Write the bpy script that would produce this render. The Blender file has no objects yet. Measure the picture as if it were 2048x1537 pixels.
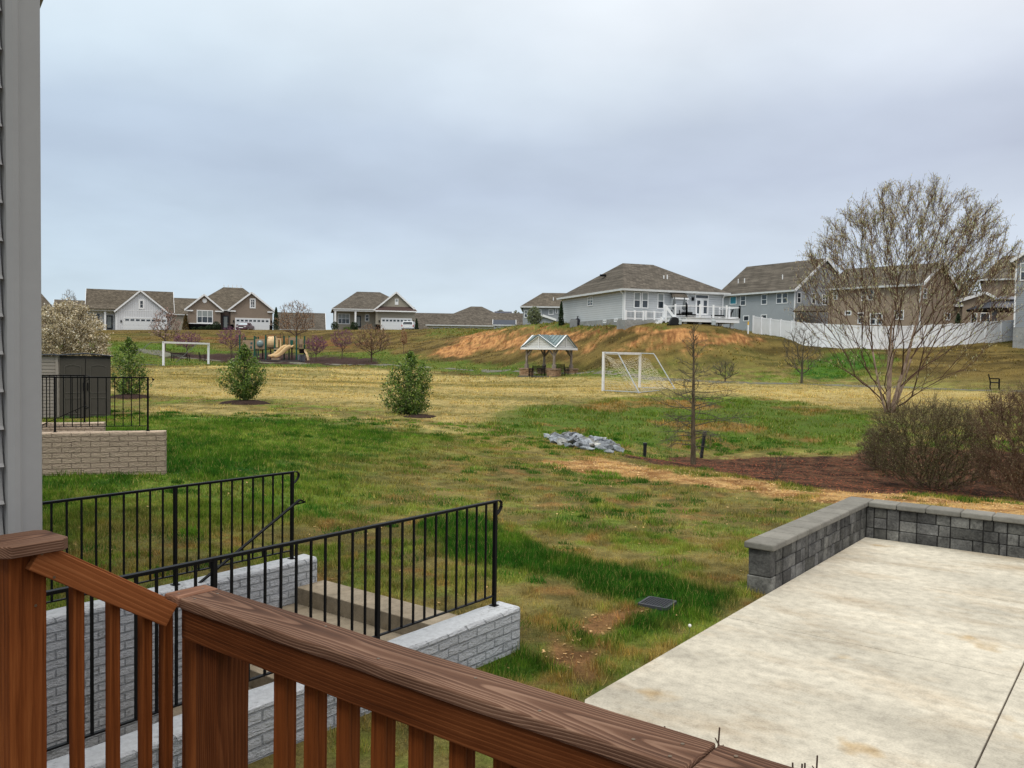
import bpy, math, random
import numpy as np
from mathutils import Vector, Matrix, Euler
S = bpy.context.scene
R = math.radians
random.seed(7)
# ---------------------------------------------------------------- camera
F = 1690.0; PIT = R(1.93); ROL = R(0.8); CAMZ = 2.7
_cp, _sp, _cr, _sr = math.cos(PIT), math.sin(PIT), math.cos(ROL), math.sin(ROL)
FW = Vector((0, _cp, -_sp)); _r0 = Vector((1, 0, 0)); _u0 = Vector((0, _sp, _cp))
RT = _r0 * _cr + _u0 * _sr; UP = _u0 * _cr - _r0 * _sr
camd = bpy.data.cameras.new('camera'); cam = bpy.data.objects.new('camera', camd); S.collection.objects.link(cam)
cam.matrix_world = Matrix(((RT.x, UP.x, -FW.x, 0), (RT.y, UP.y, -FW.y, 0), (RT.z, UP.z, -FW.z, CAMZ), (0, 0, 0, 1)))
camd.sensor_width = 36; camd.lens = 36 * F / 2048; camd.clip_start = 0.05; camd.clip_end = 4000
S.camera = cam
S.render.resolution_x = 1024; S.render.resolution_y = 768
# ---------------------------------------------------------------- world and sun
SUN_EL, SUN_ROT = R(58), R(205)
W = bpy.data.worlds.new('World'); S.world = W; W.use_nodes = True
nt = W.node_tree; nt.nodes.clear()
def wn(t, **k):
    n = nt.nodes.new(t)
    for a, b in k.items(): setattr(n, a, b)
    return n
def wl(a, b): nt.links.new(a, b)
out = wn('ShaderNodeOutputWorld'); mixs = wn('ShaderNodeMixShader'); mixs.inputs[0].default_value = 0.88
sky = wn('ShaderNodeTexSky', sky_type='NISHITA', sun_disc=False); sky.sun_elevation = SUN_EL; sky.sun_rotation = SUN_ROT
b1 = wn('ShaderNodeBackground'); b1.inputs[1].default_value = 0.1; wl(sky.outputs[0], b1.inputs[0])
b2 = wn('ShaderNodeBackground'); b2.inputs[1].default_value = 1.0
tc = wn('ShaderNodeTexCoord'); sx = wn('ShaderNodeSeparateXYZ'); wl(tc.outputs['Generated'], sx.inputs[0])
def wm(op, a, b=None, c=None):
    n = wn('ShaderNodeMath', operation=op)
    for i, v in enumerate((a, b, c)):
        if v is None: continue
        if isinstance(v, (int, float)): n.inputs[i].default_value = v
        else: wl(v, n.inputs[i])
    return n.outputs[0]
den = wm('ADD', wm('MAXIMUM', sx.outputs[2], 0.0), 0.22)
cx = wm('DIVIDE', sx.outputs[0], den); cy = wm('DIVIDE', sx.outputs[1], den)
cb = wn('ShaderNodeCombineXYZ'); wl(cx, cb.inputs[0]); wl(cy, cb.inputs[1])
n1 = wn('ShaderNodeTexNoise'); n1.inputs['Scale'].default_value = 0.75; n1.inputs['Detail'].default_value = 5; n1.inputs['Roughness'].default_value = 0.5; wl(cb.outputs[0], n1.inputs['Vector'])
n1.inputs['Distortion'].default_value = 0.3
zz = wm('ADD', sx.outputs[2], wm('MULTIPLY', wm('SUBTRACT', n1.outputs[0], 0.5), 0.22))
rp = wn('ShaderNodeValToRGB'); wl(zz, rp.inputs[0]); cr = rp.color_ramp
def stops(cr, L):
    while len(cr.elements) > 1: cr.elements.remove(cr.elements[-1])
    cr.elements[0].position = L[0][0]; cr.elements[0].color = (*L[0][1], 1)
    for p, c in L[1:]:
        e = cr.elements.new(p); e.color = (*c, 1)
stops(cr, [(0.0, (.57, .65, .73)), (0.06, (.575, .66, .745)), (0.12, (.56, .64, .74)), (0.19, (.48, .545, .655)),
           (0.25, (.52, .59, .695)), (0.32, (.68, .755, .83)), (0.42, (.84, .89, .93)), (0.7, (1.35, 1.32, 1.26)), (1.0, (1.9, 1.82, 1.68))])
n2 = wn('ShaderNodeTexNoise'); n2.inputs['Scale'].default_value = 1.9; n2.inputs['Detail'].default_value = 6; wl(cb.outputs[0], n2.inputs['Vector'])
fac = wm('ADD', wm('MULTIPLY', n2.outputs[0], 0.34), 0.83)
mx = wn('ShaderNodeVectorMath', operation='SCALE'); wl(rp.outputs[0], mx.inputs[0]); wl(fac, mx.inputs['Scale'])
# the east side of the overcast is faintly warmer
cmb = wn('ShaderNodeCombineXYZ'); 
wl(wm('ADD', wm('MULTIPLY', sx.outputs[0], 0.10), 1.0), cmb.inputs[0]); cmb.inputs[1].default_value = 1.0; wl(wm('ADD', wm('MULTIPLY', sx.outputs[0], -0.02), 1.0), cmb.inputs[2])
mm = wn('ShaderNodeVectorMath', operation='MULTIPLY'); wl(mx.outputs[0], mm.inputs[0]); wl(cmb.outputs[0], mm.inputs[1])
wl(mm.outputs[0], b2.inputs[0])
wl(b1.outputs[0], mixs.inputs[1]); wl(b2.outputs[0], mixs.inputs[2]); wl(mixs.outputs[0], out.inputs[0])
sd = bpy.data.lights.new('sun', 'SUN'); sd.energy = 1.3; sd.angle = R(18); sd.color = (1, .95, .86)
so = bpy.data.objects.new('sun', sd); S.collection.objects.link(so)
so.rotation_euler = (R(90) - SUN_EL, 0, R(-25))   # light from behind-left and above
S.view_settings.view_transform = 'Standard'; S.view_settings.look = 'None'; S.view_settings.exposure = 0.2; S.view_settings.gamma = 1
S.render.engine = 'CYCLES'

# ---------------------------------------------------------------- helpers
def ray(px, py): return FW + RT * ((px - 1024) / F) - UP * ((py - 768.5) / F)
def at(px, py, Y):
    d = ray(px, py); t = Y / d.y
    return Vector((d.x * t, Y, CAMZ + d.z * t))
def on_z(px, py, z):
    d = ray(px, py); t = (z - CAMZ) / d.z
    return Vector((d.x * t, d.y * t, z))
def srgb(r, g, b):
    f = lambda c: (c / 255 / 12.92) if c / 255 <= .04045 else ((c / 255 + .055) / 1.055) ** 2.4
    return (f(r), f(g), f(b))
COL = S.collection
class MB:
    """collects shapes into one mesh"""
    def __init__(s): s.v = []; s.f = []; s.c = []
    def add(s, vs, fs, col=None):
        o = len(s.v); s.v += [tuple(p) for p in vs]; s.f += [[o + i for i in f] for f in fs]
        if col is not None:
            while len(s.c) < o: s.c.append((1, 1, 1))
            s.c += [col] * len(vs)
    def box(s, x0, x1, y0, y1, z0, z1, M=None, col=None):
        vs = [Vector((x, y, z)) for x in (x0, x1) for y in (y0, y1) for z in (z0, z1)]
        if M is not None: vs = [M @ v for v in vs]
        s.add(vs, [(0, 1, 3, 2), (4, 6, 7, 5), (0, 4, 5, 1), (2, 3, 7, 6), (0, 2, 6, 4), (1, 5, 7, 3)], col)
    def bar(s, p, q, w, h=None, up=Vector((0, 0, 1)), col=None):
        p, q = Vector(p), Vector(q); d = (q - p).normalized(); h = h or w
        if abs(d.dot(up)) > .99: up = Vector((0, 1, 0))
        a = d.cross(up).normalized() * w / 2; b = a.cross(d).normalized() * h / 2
        vs = [e + sa * a + sb * b for e in (p, q) for sa, sb in ((-1, -1), (1, -1), (1, 1), (-1, 1))]
        s.add(vs, [(0, 1, 2, 3), (7, 6, 5, 4), (0, 4, 5, 1), (1, 5, 6, 2), (2, 6, 7, 3), (3, 7, 4, 0)], col)
    def tube(s, pts, rs, n=6, caps=True, col=None):
        pts = [Vector(p) for p in pts]; k = len(pts)
        if isinstance(rs, (int, float)): rs = [rs] * k
        vs = []; ref = None
        for i in range(k):
            d = (pts[min(i + 1, k - 1)] - pts[max(i - 1, 0)])
            d = d.normalized() if d.length > 1e-9 else Vector((0, 0, 1))
            if ref is None:
                ref = Vector((0, 0, 1)) if abs(d.z) < .9 else Vector((1, 0, 0))
            a = d.cross(ref)
            if a.length < 1e-4: a = d.cross(Vector((0, 1, .3)))
            a.normalize(); b = d.cross(a); ref = -b if False else ref
            for j in range(n):
                t = 2 * math.pi * j / n
                vs.append(pts[i] + (a * math.cos(t) + b * math.sin(t)) * rs[i])
        fs = [(i * n + j, i * n + (j + 1) % n, (i + 1) * n + (j + 1) % n, (i + 1) * n + j) for i in range(k - 1) for j in range(n)]
        if caps: fs += [tuple(range(n))[::-1], tuple((k - 1) * n + j for j in range(n))]
        s.add(vs, fs, col)
    def prism(s, poly, dvec, col=None):
        n = len(poly); d = Vector(dvec); vs = [Vector(p) for p in poly] + [Vector(p) + d for p in poly]
        s.add(vs, [tuple(range(n))[::-1], tuple(range(n, 2 * n))] + [(i, (i + 1) % n, n + (i + 1) % n, n + i) for i in range(n)], col)
    def slab(s, poly, th, col=None):
        """polygon given thickness th downward along its normal"""
        p = [Vector(q) for q in poly]; n = (p[1] - p[0]).cross(p[2] - p[0]).normalized()
        if n.z < 0: n = -n
        s.prism(p, -n * th, col)
    def build(s, name, mat, parent=None, smooth=False, bevel=0, loc=None):
        me = bpy.data.meshes.new(name); me.from_pydata(s.v, [], s.f); me.update()
        if s.c:
            while len(s.c) < len(s.v): s.c.append((1, 1, 1))
            at_ = me.attributes.new('tint', 'FLOAT_COLOR', 'POINT')
            at_.data.foreach_set('color', np.array([(*c, 1) for c in s.c], dtype=np.float32).ravel())
        if smooth: me.polygons.foreach_set('use_smooth', [True] * len(me.polygons))
        o = bpy.data.objects.new(name, me); COL.objects.link(o)
        if mat: me.materials.append(mat)
        if parent is not None: o.parent = parent
        if loc is not None: o.location = loc
        if bevel:
            m = o.modifiers.new('b', 'BEVEL'); m.width = bevel; m.segments = 2; m.limit_method = 'ANGLE'
        return o
def mesh_np(name, V, k, mat, parent=None, tint=None):
    """V: (n*k,3) verts, every k consecutive verts one face"""
    V = np.asarray(V, dtype=np.float32).reshape(-1, 3); n = len(V) // k
    me = bpy.data.meshes.new(name); me.vertices.add(len(V)); me.vertices.foreach_set('co', V.ravel())
    me.loops.add(len(V)); me.loops.foreach_set('vertex_index', np.arange(len(V), dtype=np.int32))
    me.polygons.add(n); me.polygons.foreach_set('loop_start', np.arange(0, n * k, k, dtype=np.int32))
    me.update(calc_edges=True)
    if tint is not None:
        a = me.attributes.new('tint', 'FLOAT_COLOR', 'POINT')
        t = np.ones((len(V), 4), dtype=np.float32); t[:, :3] = np.repeat(tint, k, axis=0) if len(tint) != len(V) else tint
        a.data.foreach_set('color', t.ravel())
    o = bpy.data.objects.new(name, me); COL.objects.link(o); me.materials.append(mat)
    if parent is not None: o.parent = parent
    return o
def tag(o, label=None, cat=None, group=None, kind=None):
    for k_, v in (('label', label), ('category', cat), ('group', group), ('kind', kind)):
        if v: o[k_] = v
    return o
def thing(name, label, cat, loc=(0, 0, 0), rz=0, group=None):
    o = bpy.data.objects.new(name, None); COL.objects.link(o); o.location = loc; o.rotation_euler = (0, 0, rz)
    o.empty_display_size = .2
    return tag(o, label, cat, group)
def copy_tree(o, parent=None):
    c = o.copy(); COL.objects.link(c)
    if parent is not None: c.parent = parent
    for ch in [q for q in bpy.data.objects if q.parent == o]: copy_tree(ch, c)
    return c
# ---------------------------------------------------------------- noise
def vnoise(x, y, seed=0):
    x = np.asarray(x, float); y = np.asarray(y, float)
    xi = np.floor(x).astype(np.int64); yi = np.floor(y).astype(np.int64); fx = x - xi; fy = y - yi
    def h(a, b):
        n = (a * 374761393 + b * 668265263 + seed * 982451653) & 0x7fffffff
        n = ((n ^ (n >> 13)) * 1274126177) & 0x7fffffff
        n = n ^ (n >> 16)
        return (n & 0xffff) / 65535.0
    fx = fx * fx * (3 - 2 * fx); fy = fy * fy * (3 - 2 * fy)
    return (h(xi, yi) * (1 - fx) + h(xi + 1, yi) * fx) * (1 - fy) + (h(xi, yi + 1) * (1 - fx) + h(xi + 1, yi + 1) * fx) * fy
def fbm(x, y, sc=1.0, oct=4, seed=0):
    s = 0; a = .5; t = 0
    for i in range(oct):
        s = s + a * vnoise(np.asarray(x) * sc, np.asarray(y) * sc, seed + i * 17); t += a; a *= .5; sc *= 2.03
    return s / t
def sst(a, b, x): 
    t = np.clip((x - a) / (b - a), 0, 1); return t * t * (3 - 2 * t)
# ---------------------------------------------------------------- materials
MATS = {}
class NB:
    def __init__(s, name):
        s.m = bpy.data.materials.new(name); s.m.use_nodes = True; s.t = s.m.node_tree; s.t.nodes.clear()
        s.out = s.n('ShaderNodeOutputMaterial'); s.p = s.n('ShaderNodeBsdfPrincipled'); s.l(s.p.outputs[0], s.out.inputs[0])
        s.tc = s.n('ShaderNodeTexCoord'); s.obj = s.tc.outputs['Object']
    def n(s, t, **k):
        n = s.t.nodes.new(t)
        for a, b in k.items(): setattr(n, a, b)
        return n
    def l(s, a, b): s.t.links.new(a, b)
    def set(s, inp, v):
        if isinstance(v, (int, float, tuple)): inp.default_value = v if not (isinstance(v, tuple) and len(v) == 3 and len(inp.default_value) == 4) else (*v, 1)
        else: s.l(v, inp)
    def math(s, op, a, b=None, c=None, clamp=False):
        n = s.n('ShaderNodeMath', operation=op); n.use_clamp = clamp
        for i, v in enumerate((a, b, c)):
            if v is not None: s.set(n.inputs[i], v)
        return n.outputs[0]
    def mapv(s, scale=(1, 1, 1), rot=(0, 0, 0), loc=(0, 0, 0), v=None):
        n = s.n('ShaderNodeMapping'); n.inputs['Scale'].default_value = scale; n.inputs['Rotation'].default_value = rot; n.inputs['Location'].default_value = loc
        s.l(v or s.obj, n.inputs[0]); return n.outputs[0]
    def noise(s, sc, det=4, rough=.55, v=None, dist=0):
        n = s.n('ShaderNodeTexNoise'); n.inputs['Scale'].default_value = sc; n.inputs['Detail'].default_value = det; n.inputs['Roughness'].default_value = rough
        n.inputs['Distortion'].default_value = dist
        s.l(v or s.obj, n.inputs['Vector']); return n.outputs[0]
    def ramp(s, fac, L):
        n = s.n('ShaderNodeValToRGB'); s.l(fac, n.inputs[0]); stops(n.color_ramp, L); return n.outputs[0]
    def mix(s, f, a, b, mode='MIX'):
        n = s.n('ShaderNodeMix', data_type='RGBA', blend_type=mode); s.set(n.inputs[0], f); s.set(n.inputs[6], a); s.set(n.inputs[7], b); return n.outputs[2]
    def bump(s, h, strength=.5, dist=.01, prev=None):
        n = s.n('ShaderNodeBump'); n.inputs['Strength'].default_value = strength; n.inputs['Distance'].default_value = dist; s.l(h, n.inputs['Height'])
        if prev is not None: s.l(prev, n.inputs['Normal'])
        return n.outputs[0]
    def fin(s, col=None, rough=.8, normal=None, metal=0, spec=.3):
        if col is not None: s.set(s.p.inputs['Base Color'], col)
        s.set(s.p.inputs['Roughness'], rough); s.p.inputs['Metallic'].default_value = metal
        s.p.inputs['Specular IOR Level'].default_value = spec
        if normal is not None: s.l(normal, s.p.inputs['Normal'])
        return s.m
def c3(c, k): return (c[0] * k, c[1] * k, c[2] * k)
def paint(name, col, rough=.6, var=.12, sc=3.0, bump=.1, metal=0, spec=.3):
    """worn paint / plastic / metal: base colour with soft grime and fine roughness"""
    if name in MATS: return MATS[name]
    b = NB(name); n = b.noise(sc, 5); n2 = b.noise(sc * 14, 3)
    f = b.math('ADD', b.math('MULTIPLY', n, .75), b.math('MULTIPLY', n2, .25))
    col_ = b.ramp(f, [(.3, c3(col, 1 - var)), (.7, c3(col, 1 + var * .6))])
    MATS[name] = b.fin(col_, b.math('ADD', b.math('MULTIPLY', n2, .2), rough - .1), b.bump(n2, bump, .002), metal, spec)
    return MATS[name]
def siding(name, col, lap=.12, var=.08):
    if name in MATS: return MATS[name]
    b = NB(name); s = b.n('ShaderNodeSeparateXYZ'); b.l(b.obj, s.inputs[0])
    fr = b.math('FRACT', b.math('DIVIDE', s.outputs[2], lap))
    line = b.ramp(fr, [(0.0, (.35,) * 3), (.08, (.72,) * 3), (.2, (1,) * 3), (1, (.96,) * 3)])
    n = b.noise(.6, 5); n3 = b.noise(9, 3, v=b.mapv((.3, .3, 3)))
    base = b.ramp(b.math('ADD', b.math('MULTIPLY', n, .7), b.math('MULTIPLY', n3, .3)), [(.3, c3(col, 1 - var)), (.7, c3(col, 1 + var * .5))])
    MATS[name] = b.fin(b.mix(1.0, base, line, 'MULTIPLY'), .65, b.bump(fr, .6, .02)); return MATS[name]
def shingles(name, col, sc=1.0):
    if name in MATS: return MATS[name]
    b = NB(name); s = b.n('ShaderNodeSeparateXYZ'); b.l(b.obj, s.inputs[0])
    cv = b.n('ShaderNodeCombineXYZ'); b.l(b.math('ADD', s.outputs[0], b.math('MULTIPLY', s.outputs[1], .37)), cv.inputs[0]); b.l(b.math('MULTIPLY', s.outputs[2], 1.6), cv.inputs[1])
    br = b.n('ShaderNodeTexBrick'); b.l(cv.outputs[0], br.inputs['Vector'])
    br.inputs['Scale'].default_value = 1.0; br.inputs['Brick Width'].default_value = .34; br.inputs['Row Height'].default_value = .22
    br.inputs['Mortar Size'].default_value = .012; br.inputs['Color1'].default_value = (*c3(col, .72), 1); br.inputs['Color2'].default_value = (*c3(col, 1.3), 1); br.inputs['Mortar'].default_value = (*c3(col, .45), 1)
    n = b.noise(2.2, 5, v=b.mapv((.45, .45, 1.6))); n2 = b.noise(20, 3)
    k = b.ramp(b.math('ADD', b.math('MULTIPLY', n, .6), b.math('MULTIPLY', n2, .4)), [(.32, (.68,) * 3), (.68, (1.32,) * 3)])
    MATS[name] = b.fin(b.mix(1.0, br.outputs[0], k, 'MULTIPLY'), .95, b.bump(b.math('ADD', br.outputs['Fac'], n2), .3, .01), spec=.1); return MATS[name]
def tintmat(name, mul=(1, 1, 1), rough=.7, trans=.0, spec=.2, nsc=6.0):
    if name in MATS: return MATS[name]
    b = NB(name); a = b.n('ShaderNodeAttribute', attribute_name='tint'); n = b.noise(nsc, 4)
    k = b.ramp(n, [(.3, c3(mul, .82)), (.7, c3(mul, 1.15))])
    c = b.mix(1.0, a.outputs['Color'], k, 'MULTIPLY')
    b.fin(c, rough, spec=spec)
    if trans:
        tr = b.n('ShaderNodeBsdfTranslucent'); b.l(c, tr.inputs[0]); ms = b.n('ShaderNodeMixShader'); ms.inputs[0].default_value = trans
        b.l(b.p.outputs[0], ms.inputs[1]); b.l(tr.outputs[0], ms.inputs[2]); b.l(ms.outputs[0], b.out.inputs[0])
    MATS[name] = b.m; return b.m
def bark(name, c1, c2, sc=8):
    if name in MATS: return MATS[name]
    b = NB(name); n = b.noise(sc, 5, v=b.mapv((1, 1, .35)), dist=.6); n2 = b.noise(sc * 5, 3)
    MATS[name] = b.fin(b.ramp(b.math('ADD', b.math('MULTIPLY', n, .7), b.math('MULTIPLY', n2, .3)), [(.35, c1), (.65, c2)]), .9, b.bump(n, .6, .02), spec=.15); return MATS[name]
def glass(name='window_glass', col=(.03, .04, .05), rough=.12):
    if name in MATS: return MATS[name]
    b = NB(name); n = b.noise(1.3, 3)
    MATS[name] = b.fin(b.ramp(n, [(.35, c3(col, .6)), (.7, c3(col, 1.8))]), rough, b.bump(n, .15, .02), spec=.6); return MATS[name]
def wood(name, dark, mid, light, freq=26, RW=.16):
    """stained softwood: growth rings cut along local x, knots, weathering"""
    if name in MATS: return MATS[name]
    b = NB(name)
    warp = b.noise(2.4, 2, v=b.mapv((.35, 1.0, 1.0)))
    s = b.n('ShaderNodeSeparateXYZ'); b.l(b.obj, s.inputs[0])
    wx = b.math('MULTIPLY', b.math('SUBTRACT', warp, .5), .09)
    yy = b.math('ADD', s.outputs[1], wx); z_ = b.math('ADD', b.math('ADD', s.outputs[2], .055), b.math('MULTIPLY', b.math('SINE', b.math('MULTIPLY', s.outputs[0], 1.7)), .016))
    rad = b.math('SQRT', b.math('ADD', b.math('MULTIPLY', yy, yy), b.math('MULTIPLY', z_, z_)))
    fine = b.noise(40, 3, v=b.mapv((.07, 1, 1)))
    rg = b.math('FRACT', b.math('ADD', b.math('MULTIPLY', rad, freq * 6), b.math('MULTIPLY', fine, .55)))
    ring = b.ramp(rg, [(0, (0, 0, 0)), (.45, (.35,) * 3), (.78, (1,) * 3), (.9, (.85,) * 3), (1, (0,) * 3)])
    streak = b.math('ADD', b.math('MULTIPLY', b.noise(190, 4, .7, v=b.mapv((.02, 1, 1))), .55), b.math('MULTIPLY', b.noise(45, 5, .65, v=b.mapv((.04, 1, 1))), .45))
    blot = b.noise(2.2, 4, v=b.mapv((.5, 1, 1)))
    f = b.math('ADD', b.math('ADD', b.math('MULTIPLY', ring, RW), b.math('MULTIPLY', streak, .84 - RW)), b.math('MULTIPLY', b.math('SUBTRACT', blot, .5), .55))
    col = b.ramp(f, [(.24, dark), (.44, mid), (.70, light)])
    vo = b.n('ShaderNodeTexVoronoi'); vo.inputs['Scale'].default_value = 1.5; b.l(b.mapv((.9, 3.2, 3.2)), vo.inputs['Vector'])
    kn = b.ramp(vo.outputs['Distance'], [(.03, (.30, .22, .18)), (.075, (1, 1, 1))])
    col = b.mix(1.0, col, kn, 'MULTIPLY')
    MATS[name] = b.fin(col, b.math('ADD', b.math('MULTIPLY', streak, .3), .58), b.bump(b.math('ADD', b.math('MULTIPLY', ring, .4), streak), .8, .0022), spec=.10); return MATS[name]
def brickwall(name, col, mortar, stain, bw=.30, rh=.085):
    """painted brick-form concrete on vertical faces, smooth worn top"""
    if name in MATS: return MATS[name]
    b = NB(name); s = b.n('ShaderNodeSeparateXYZ'); b.l(b.obj, s.inputs[0])
    cv = b.n('ShaderNodeCombineXYZ'); b.l(b.math('ADD', s.outputs[0], s.outputs[1]), cv.inputs[0]); b.l(s.outputs[2], cv.inputs[1])
    wob = b.noise(5, 2); vv = b.n('ShaderNodeVectorMath', operation='ADD'); b.l(cv.outputs[0], vv.inputs[0])
    w2 = b.n('ShaderNodeVectorMath', operation='SCALE'); w2.inputs['Scale'].default_value = .012
    wn_ = b.n('ShaderNodeTexNoise'); wn_.inputs['Scale'].default_value = 6; b.l(b.obj, wn_.inputs['Vector']); b.l(wn_.outputs['Color'], w2.inputs[0]); b.l(w2.outputs[0], vv.inputs[1])
    br = b.n('ShaderNodeTexBrick'); b.l(vv.outputs[0], br.inputs['Vector']); br.inputs['Scale'].default_value = 1.0
    br.inputs['Brick Width'].default_value = bw; br.inputs['Row Height'].default_value = rh; br.inputs['Mortar Size'].default_value = .009; br.inputs['Mortar Smooth'].default_value = .4
    br.inputs['Color1'].default_value = (*c3(col, .92), 1); br.inputs['Color2'].default_value = (*c3(col, 1.05), 1); br.inputs['Mortar'].default_value = (*mortar, 1)
    g = b.n('ShaderNodeNewGeometry'); gs = b.n('ShaderNodeSeparateXYZ'); b.l(g.outputs['Normal'], gs.inputs[0])
    topf = b.ramp(gs.outputs[2], [(.6, (0,) * 3), (.9, (1,) * 3)])
    n = b.noise(3, 6, .65); n2 = b.noise(22, 5, .7, v=b.mapv((1, 1, 2.2))); n3 = b.noise(60, 3)
    c = b.mix(topf, br.outputs[0], col)
    st = b.ramp(b.math('ADD', b.math('MULTIPLY', n, .6), b.math('MULTIPLY', n2, .4)), [(.36, (1,) * 3), (.44, (0,) * 3)])
    c = b.mix(b.math('MULTIPLY', st, .65), c, stain)
    c = b.mix(1.0, c, b.ramp(n2, [(.3, (.8,) * 3), (.7, (1.1,) * 3)]), 'MULTIPLY')
    side = b.math('SUBTRACT', 1.0, topf)
    n5 = b.noise(11, 5, .65, v=b.mapv((1, 1, 2.6)), dist=.8); hgt = b.math('ADD', b.math('MULTIPLY', b.math('SUBTRACT', 1.0, br.outputs['Fac']), b.math('MULTIPLY', side, .8)), b.math('MULTIPLY', b.math('ADD', n2, b.math('MULTIPLY', n5, 1.6)), b.math('ADD', b.math('MULTIPLY', side, .9), .06)))
    MATS[name] = b.fin(c, .85, b.bump(n3, .2, .003, b.bump(hgt, 1.0, .022)), spec=.15); return MATS[name]
def concrete(name, col, warm, sc=.8, joints=None):
    if name in MATS: return MATS[name]
    b = NB(name); n = b.noise(sc, 6, .6, v=b.mapv((.45, 1.2, 1)), dist=.4); n2 = b.noise(sc * 2.3, 5, .6, v=b.mapv((.4, 1, 1), loc=(7, 3, 1))); n3 = b.noise(55, 4, .7); n4 = b.noise(9, 4)
    c = b.ramp(n, [(.3, c3(col, .74)), (.5, col), (.66, c3(col, 1.2))])
    c = b.mix(b.ramp(n2, [(.5, (0,) * 3), (.75, (.75,) * 3)]), c, warm)
    spot = b.ramp(b.noise(1.6, 3, .5, v=b.mapv((1, 1, 1), loc=(3, 9, 2))), [(.66, (0,) * 3), (.78, (.8,) * 3)])
    c = b.mix(spot, c, c3((warm[0] * 1.1, warm[1] * .95, warm[2] * .6), 1.0))
    c = b.mix(1.0, c, b.ramp(b.math('ADD', b.math('MULTIPLY', n3, .5), b.math('MULTIPLY', n4, .5)), [(.38, (.76,) * 3), (.5, (.98,) * 3), (.62, (1.16,) * 3)]), 'MULTIPLY')
    MATS[name] = b.fin(c, .85, b.bump(b.math('ADD', n4, n3), .6, .005), spec=.12); return MATS[name]
def stone(name, cols, sc=3):
    if name in MATS: return MATS[name]
    b = NB(name); n = b.noise(sc, 6, .65); n2 = b.noise(sc * 9, 4, .7); oi = b.n('ShaderNodeObjectInfo'); a = b.n('ShaderNodeAttribute', attribute_name='tint')
    c = b.ramp(b.math('ADD', b.math('MULTIPLY', n, .6), b.math('MULTIPLY', n2, .4)), [(.3 + .4 * i / (len(cols) - 1), q) for i, q in enumerate(cols)])
    c = b.mix(1.0, c, a.outputs['Color'], 'MULTIPLY')
    MATS[name] = b.fin(c, .9, b.bump(b.math('ADD', n, n2), .8, .012), spec=.15); return MATS[name]
M_BLACK = paint('black_metal', (.004, .004, .005), .5, .3, 8, .15, 0, .15)
M_WHITE = paint('white_vinyl', (.80, .815, .84), .45, .06, 1.5)
M_TRIM = paint('white_trim', (.76, .775, .79), .5, .06, 1.5)
M_GLASS = glass()
M_DARKWOODB = bark('dark_bark', (.035, .025, .02), (.11, .08, .06))
# ---------------------------------------------------------------- lot frame
TH = R(37.6)
U2 = Vector((math.sin(TH), math.cos(TH), 0)); U1 = Vector((-math.cos(TH), math.sin(TH), 0))
SW_O = Vector((.103, 7.58, 0))            # stairwell: outer end corner of its front wall
PT_O = Vector((5.44, 12.85, 0))           # patio: back left corner
U2N = Vector((.95, .31, 0)).normalized(); U1N = Vector((-U2N.y, U2N.x, 0))
NW_O = at(331, 862, 15.0); NW_O.z = 0     # neighbour's stairwell, same corner
# ---------------------------------------------------------------- terrain heights
CP = []
def cp(px, py, Y): v = at(px, py, Y); CP.append((v.x, v.y, v.z))
for q in [(0, -10, 0), (15, -10, -.05), (-15, -10, .2), (0, 3, 0), (8, 3, -.06), (15, 5, -.06), (-6, 3, .15), (-14, 5, .4), (2, 7, -.05), (-.3, 8, .05), (1.2, 7.2, -.02),
          (3, 9.6, -.06), (4.6, 12.2, -.06), (5, 13.8, -.05), (10, 12.5, -.06), (14, 10, -.06), (9, 8, -.06), (-2.6, 10, .17), (-1.2, 9.2, .14), (-5, 9, .3),
          (-40, 10, .6), (-40, 30, .7), (40, 5, -.1), (-25, 20, .5), (40, 20, -.2), (40, 40, .6),
          (-200, 150, 6.2), (-100, 160, 6), (0, 165, 6.1), (100, 130, 5.6), (200, 100, 5.5), (-300, 300, 7), (300, 300, 6.5), (0, 320, 6.8), (0, 900, 8), (-900, 900, 8), (900, 900, 8),
          (900, 0, 3), (-900, 0, 5), (0, -900, -3), (60, 60, 4.6), (75, 40, 2.5), (-90, 100, 3), (-90, 60, 1.8), (9, 82, 5.75), (18, 84, 5.75), (25, 95, 5.7), (36, 95, 5.2), (48, 88, 5.0), (45, 110, 5.4), (0, 110, 5.9), (10, 120, 6.0)]:
    CP.append(q)
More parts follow.
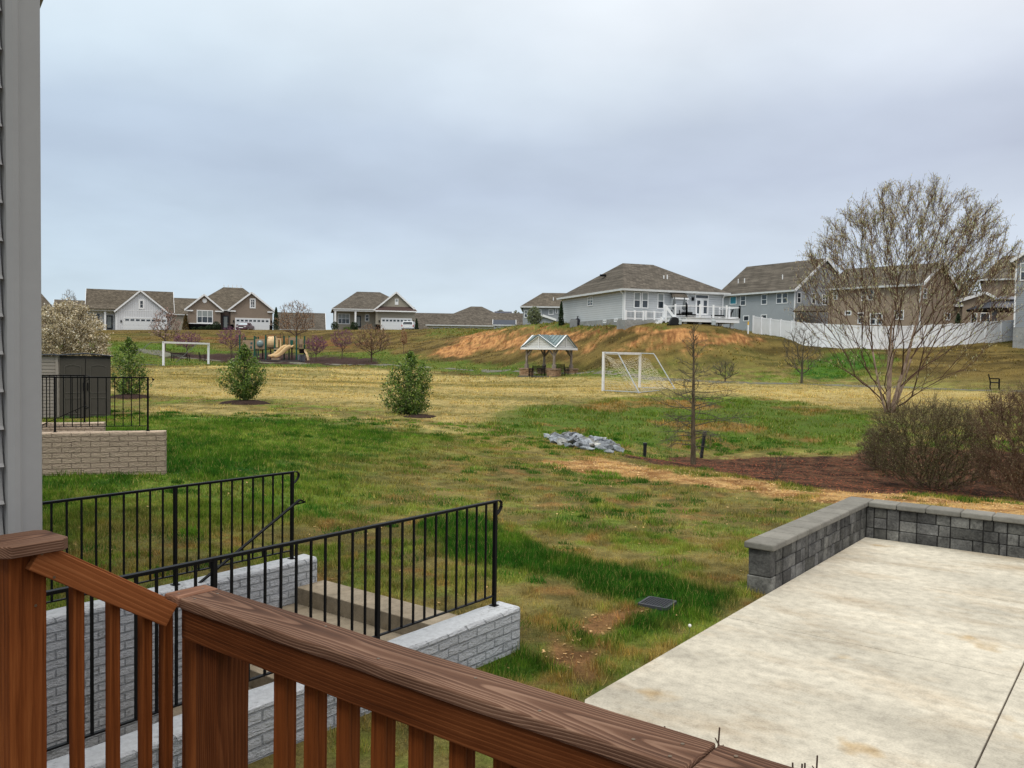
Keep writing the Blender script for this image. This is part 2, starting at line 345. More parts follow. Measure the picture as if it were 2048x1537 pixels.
for q in [(640, 1160, 9.4), (331, 942, 15), (80, 957, 14.2), (600, 900, 20.5), (400, 1000, 13.1), (850, 1000, 14.9), (1000, 900, 23.4), (1085, 882, 27.0), (1240, 907, 24.2), (1400, 940, 20.7),
          (1600, 975, 18.2), (1900, 1005, 16.5), (2048, 1020, 15.8), (1250, 960, 19.0), (1300, 915, 27.4), (1385, 930, 25.7), (1500, 935, 25.6), (1800, 975, 21.4), (2040, 995, 20), (1260, 905, 27.7), (1450, 900, 29.5), (1700, 900, 29),
          (1950, 920, 25.7), (1120, 862, 30.2), (1300, 850, 32.5), (1500, 860, 32.5), (1700, 850, 34.4), (1200, 800, 42.7), (1450, 800, 44.8), (1780, 825, 38.2), (1950, 800, 45), (900, 830, 34.2), (490, 808, 35), (258, 795, 37.4),
          (820, 832, 33), (600, 850, 26.8), (300, 850, 25.1), (90, 832, 29.2), (700, 770, 49.6), (1000, 780, 49), (1206, 783, 48), (1350, 778, 48), (300, 760, 48.7), (375, 730, 77), (100, 745, 60), (700, 735, 81), (1100, 745, 69), (1300, 765, 59), (1600, 768, 55),
          (1950, 778, 53), (560, 722, 95), (300, 714, 95), (150, 708, 95), (0, 705, 95), (700, 722, 92), (100, 690, 112), (250, 690, 110), (100, 662, 133), (250, 662, 133), (450, 662, 133), (560, 690, 115), (640, 661, 132), (740, 661, 128), (740, 690, 112), (740, 716, 96), (850, 658, 118), (860, 717, 88),
          (860, 690, 99), (1000, 655, 98), (1000, 735, 78), (1000, 700, 86), (1250, 652, 73.6), (1250, 745, 63.5), (1250, 700, 68.5), (1310, 652, 73), (1310, 700, 68), (1450, 655, 72), (1450, 755, 60), (1450, 700, 67), (1508, 673, 80), (1540, 715, 68), (1606, 689, 70), (1685, 696, 67), (1824, 695, 70), (1938, 690, 72),
          (1850, 765, 56), (1850, 730, 62), (2035, 681, 74), (2040, 760, 57), (2040, 720, 64), (1690, 730, 63), (1050, 653, 92), (1100, 651, 86), (1180, 651, 80), (1140, 645, 88), (1215, 651, 77), (1350, 654, 71.5), (1100, 700, 78), (1172, 700, 74.5), (1155, 749, 66.5), (1165, 747, 69.5), (1108, 744, 70.5), (1060, 743, 71.5)]:
    cp(*q)
CP = np.array(CP); _P = CP[:, :2] / 10.0
def _phi(r): return r
_n = len(CP); _A = np.zeros((_n + 3, _n + 3)); _d = np.sqrt(((_P[:, None] - _P[None]) ** 2).sum(-1))
_A[:_n, :_n] = _phi(_d) - np.eye(_n) * .045; _A[:_n, _n] = 1; _A[:_n, _n + 1:] = _P; _A[_n, :_n] = 1; _A[_n + 1:, :_n] = _P.T
_w = np.linalg.solve(_A, np.concatenate([CP[:, 2], np.zeros(3)]))
def hgt(X, Y):
    X = np.atleast_1d(np.asarray(X, float)); Y = np.atleast_1d(np.asarray(Y, float)); out = np.empty(X.shape).ravel(); x = X.ravel() / 10; y = Y.ravel() / 10
    for i in range(0, len(x), 20000):
        a = x[i:i + 20000]; c = y[i:i + 20000]
        d = np.sqrt((a[:, None] - _P[None, :, 0]) ** 2 + (c[:, None] - _P[None, :, 1]) ** 2)
        out[i:i + 20000] = _phi(d) @ _w[:_n] + _w[_n] + a * _w[_n + 1] + c * _w[_n + 2]
    out = out.reshape(X.shape)
    dd = np.clip(np.sqrt(X ** 2 + Y ** 2), 5, 60)
    near = ((X - 8) / 12) ** 2 + ((Y - 8) / 8) ** 2
    out = out + (fbm(X, Y, .45, 3, 5) - .5) * .10 * sst(.8, 1.4, near) + (fbm(X, Y, 2.2, 3, 9) - .5) * .05 * sst(.8, 1.4, near) * (dd < 60)
    out = out + (fbm(X, Y, .5, 3, 19) - .5) * .35 * sst(62, 75, np.hypot(X, Y)) * sst(140, 125, Y)
    return out
def gz(x, y): return float(hgt(x, y)[0])
def gnd(px, py, t0=5.0, t1=170.0):
    d = ray(px, py); ts = np.geomspace(t0, t1, 900); X = d.x * ts; Y = d.y * ts; Z = CAMZ + d.z * ts; h = hgt(X, Y)
    k = np.where(Z <= h)[0]
    i = k[0] if len(k) else len(ts) - 1
    if len(k) and i > 0:
        a = (Z[i - 1] - h[i - 1]); b_ = (h[i] - Z[i]); t = ts[i - 1] + (ts[i] - ts[i - 1]) * a / max(a + b_, 1e-9)
    else: t = ts[i]
    return Vector((d.x * t, d.y * t, gz(d.x * t, d.y * t)))
# ---------------------------------------------------------------- ground cover zones
def wpoly(pts): return np.array([[*gnd(x, y)[:2]] for x, y in pts])
def pip(X, Y, poly):
    ins = np.zeros(X.shape, bool); n = len(poly); j = n - 1
    for i in range(n):
        xi, yi = poly[i]; xj, yj = poly[j]
        c = ((yi > Y) != (yj > Y)) & (X < (xj - xi) * (Y - yi) / (yj - yi + 1e-12) + xi); ins ^= c; j = i
    return ins
def pdist(X, Y, poly):
    """signed distance, positive inside"""
    D = np.full(X.shape, 1e9); n = len(poly)
    for i in range(n):
        a = poly[i]; b = poly[(i + 1) % n]; ab = b - a; L = (ab ** 2).sum() + 1e-12
        t = np.clip(((X - a[0]) * ab[0] + (Y - a[1]) * ab[1]) / L, 0, 1)
        D = np.minimum(D, np.hypot(X - a[0] - t * ab[0], Y - a[1] - t * ab[1]))
    return np.where(pip(X, Y, poly), D, -D)
Z_ = {
 'lush1': [(-400, 880), (80, 850), (330, 832), (560, 838), (700, 850), (900, 872), (860, 905), (700, 925), (660, 985), (400, 1010), (200, 1060), (-400, 1300)],
 'lush2': [(560, 960), (720, 950), (700, 1010), (600, 1050), (400, 1060), (330, 1010)],
 'stripe': [(860, 1055), (960, 1035), (1090, 1100), (1250, 1135), (1330, 1165), (1460, 1195), (1380, 1245), (1260, 1310), (1190, 1345), (1170, 1290), (1240, 1215), (1130, 1165), (1000, 1150), (880, 1110)],
 'wallside': [(1050, 1240), (1120, 1260), (1110, 1340), (1020, 1370), (900, 1330), (980, 1300)],
 'dale': [(1060, 815), (1200, 800), (1400, 795), (1560, 800), (1740, 830), (1760, 880), (1700, 905), (1550, 900), (1430, 900), (1330, 905), (1250, 895), (1150, 870), (1020, 868), (960, 850), (1000, 825)],
 'foot': [(200, 697), (330, 690), (420, 700), (560, 705), (760, 700), (900, 722), (1000, 728), (1200, 742), (1300, 748), (1290, 762), (1000, 752), (860, 742), (700, 732), (300, 733), (150, 730)],
 'tan1': [(215, 745), (300, 733), (700, 733), (860, 743), (1000, 752), (1290, 760), (1500, 765), (1760, 775), (2048, 790), (2048, 815), (1800, 822), (1560, 815), (1500, 790), (1200, 798), (1050, 812), (990, 850), (880, 845), (700, 815), (560, 800), (300, 790), (215, 780)],
 'tan2': [(330, 806), (520, 822), (760, 838), (900, 850), (1000, 868), (960, 885), (800, 855), (600, 838), (340, 832), (290, 818)],
 'mulch': [(1240, 908), (1320, 912), (1420, 912), (1560, 915), (1700, 915), (1800, 900), (2100, 905), (2100, 1000), (1950, 996), (1700, 986), (1500, 958), (1400, 940), (1300, 924), (1240, 914)],
 'chips': [(1090, 925), (1200, 918), (1330, 935), (1420, 945), (1550, 958), (1750, 978), (2100, 1005), (2100, 1060), (1900, 1040), (1740, 1022), (1640, 1010), (1500, 985), (1350, 962), (1230, 945), (1110, 940)],
 'dirt1': [(1110, 1345), (1080, 1310), (1130, 1270), (1170, 1230), (1230, 1225), (1290, 1215), (1300, 1225), (1230, 1250), (1210, 1300), (1180, 1370), (1160, 1400)],
 'straw1': [(845, 718), (870, 703), (930, 672), (1010, 661), (1180, 662), (1180, 700), (1060, 702), (980, 700), (930, 716)],
 'straw2': [(1180, 662), (1290, 655), (1400, 663), (1300, 672), (1240, 668), (1180, 685)],
 'straw3': [(1320, 668), (1400, 662), (1500, 676), (1505, 695), (1400, 692), (1380, 706), (1310, 694), (1230, 702), (1215, 692), (1290, 680)],
 'red1': [(540, 672), (640, 678), (720, 682), (760, 694), (700, 699), (610, 690), (520, 690), (380, 684), (380, 674)],
 'greenbank': [(1610, 720), (1660, 702), (1720, 700), (1760, 715), (1740, 745), (1650, 762), (1600, 760)],
 'crest': [(860, 652), (1050, 650), (1300, 646), (1510, 650), (1510, 664), (1330, 662), (1200, 664), (1050, 662), (860, 668)],
 'play': [(330, 704), (400, 709), (500, 706), (600, 708), (700, 715), (758, 724), (760, 729), (640, 729), (420, 722), (330, 716)],
 'leftbank': [(-200, 685), (200, 683), (420, 690), (420, 704), (200, 702), (-200, 702)],
}
ZW = {k: wpoly(v) for k, v in Z_.items()}
CC = {k: np.array(srgb(*v)) for k, v in dict(
    lush=(46, 88, 28), lush_l=(118, 138, 58), thatch=(146, 134, 82), thatch_d=(106, 100, 58), olive=(96, 92, 42), green=(82, 114, 38), tan=(184, 166, 110), tan_g=(124, 118, 70),
    straw=(190, 142, 92), straw_d=(128, 88, 54), bank=(118, 102, 58), bank_d=(82, 70, 38), mulch=(98, 72, 55), mulch_d=(56, 42, 33), chips=(206, 168, 112), chips_d=(158, 116, 72), dirt=(160, 122, 82), dirt_d=(118, 88, 58), dark=(66, 50, 46), bright=(82, 104, 40)).items()}
def zones(X, Y):
    """world x, y -> colour, blade density, blade height, blade greenness"""
    X = np.asarray(X, float); Y = np.asarray(Y, float); D = np.hypot(X, Y); sc = np.clip(D / 25, .25, 1.7)
    w1 = (fbm(X, Y, .9, 4, 31) - .5); w2 = (fbm(X, Y, .25, 3, 41) - .5); w3 = fbm(X, Y, 3.5, 3, 51) - .5
    warp = (w1 * 2.2 + w3 * .8) * sc + w2 * 2.5 * np.clip(D / 60, 0, 1.5)
    big = fbm(X, Y, .16, 4, 61); med = fbm(X, Y, .7, 4, 71); fine = fbm(X, Y, 3.0, 4, 81); hf = fbm(X, Y, 7.5, 3, 87)
    farslope = sst(62, 74, D)
    def M(k, soft): return sst(-soft, soft, pdist(X, Y, ZW[k]) + warp * 1.0)
    def L(a, b, t): return a[None] * (1 - t[:, None]) + b[None] * t[:, None]
    def blend(c, c2, m): return c * (1 - m[:, None]) + c2 * m[:, None]
    t = sst(.35, .65, med * .3 + fine * .35 + hf * .35)
    col = L(CC['thatch_d'], CC['thatch'], t); gr = sst(.47, .58, fbm(X, Y, 1.4, 4, 75) * .6 + fine * .4) * (.35 + .65 * sst(.42, .58, big)); col = blend(col, L(CC['green'], CC['lush_l'], t), gr * .8)
    col = blend(col, np.tile(CC['chips_d'], (len(X), 1)), sst(.66, .72, fbm(X, Y, 2.6, 4, 91)) * .5 * (D < 40))
    den = .45 + .55 * gr; ht = .035 + .03 * gr
    # banks far away
    st = sst(.4, .6, fbm(X * .5, Y * 1.6, .9, 4, 15)); bc = L(CC['bank_d'], CC['bank'], st)
    bc = blend(bc, np.tile(CC['bright'], (len(X), 1)), sst(.52, .68, fbm(X, Y, .12, 3, 23)) * .22)
    m = sst(60, 68, D); col = blend(col, bc, m)
    def put(k, a, b, soft=.3, dn=.6, h=.05, tt=t, amt=1.0):
        nonlocal col, den, ht
        m = M(k, soft) * amt; col = blend(col, L(CC[a], CC[b], tt), m); den = den * (1 - m) + dn * m; ht = ht * (1 - m) + h * m
    tb = sst(.38, .62, fbm(X, Y, .5, 4, 27) * .5 + fine * .5)
    put('tan1', 'tan_g', 'tan', 1.2, .7, .05, sst(.34, .60, fbm(X * .35, Y, .3, 4, 33) * .6 + hf * .4)); put('tan2', 'tan_g', 'tan', .8, .6, .05, tb, .8)
    put('lush1', 'lush', 'green', 2.2, 1.5, .09, sst(.3, .7, fbm(X, Y, .9, 4, 29) * .6 + fine * .4)); _m = M('lush1', 1.2) * sst(.48, .62, fbm(X, Y, .7, 4, 129) * .6 + hf * .4); col = blend(col, L(CC['green'], CC['lush_l'], t), _m * .8); ht = ht - _m * .03; put('lush2', 'green', 'lush_l', .5, 1.2, .08, amt=.8)
    put('stripe', 'lush', 'green', .2, 1.9, .10, sst(.45, .85, fbm(X, Y, 1.5, 4, 77))); put('wallside', 'lush', 'green', .15, 1.6, .09)
    put('dale', 'green', 'bright', .9, 1.1, .09, tb, .85)
    md = M('dale', .9) * sst(.52, .66, fbm(X, Y, .45, 4, 39)); col = blend(col, L(CC['thatch_d'], CC['chips_d'], t), md * .75)
    put('foot', 'green', 'bright', 1.2, .9, .06, amt=.75); put('crest', 'bank', 'bright', 1.0, .7, .08); put('greenbank', 'lush', 'green', 1.2, 1, .1); put('leftbank', 'green', 'bright', 3, .8, .08, amt=.75)
    for k in ('straw1', 'straw2', 'straw3'):
        gaps = sst(.67, .54, fbm(X * .5, Y * 1.3, .6, 4, 47) * .7 + hf * .3); m_ = M(k, .9) * (.08 + .92 * gaps)
        col = blend(col, L(CC['straw_d'], CC['straw'], sst(.35, .62, fine * .5 + hf * .5)), m_); den = den * (1 - .7 * m_)
    k = M('red1', 1.5) * sst(.48, .62, fbm(X, Y, .4, 4, 49)); col = blend(col, np.tile(CC['straw_d'], (len(X), 1)), k * .7); den = den * (1 - .6 * k)
    put('chips', 'chips_d', 'chips', .25, .12, .04, sst(.3, .6, fine)); g = M('chips', .25) * sst(.60, .70, fbm(X, Y, .8, 4, 57)); col = blend(col, np.tile(CC['green'], (len(X), 1)), g * .8); den = den + g * .8; ht = ht + g * .04
    put('mulch', 'mulch_d', 'mulch', .25, .0, .03, sst(.3, .65, fine))
    g = sst(-.1, .1, pdist(X, Y, ZW['dirt1']) + w3 * .5) * sst(.66, .54, fbm(X, Y, 2.4, 4, 63)); col = blend(col, L(CC['dirt_d'], CC['dirt'], t), g); den = den * (1 - .93 * g)
    put('play', 'dark', 'dark', .8, .0, .02)
    col = col * (.82 + .36 * fine)[:, None] * (.9 + .2 * big)[:, None]
    return col, den, ht
def in_rect(X, Y, O, a, b, a0, a1, b0, b1):
    dx = X - O.x; dy = Y - O.y; p = dx * a.x + dy * a.y; q = dx * b.x + dy * b.y
    return (p > a0) & (p < a1) & (q > b0) & (q < b1)
def axis(segs):
    o = []
    for a, b, s in segs: o += list(np.arange(a, b, s))
    return np.array(o + [segs[-1][1]])
xs = axis([(-1200, -300, 60), (-300, -100, 8), (-100, -45, 2), (-45, -20, .5), (-20, 22, .14), (22, 50, .5), (50, 100, 1.5), (100, 300, 8), (300, 1200, 60)])
ys = axis([(-600, -20, 40), (-20, 2, 1), (2, 30, .14), (30, 50, .3), (50, 80, .5), (80, 140, .8), (140, 300, 8), (300, 1400, 60)])
XX, YY = np.meshgrid(xs, ys); ZZ = hgt(XX, YY)
V = np.stack([XX.ravel(), YY.ravel(), ZZ.ravel()], 1); nx, ny = len(xs), len(ys)
I = np.arange(nx * ny).reshape(ny, nx); Q = np.stack([I[:-1, :-1], I[:-1, 1:], I[1:, 1:], I[1:, :-1]], -1).reshape(-1, 4)
cxy = V[Q].mean(1)
cut = in_rect(cxy[:, 0], cxy[:, 1], SW_O, -U2, U1, .12, 6.0, .14, 2.93) | in_rect(cxy[:, 0], cxy[:, 1], NW_O, -U2N, U1N, 1.62, 6.9, .14, 2.72)
Q = Q[~cut]
tcol, _, _ = zones(V[:, 0], V[:, 1])
me = bpy.data.meshes.new('ground'); me.vertices.add(len(V)); me.vertices.foreach_set('co', V.astype(np.float32).ravel())
me.loops.add(Q.size); me.loops.foreach_set('vertex_index', Q.ravel().astype(np.int32)); me.polygons.add(len(Q)); me.polygons.foreach_set('loop_start', np.arange(0, Q.size, 4, dtype=np.int32))
me.update(calc_edges=True); me.polygons.foreach_set('use_smooth', [True] * len(Q))
a_ = me.attributes.new('tint', 'FLOAT_COLOR', 'POINT'); a_.data.foreach_set('color', np.concatenate([tcol, np.ones((len(V), 1))], 1).astype(np.float32).ravel())
b = NB('ground_cover'); at_n = b.n('ShaderNodeAttribute', attribute_name='tint')
n1_ = b.noise(22, 6, .75); n2_ = b.noise(5.0, 6, .7); n3_ = b.noise(90, 3, .6); n4_ = b.noise(.55, 5, .6, v=b.mapv((.6, 1.3, 1)))
k = b.math('ADD', b.math('ADD', b.math('MULTIPLY', n1_, .4), b.math('MULTIPLY', n2_, .25)), b.math('ADD', b.math('MULTIPLY', n3_, .2), b.math('MULTIPLY', n4_, .15)))
c_ = b.mix(1.0, at_n.outputs['Color'], b.ramp(k, [(.38, (.42, .40, .36)), (.5, (.80, .80, .80)), (.62, (1.35, 1.33, 1.25))]), 'MULTIPLY')
ground_mat = b.fin(c_, .95, b.bump(b.math('ADD', n1_, n2_), .9, .06), spec=.08)
me.materials.append(ground_mat); ground = bpy.data.objects.new('ground', me); COL.objects.link(ground); tag(ground, 'rough lawn rising to a grassy bank', kind='structure')
# ---------------------------------------------------------------- grass
rng = np.random.default_rng(3)
def blades(name, X, Y, h, w, col, lean=.5):
    n = len(X); Z = hgt(X, Y); a = rng.uniform(0, 2 * np.pi, n); dx, dy = np.cos(a) * w / 2, np.sin(a) * w / 2
    b_ = rng.uniform(0, 2 * np.pi, n); w = np.broadcast_to(w, n); l = np.abs(rng.normal(0, lean, n)) * h; P = np.empty((n, 3, 3))
    P[:, 0] = np.stack([X - dx, Y - dy, Z - .012], 1); P[:, 1] = np.stack([X + dx, Y + dy, Z - .012], 1); P[:, 2] = np.stack([X + np.cos(b_) * l, Y + np.sin(b_) * l, Z + h], 1)
    return P.reshape(-1, 3), col
GRT = gnd(1315, 1210)
def field(name, label, y0, y1, n, k=1.0, wd=.006, hs=1.0, kmin=.15):
    # candidates over a wedge in front of the viewer, a little wider than the frame
    Y = np.sqrt(rng.uniform(y0 ** 2, y1 ** 2, n)); X = rng.uniform(-.70, .68, n) * (Y + 2)
    Xc = np.round(X / .13) * .13; Yc = np.round(Y / .13) * .13
    c, d, h = zones(X, Y)
    tuft = sst(.35, .75, fbm(X, Y, 4.0 if y1 < 30 else 1.2, 3, 101))
    keep = rng.uniform(0, 1, n) < np.clip(d * k * (.35 + .9 * tuft), 0, 1)
    keep &= ~in_rect(X, Y, SW_O, -U2, U1, -.08, 9, -.03, 3.1) & ~in_rect(X, Y, NW_O, -U2N, U1N, -.02, 9, -.02, .27) & ~in_rect(X, Y, NW_O, -U2N, U1N, 1.3, 9, -.02, 2.9)
    keep &= ~in_rect(X, Y, PT_O, -U1, -U2, -.02, 30, -.36, 30) & ~in_rect(X, Y, PT_O, -U1, -U2, -.4, .1, -.4, 3.95)
    keep &= np.hypot(X - GRT.x, Y - GRT.y) > .27
    X, Y, c, h, tuft = X[keep], Y[keep], c[keep], h[keep], tuft[keep]; n = len(X)
    hh = h * hs * (.45 + .7 * tuft) * rng.uniform(.5, 1.35, n)
    j = (rng.uniform(.55, 1.2, n) + .9 * rng.uniform(0, 1, n) ** 4)[:, None] * np.stack([rng.uniform(.9, 1.2, n), np.ones(n), rng.uniform(.8, 1.1, n)], 1); st = rng.uniform(0, 1, n) < np.where(h < .065, .30, .08)
    g = c.mean(1, keepdims=True); c = c * j; c[st] = c[st] * .35 + np.array(CC['tan']) * .62 * rng.uniform(.6, 1.2, st.sum())[:, None]
    P, c = blades(name, X, Y, hh, wd * rng.uniform(.7, 1.5, n), np.clip(c, 0, .8), .55)
    o = mesh_np(name, P, 3, tintmat('grass_blade', (1.16, 1.14, 1.0), .85, .3, .04), None, c); return tag(o, label, 'grass', kind='stuff')
field('grass', 'short tufted grass of the near lawn', 5.5, 13, 520000, 1.5, .0080, 1.15)
field('grass', 'mown grass round the middle of the lawn', 13, 27, 450000, 1.3, .0135, 1.2)
def tufts():
    X0, Y0, H0, C0 = [], [], [], []
    n = 1700; Yt = np.sqrt(rng.uniform(7.0 ** 2, 31 ** 2, n)); Xt = rng.uniform(-.62, .62, n) * Yt
    c, d, h = zones(Xt, Yt); ok = (d > .3) & (np.hypot(Xt - GRT.x, Yt - GRT.y) > .5) & (rng.uniform(0, 1, n) < .35 + .65 * sst(.45, .6, fbm(Xt, Yt, .35, 3, 201)))
    ok &= ~in_rect(Xt, Yt, SW_O, -U2, U1, -.4, 9, -.3, 3.4) & ~in_rect(Xt, Yt, PT_O, -U1, -U2, -.7, 30, -.7, 30) & ~in_rect(Xt, Yt, NW_O, -U2N, U1N, -.3, 9, -.3, 3.2)
    for x, y in zip(Xt[ok], Yt[ok]):
        m = int(rng.uniform(50, 130)); r_ = rng.uniform(.06, .22) * (1 + y / 40); a = rng.uniform(0, 6.28, m); q = r_ * np.sqrt(rng.uniform(0, 1, m))
        X0.append(x + np.cos(a) * q * 1.3); Y0.append(y + np.sin(a) * q); H0.append(rng.uniform(.06, .15) * (1.15 - .7 * q / r_) * rng.uniform(.6, 1.2, m))
        base = np.array(CC['lush'] if rng.random() < .6 else CC['green']) * (.9 if rng.random() < .7 else 1.3); C0.append(base[None] * rng.uniform(.7, 1.6, (m, 1)))
    X0, Y0, H0, C0 = map(np.concatenate, (X0, Y0, H0, C0)); P, c = blades('g', X0, Y0, H0, .006 + .0005 * Y0, C0, .6)
    tag(mesh_np('grass', P, 3, tintmat('grass_blade', (1.16, 1.14, 1.0), .85, .3, .04), None, c), 'darker grass tufts dotted over the lawn', 'grass', kind='stuff')
tufts()
def litter():
    # wood chips, straw bits and pebbles lying on the bare strips
    n = 110000; Y = np.sqrt(rng.uniform(6.5 ** 2, 32 ** 2, n)); X = rng.uniform(-.55, .68, n) * Y
    mc = pip(X, Y, ZW['chips']); md = pip(X, Y, ZW['dirt1']); mm_ = pip(X, Y, ZW['mulch']); r0 = rng.uniform(0, 1, n)
    k = (mc & (r0 < .9)) | (md & (r0 < .5)) | (mm_ & (r0 < .6)) | (r0 < .022)
    k &= ~in_rect(X, Y, SW_O, -U2, U1, -.1, 9, -.1, 3.2) & ~in_rect(X, Y, PT_O, -U1, -U2, -.4, 30, -.4, 30)
    X, Y, mc, md, mm_ = X[k], Y[k], mc[k], md[k], mm_[k]; n = len(X); Z = hgt(X, Y); s = rng.uniform(.005, .014, n) * (1 + Y / 16); a = rng.uniform(0, 6.28, n); el = rng.uniform(.25, .8, n); tl = rng.uniform(-.3, .3, n)
    u = np.stack([np.cos(a), np.sin(a), tl], 1) * s[:, None]; v = np.stack([-np.sin(a), np.cos(a), tl * .5], 1) * (s * el)[:, None]; C = np.stack([X, Y, Z + .012], 1)
    P = np.empty((n, 4, 3)); P[:, 0] = C - u - v; P[:, 1] = C + u - v * .6; P[:, 2] = C + u * .8 + v; P[:, 3] = C - u * .9 + v * .8
    c = np.where(mm_[:, None], np.array([srgb(120, 70, 48)]), np.array([srgb(200, 166, 116)])) * rng.uniform(.5, 1.25, (n, 1)); c[(~mm_) & (rng.uniform(0, 1, n) < .25)] *= np.array([.6, .45, .35])
    tag(mesh_np('chippings', P.reshape(-1, 3), 4, tintmat('chip_mat', (1, 1, 1), .9), None, c), 'wood chips and pebbles scattered over the bare strips', 'wood chips', kind='stuff')
litter()
field('grass', 'dry and green grass of the playing field', 27, 62, 230000, 1.0, .04, 1.5)
field('grass', 'rough grass of the banks under the houses', 62, 132, 150000, 1.0, .11, 2.4)
# ---------------------------------------------------------------- our house corner
RZL = R(90) - TH
def frame_local(O, rz): return Matrix.Translation(O) @ Matrix.Rotation(rz, 4, 'Z')
FL = frame_local(SW_O, RZL)
M_SID = paint('grey_vinyl_siding', (.27, .275, .275), .55, .1, 2, .25)
M_SIDT = paint('grey_corner_trim', (.30, .31, .315), .5, .08, 2, .2)
ht_ = thing('house', 'grey vinyl sided house corner beside the wooden deck', 'house', SW_O, RZL)
mb = MB(); mb.box(-13, -4.80, -1.46, 8, -2.6, 6.6); mb.build('wall', M_SIDT, ht_)
mb = MB()
z = -1.07
while z < 6.5:     # clapboards facing the deck, each tilted out at its foot
    mb.prism([(-13, -1.46, z), (-13, -1.492, z), (-13, -1.484, z + .012), (-13, -1.466, z + .122), (-13, -1.46, z + .122)], (8.125, 0, 0))
    mb.prism([(-4.80, -1.40, z), (-4.768, -1.40, z), (-4.776, -1.40, z + .012), (-4.794, -1.40, z + .122), (-4.80, -1.40, z + .122)], (0, 9.4, 0))
    z += .125
mb.build('siding', M_SID, ht_)
mb = MB()
for z0, z1 in ((-2.0, 3.905), (3.91, 6.5)):
    d = .0 if z0 < 0 else .0015
    mb.prism([(-4.868, -1.455, z0), (-4.868, -1.500 - d, z0), (-4.850, -1.510 - d, z0), (-4.833, -1.510 - d, z0), (-4.826, -1.503 - d, z0), (-4.763, -1.503 - d, z0), (-4.757 + d, -1.497, z0), (-4.757 + d, -1.40, z0), (-4.80, -1.40, z0)], (0, 0, z1 - z0))
mb.build('corner_trim', M_SIDT, ht_, bevel=.002)
mb = MB()     # curved olive-brown bracket high on the corner
pts = [(-4.756, -1.45, 3.80)]
for i in range(9):
    t = i / 8; pts.append((-4.756 + .004 + .17 * t ** 1.25, -1.45, 3.805 + .42 * t))
pts.append((-4.756, -1.45, 4.28)); mb.prism(pts, (0, .09, 0)); mb.build('bracket', bark('olive_brown', (.06, .055, .03), (.13, .115, .07), 14), ht_, bevel=.004)
mb = MB()
mb.prism([(-13.4, -1.9, 6.5), (-4.3, -1.9, 6.5), (-4.3, 3.2, 9.0), (-13.4, 3.2, 9.0)], (0, 0, .15)); mb.prism([(-13.4, 8.4, 6.5), (-4.3, 8.4, 6.5), (-4.3, 3.2, 9.0), (-13.4, 3.2, 9.0)][::-1], (0, 0, .15))
mb.build('roof', shingles('roof_grey', (.10, .09, .08)), ht_)

# ---------------------------------------------------------------- stairwells with brick-form walls and black railings
def railing(name, label, loc, rz, posts, y, zt, h, grab=None, grp=None, inner=-1):
    """posts: list of x positions (first is the free end); rail runs along local x"""
    t = thing(name, label, 'railing', loc, rz, grp); x0, x1 = posts[0], posts[-1]
    for i, x in enumerate(posts):
        mb = MB(); s = .016
        mb.box(x - s, x + s, y - s, y + s, zt - .01, zt + h); mb.box(x - .035, x + .035, y - .035, y + .035, zt, zt + .006); mb.build('post', M_BLACK, t, bevel=.002)
    mb = MB(); z = zt + h
    mb.box(x1 - .05, x0 + .02, y - .019, y + .019, z, z + .011); mb.box(x1 - .05, x0 + .0, y - .013, y + .013, z - .012, z)
    # flat bar curling over at the free end
    cur = [(x0 + .02, z + .005), (x0 + .06, z + .003), (x0 + .085, z - .02), (x0 + .088, z - .05), (x0 + .072, z - .078), (x0 + .05, z - .10), (x0 + .03, z - .115), (x0 + .016, z - .12)]
    for (a, b_), (c, d) in zip(cur, cur[1:]): mb.bar((a, y, b_), (c, y, d), .034, .008)
    mb.build('top_rail', M_BLACK, t, bevel=.0015)
    mb = MB(); mb.box(x1, x0, y - .012, y + .012, zt + .085, zt + .097); mb.build('bottom_rail', M_BLACK, t)
    for a, b_ in zip(posts, posts[1:]):
        n = max(1, round(abs(a - b_) / .131))
        for k in range(1, n):
            x = a + (b_ - a) * k / n; mb = MB(); mb.box(x - .0075, x + .0075, y - .0075, y + .0075, zt + .09, z - .005); mb.build('baluster', M_BLACK, t)
    if grab:
        (xa, za), (xb, zb) = grab; yy = y + inner * .11; mb = MB()
        mb.bar((xa, yy, za), (xb, yy, zb), .036, .014); mb.bar((xa, yy, za), (xa + .07, yy + .01, za - .035), .03, .012); mb.bar((xa + .07, yy, za - .035), (xa - .02, y, za - .07), .014)
        for f in (.05, .5, .95):
            x = xa + (xb - xa) * f; zc = za + (zb - za) * f; mb.bar((x, yy, zc - .01), (x, y + inner * .012, zc - .06), .012)
        mb.build('grab_rail', M_BLACK, t)
    return t
def brick_wall(name, label, loc, rz, x0, x1, y0, y1, z0, z1, mat, n=40, grp=None):
    """long wall with a slightly uneven top edge"""
    mb = MB(); vs = []; fs = []; k = n + 1
    for i in range(k):
        x = x0 + (x1 - x0) * i / n; e = lambda s: random.uniform(-.004, .004)
        vs += [(x, y0 + .006 + e(0), z1 - .012 + e(0)), (x, y0 + .02, z1 + e(0)), (x, y1 - .02, z1 + e(0)), (x, y1 - .006 + e(0), z1 - .012 + e(0)), (x, y1, z1 - .03), (x, y1, z0), (x, y0, z0), (x, y0, z1 - .03)]
    for i in range(n):
        for j in range(8): fs.append((i * 8 + j, i * 8 + (j + 1) % 8, (i + 1) * 8 + (j + 1) % 8, (i + 1) * 8 + j))
    fs += [tuple(range(8))[::-1], tuple(n * 8 + j for j in range(8))]; mb.add(vs, fs)
    o = mb.build(name, mat, None); o.location = loc; o.rotation_euler = (0, 0, rz); return tag(o, label, 'wall', grp)
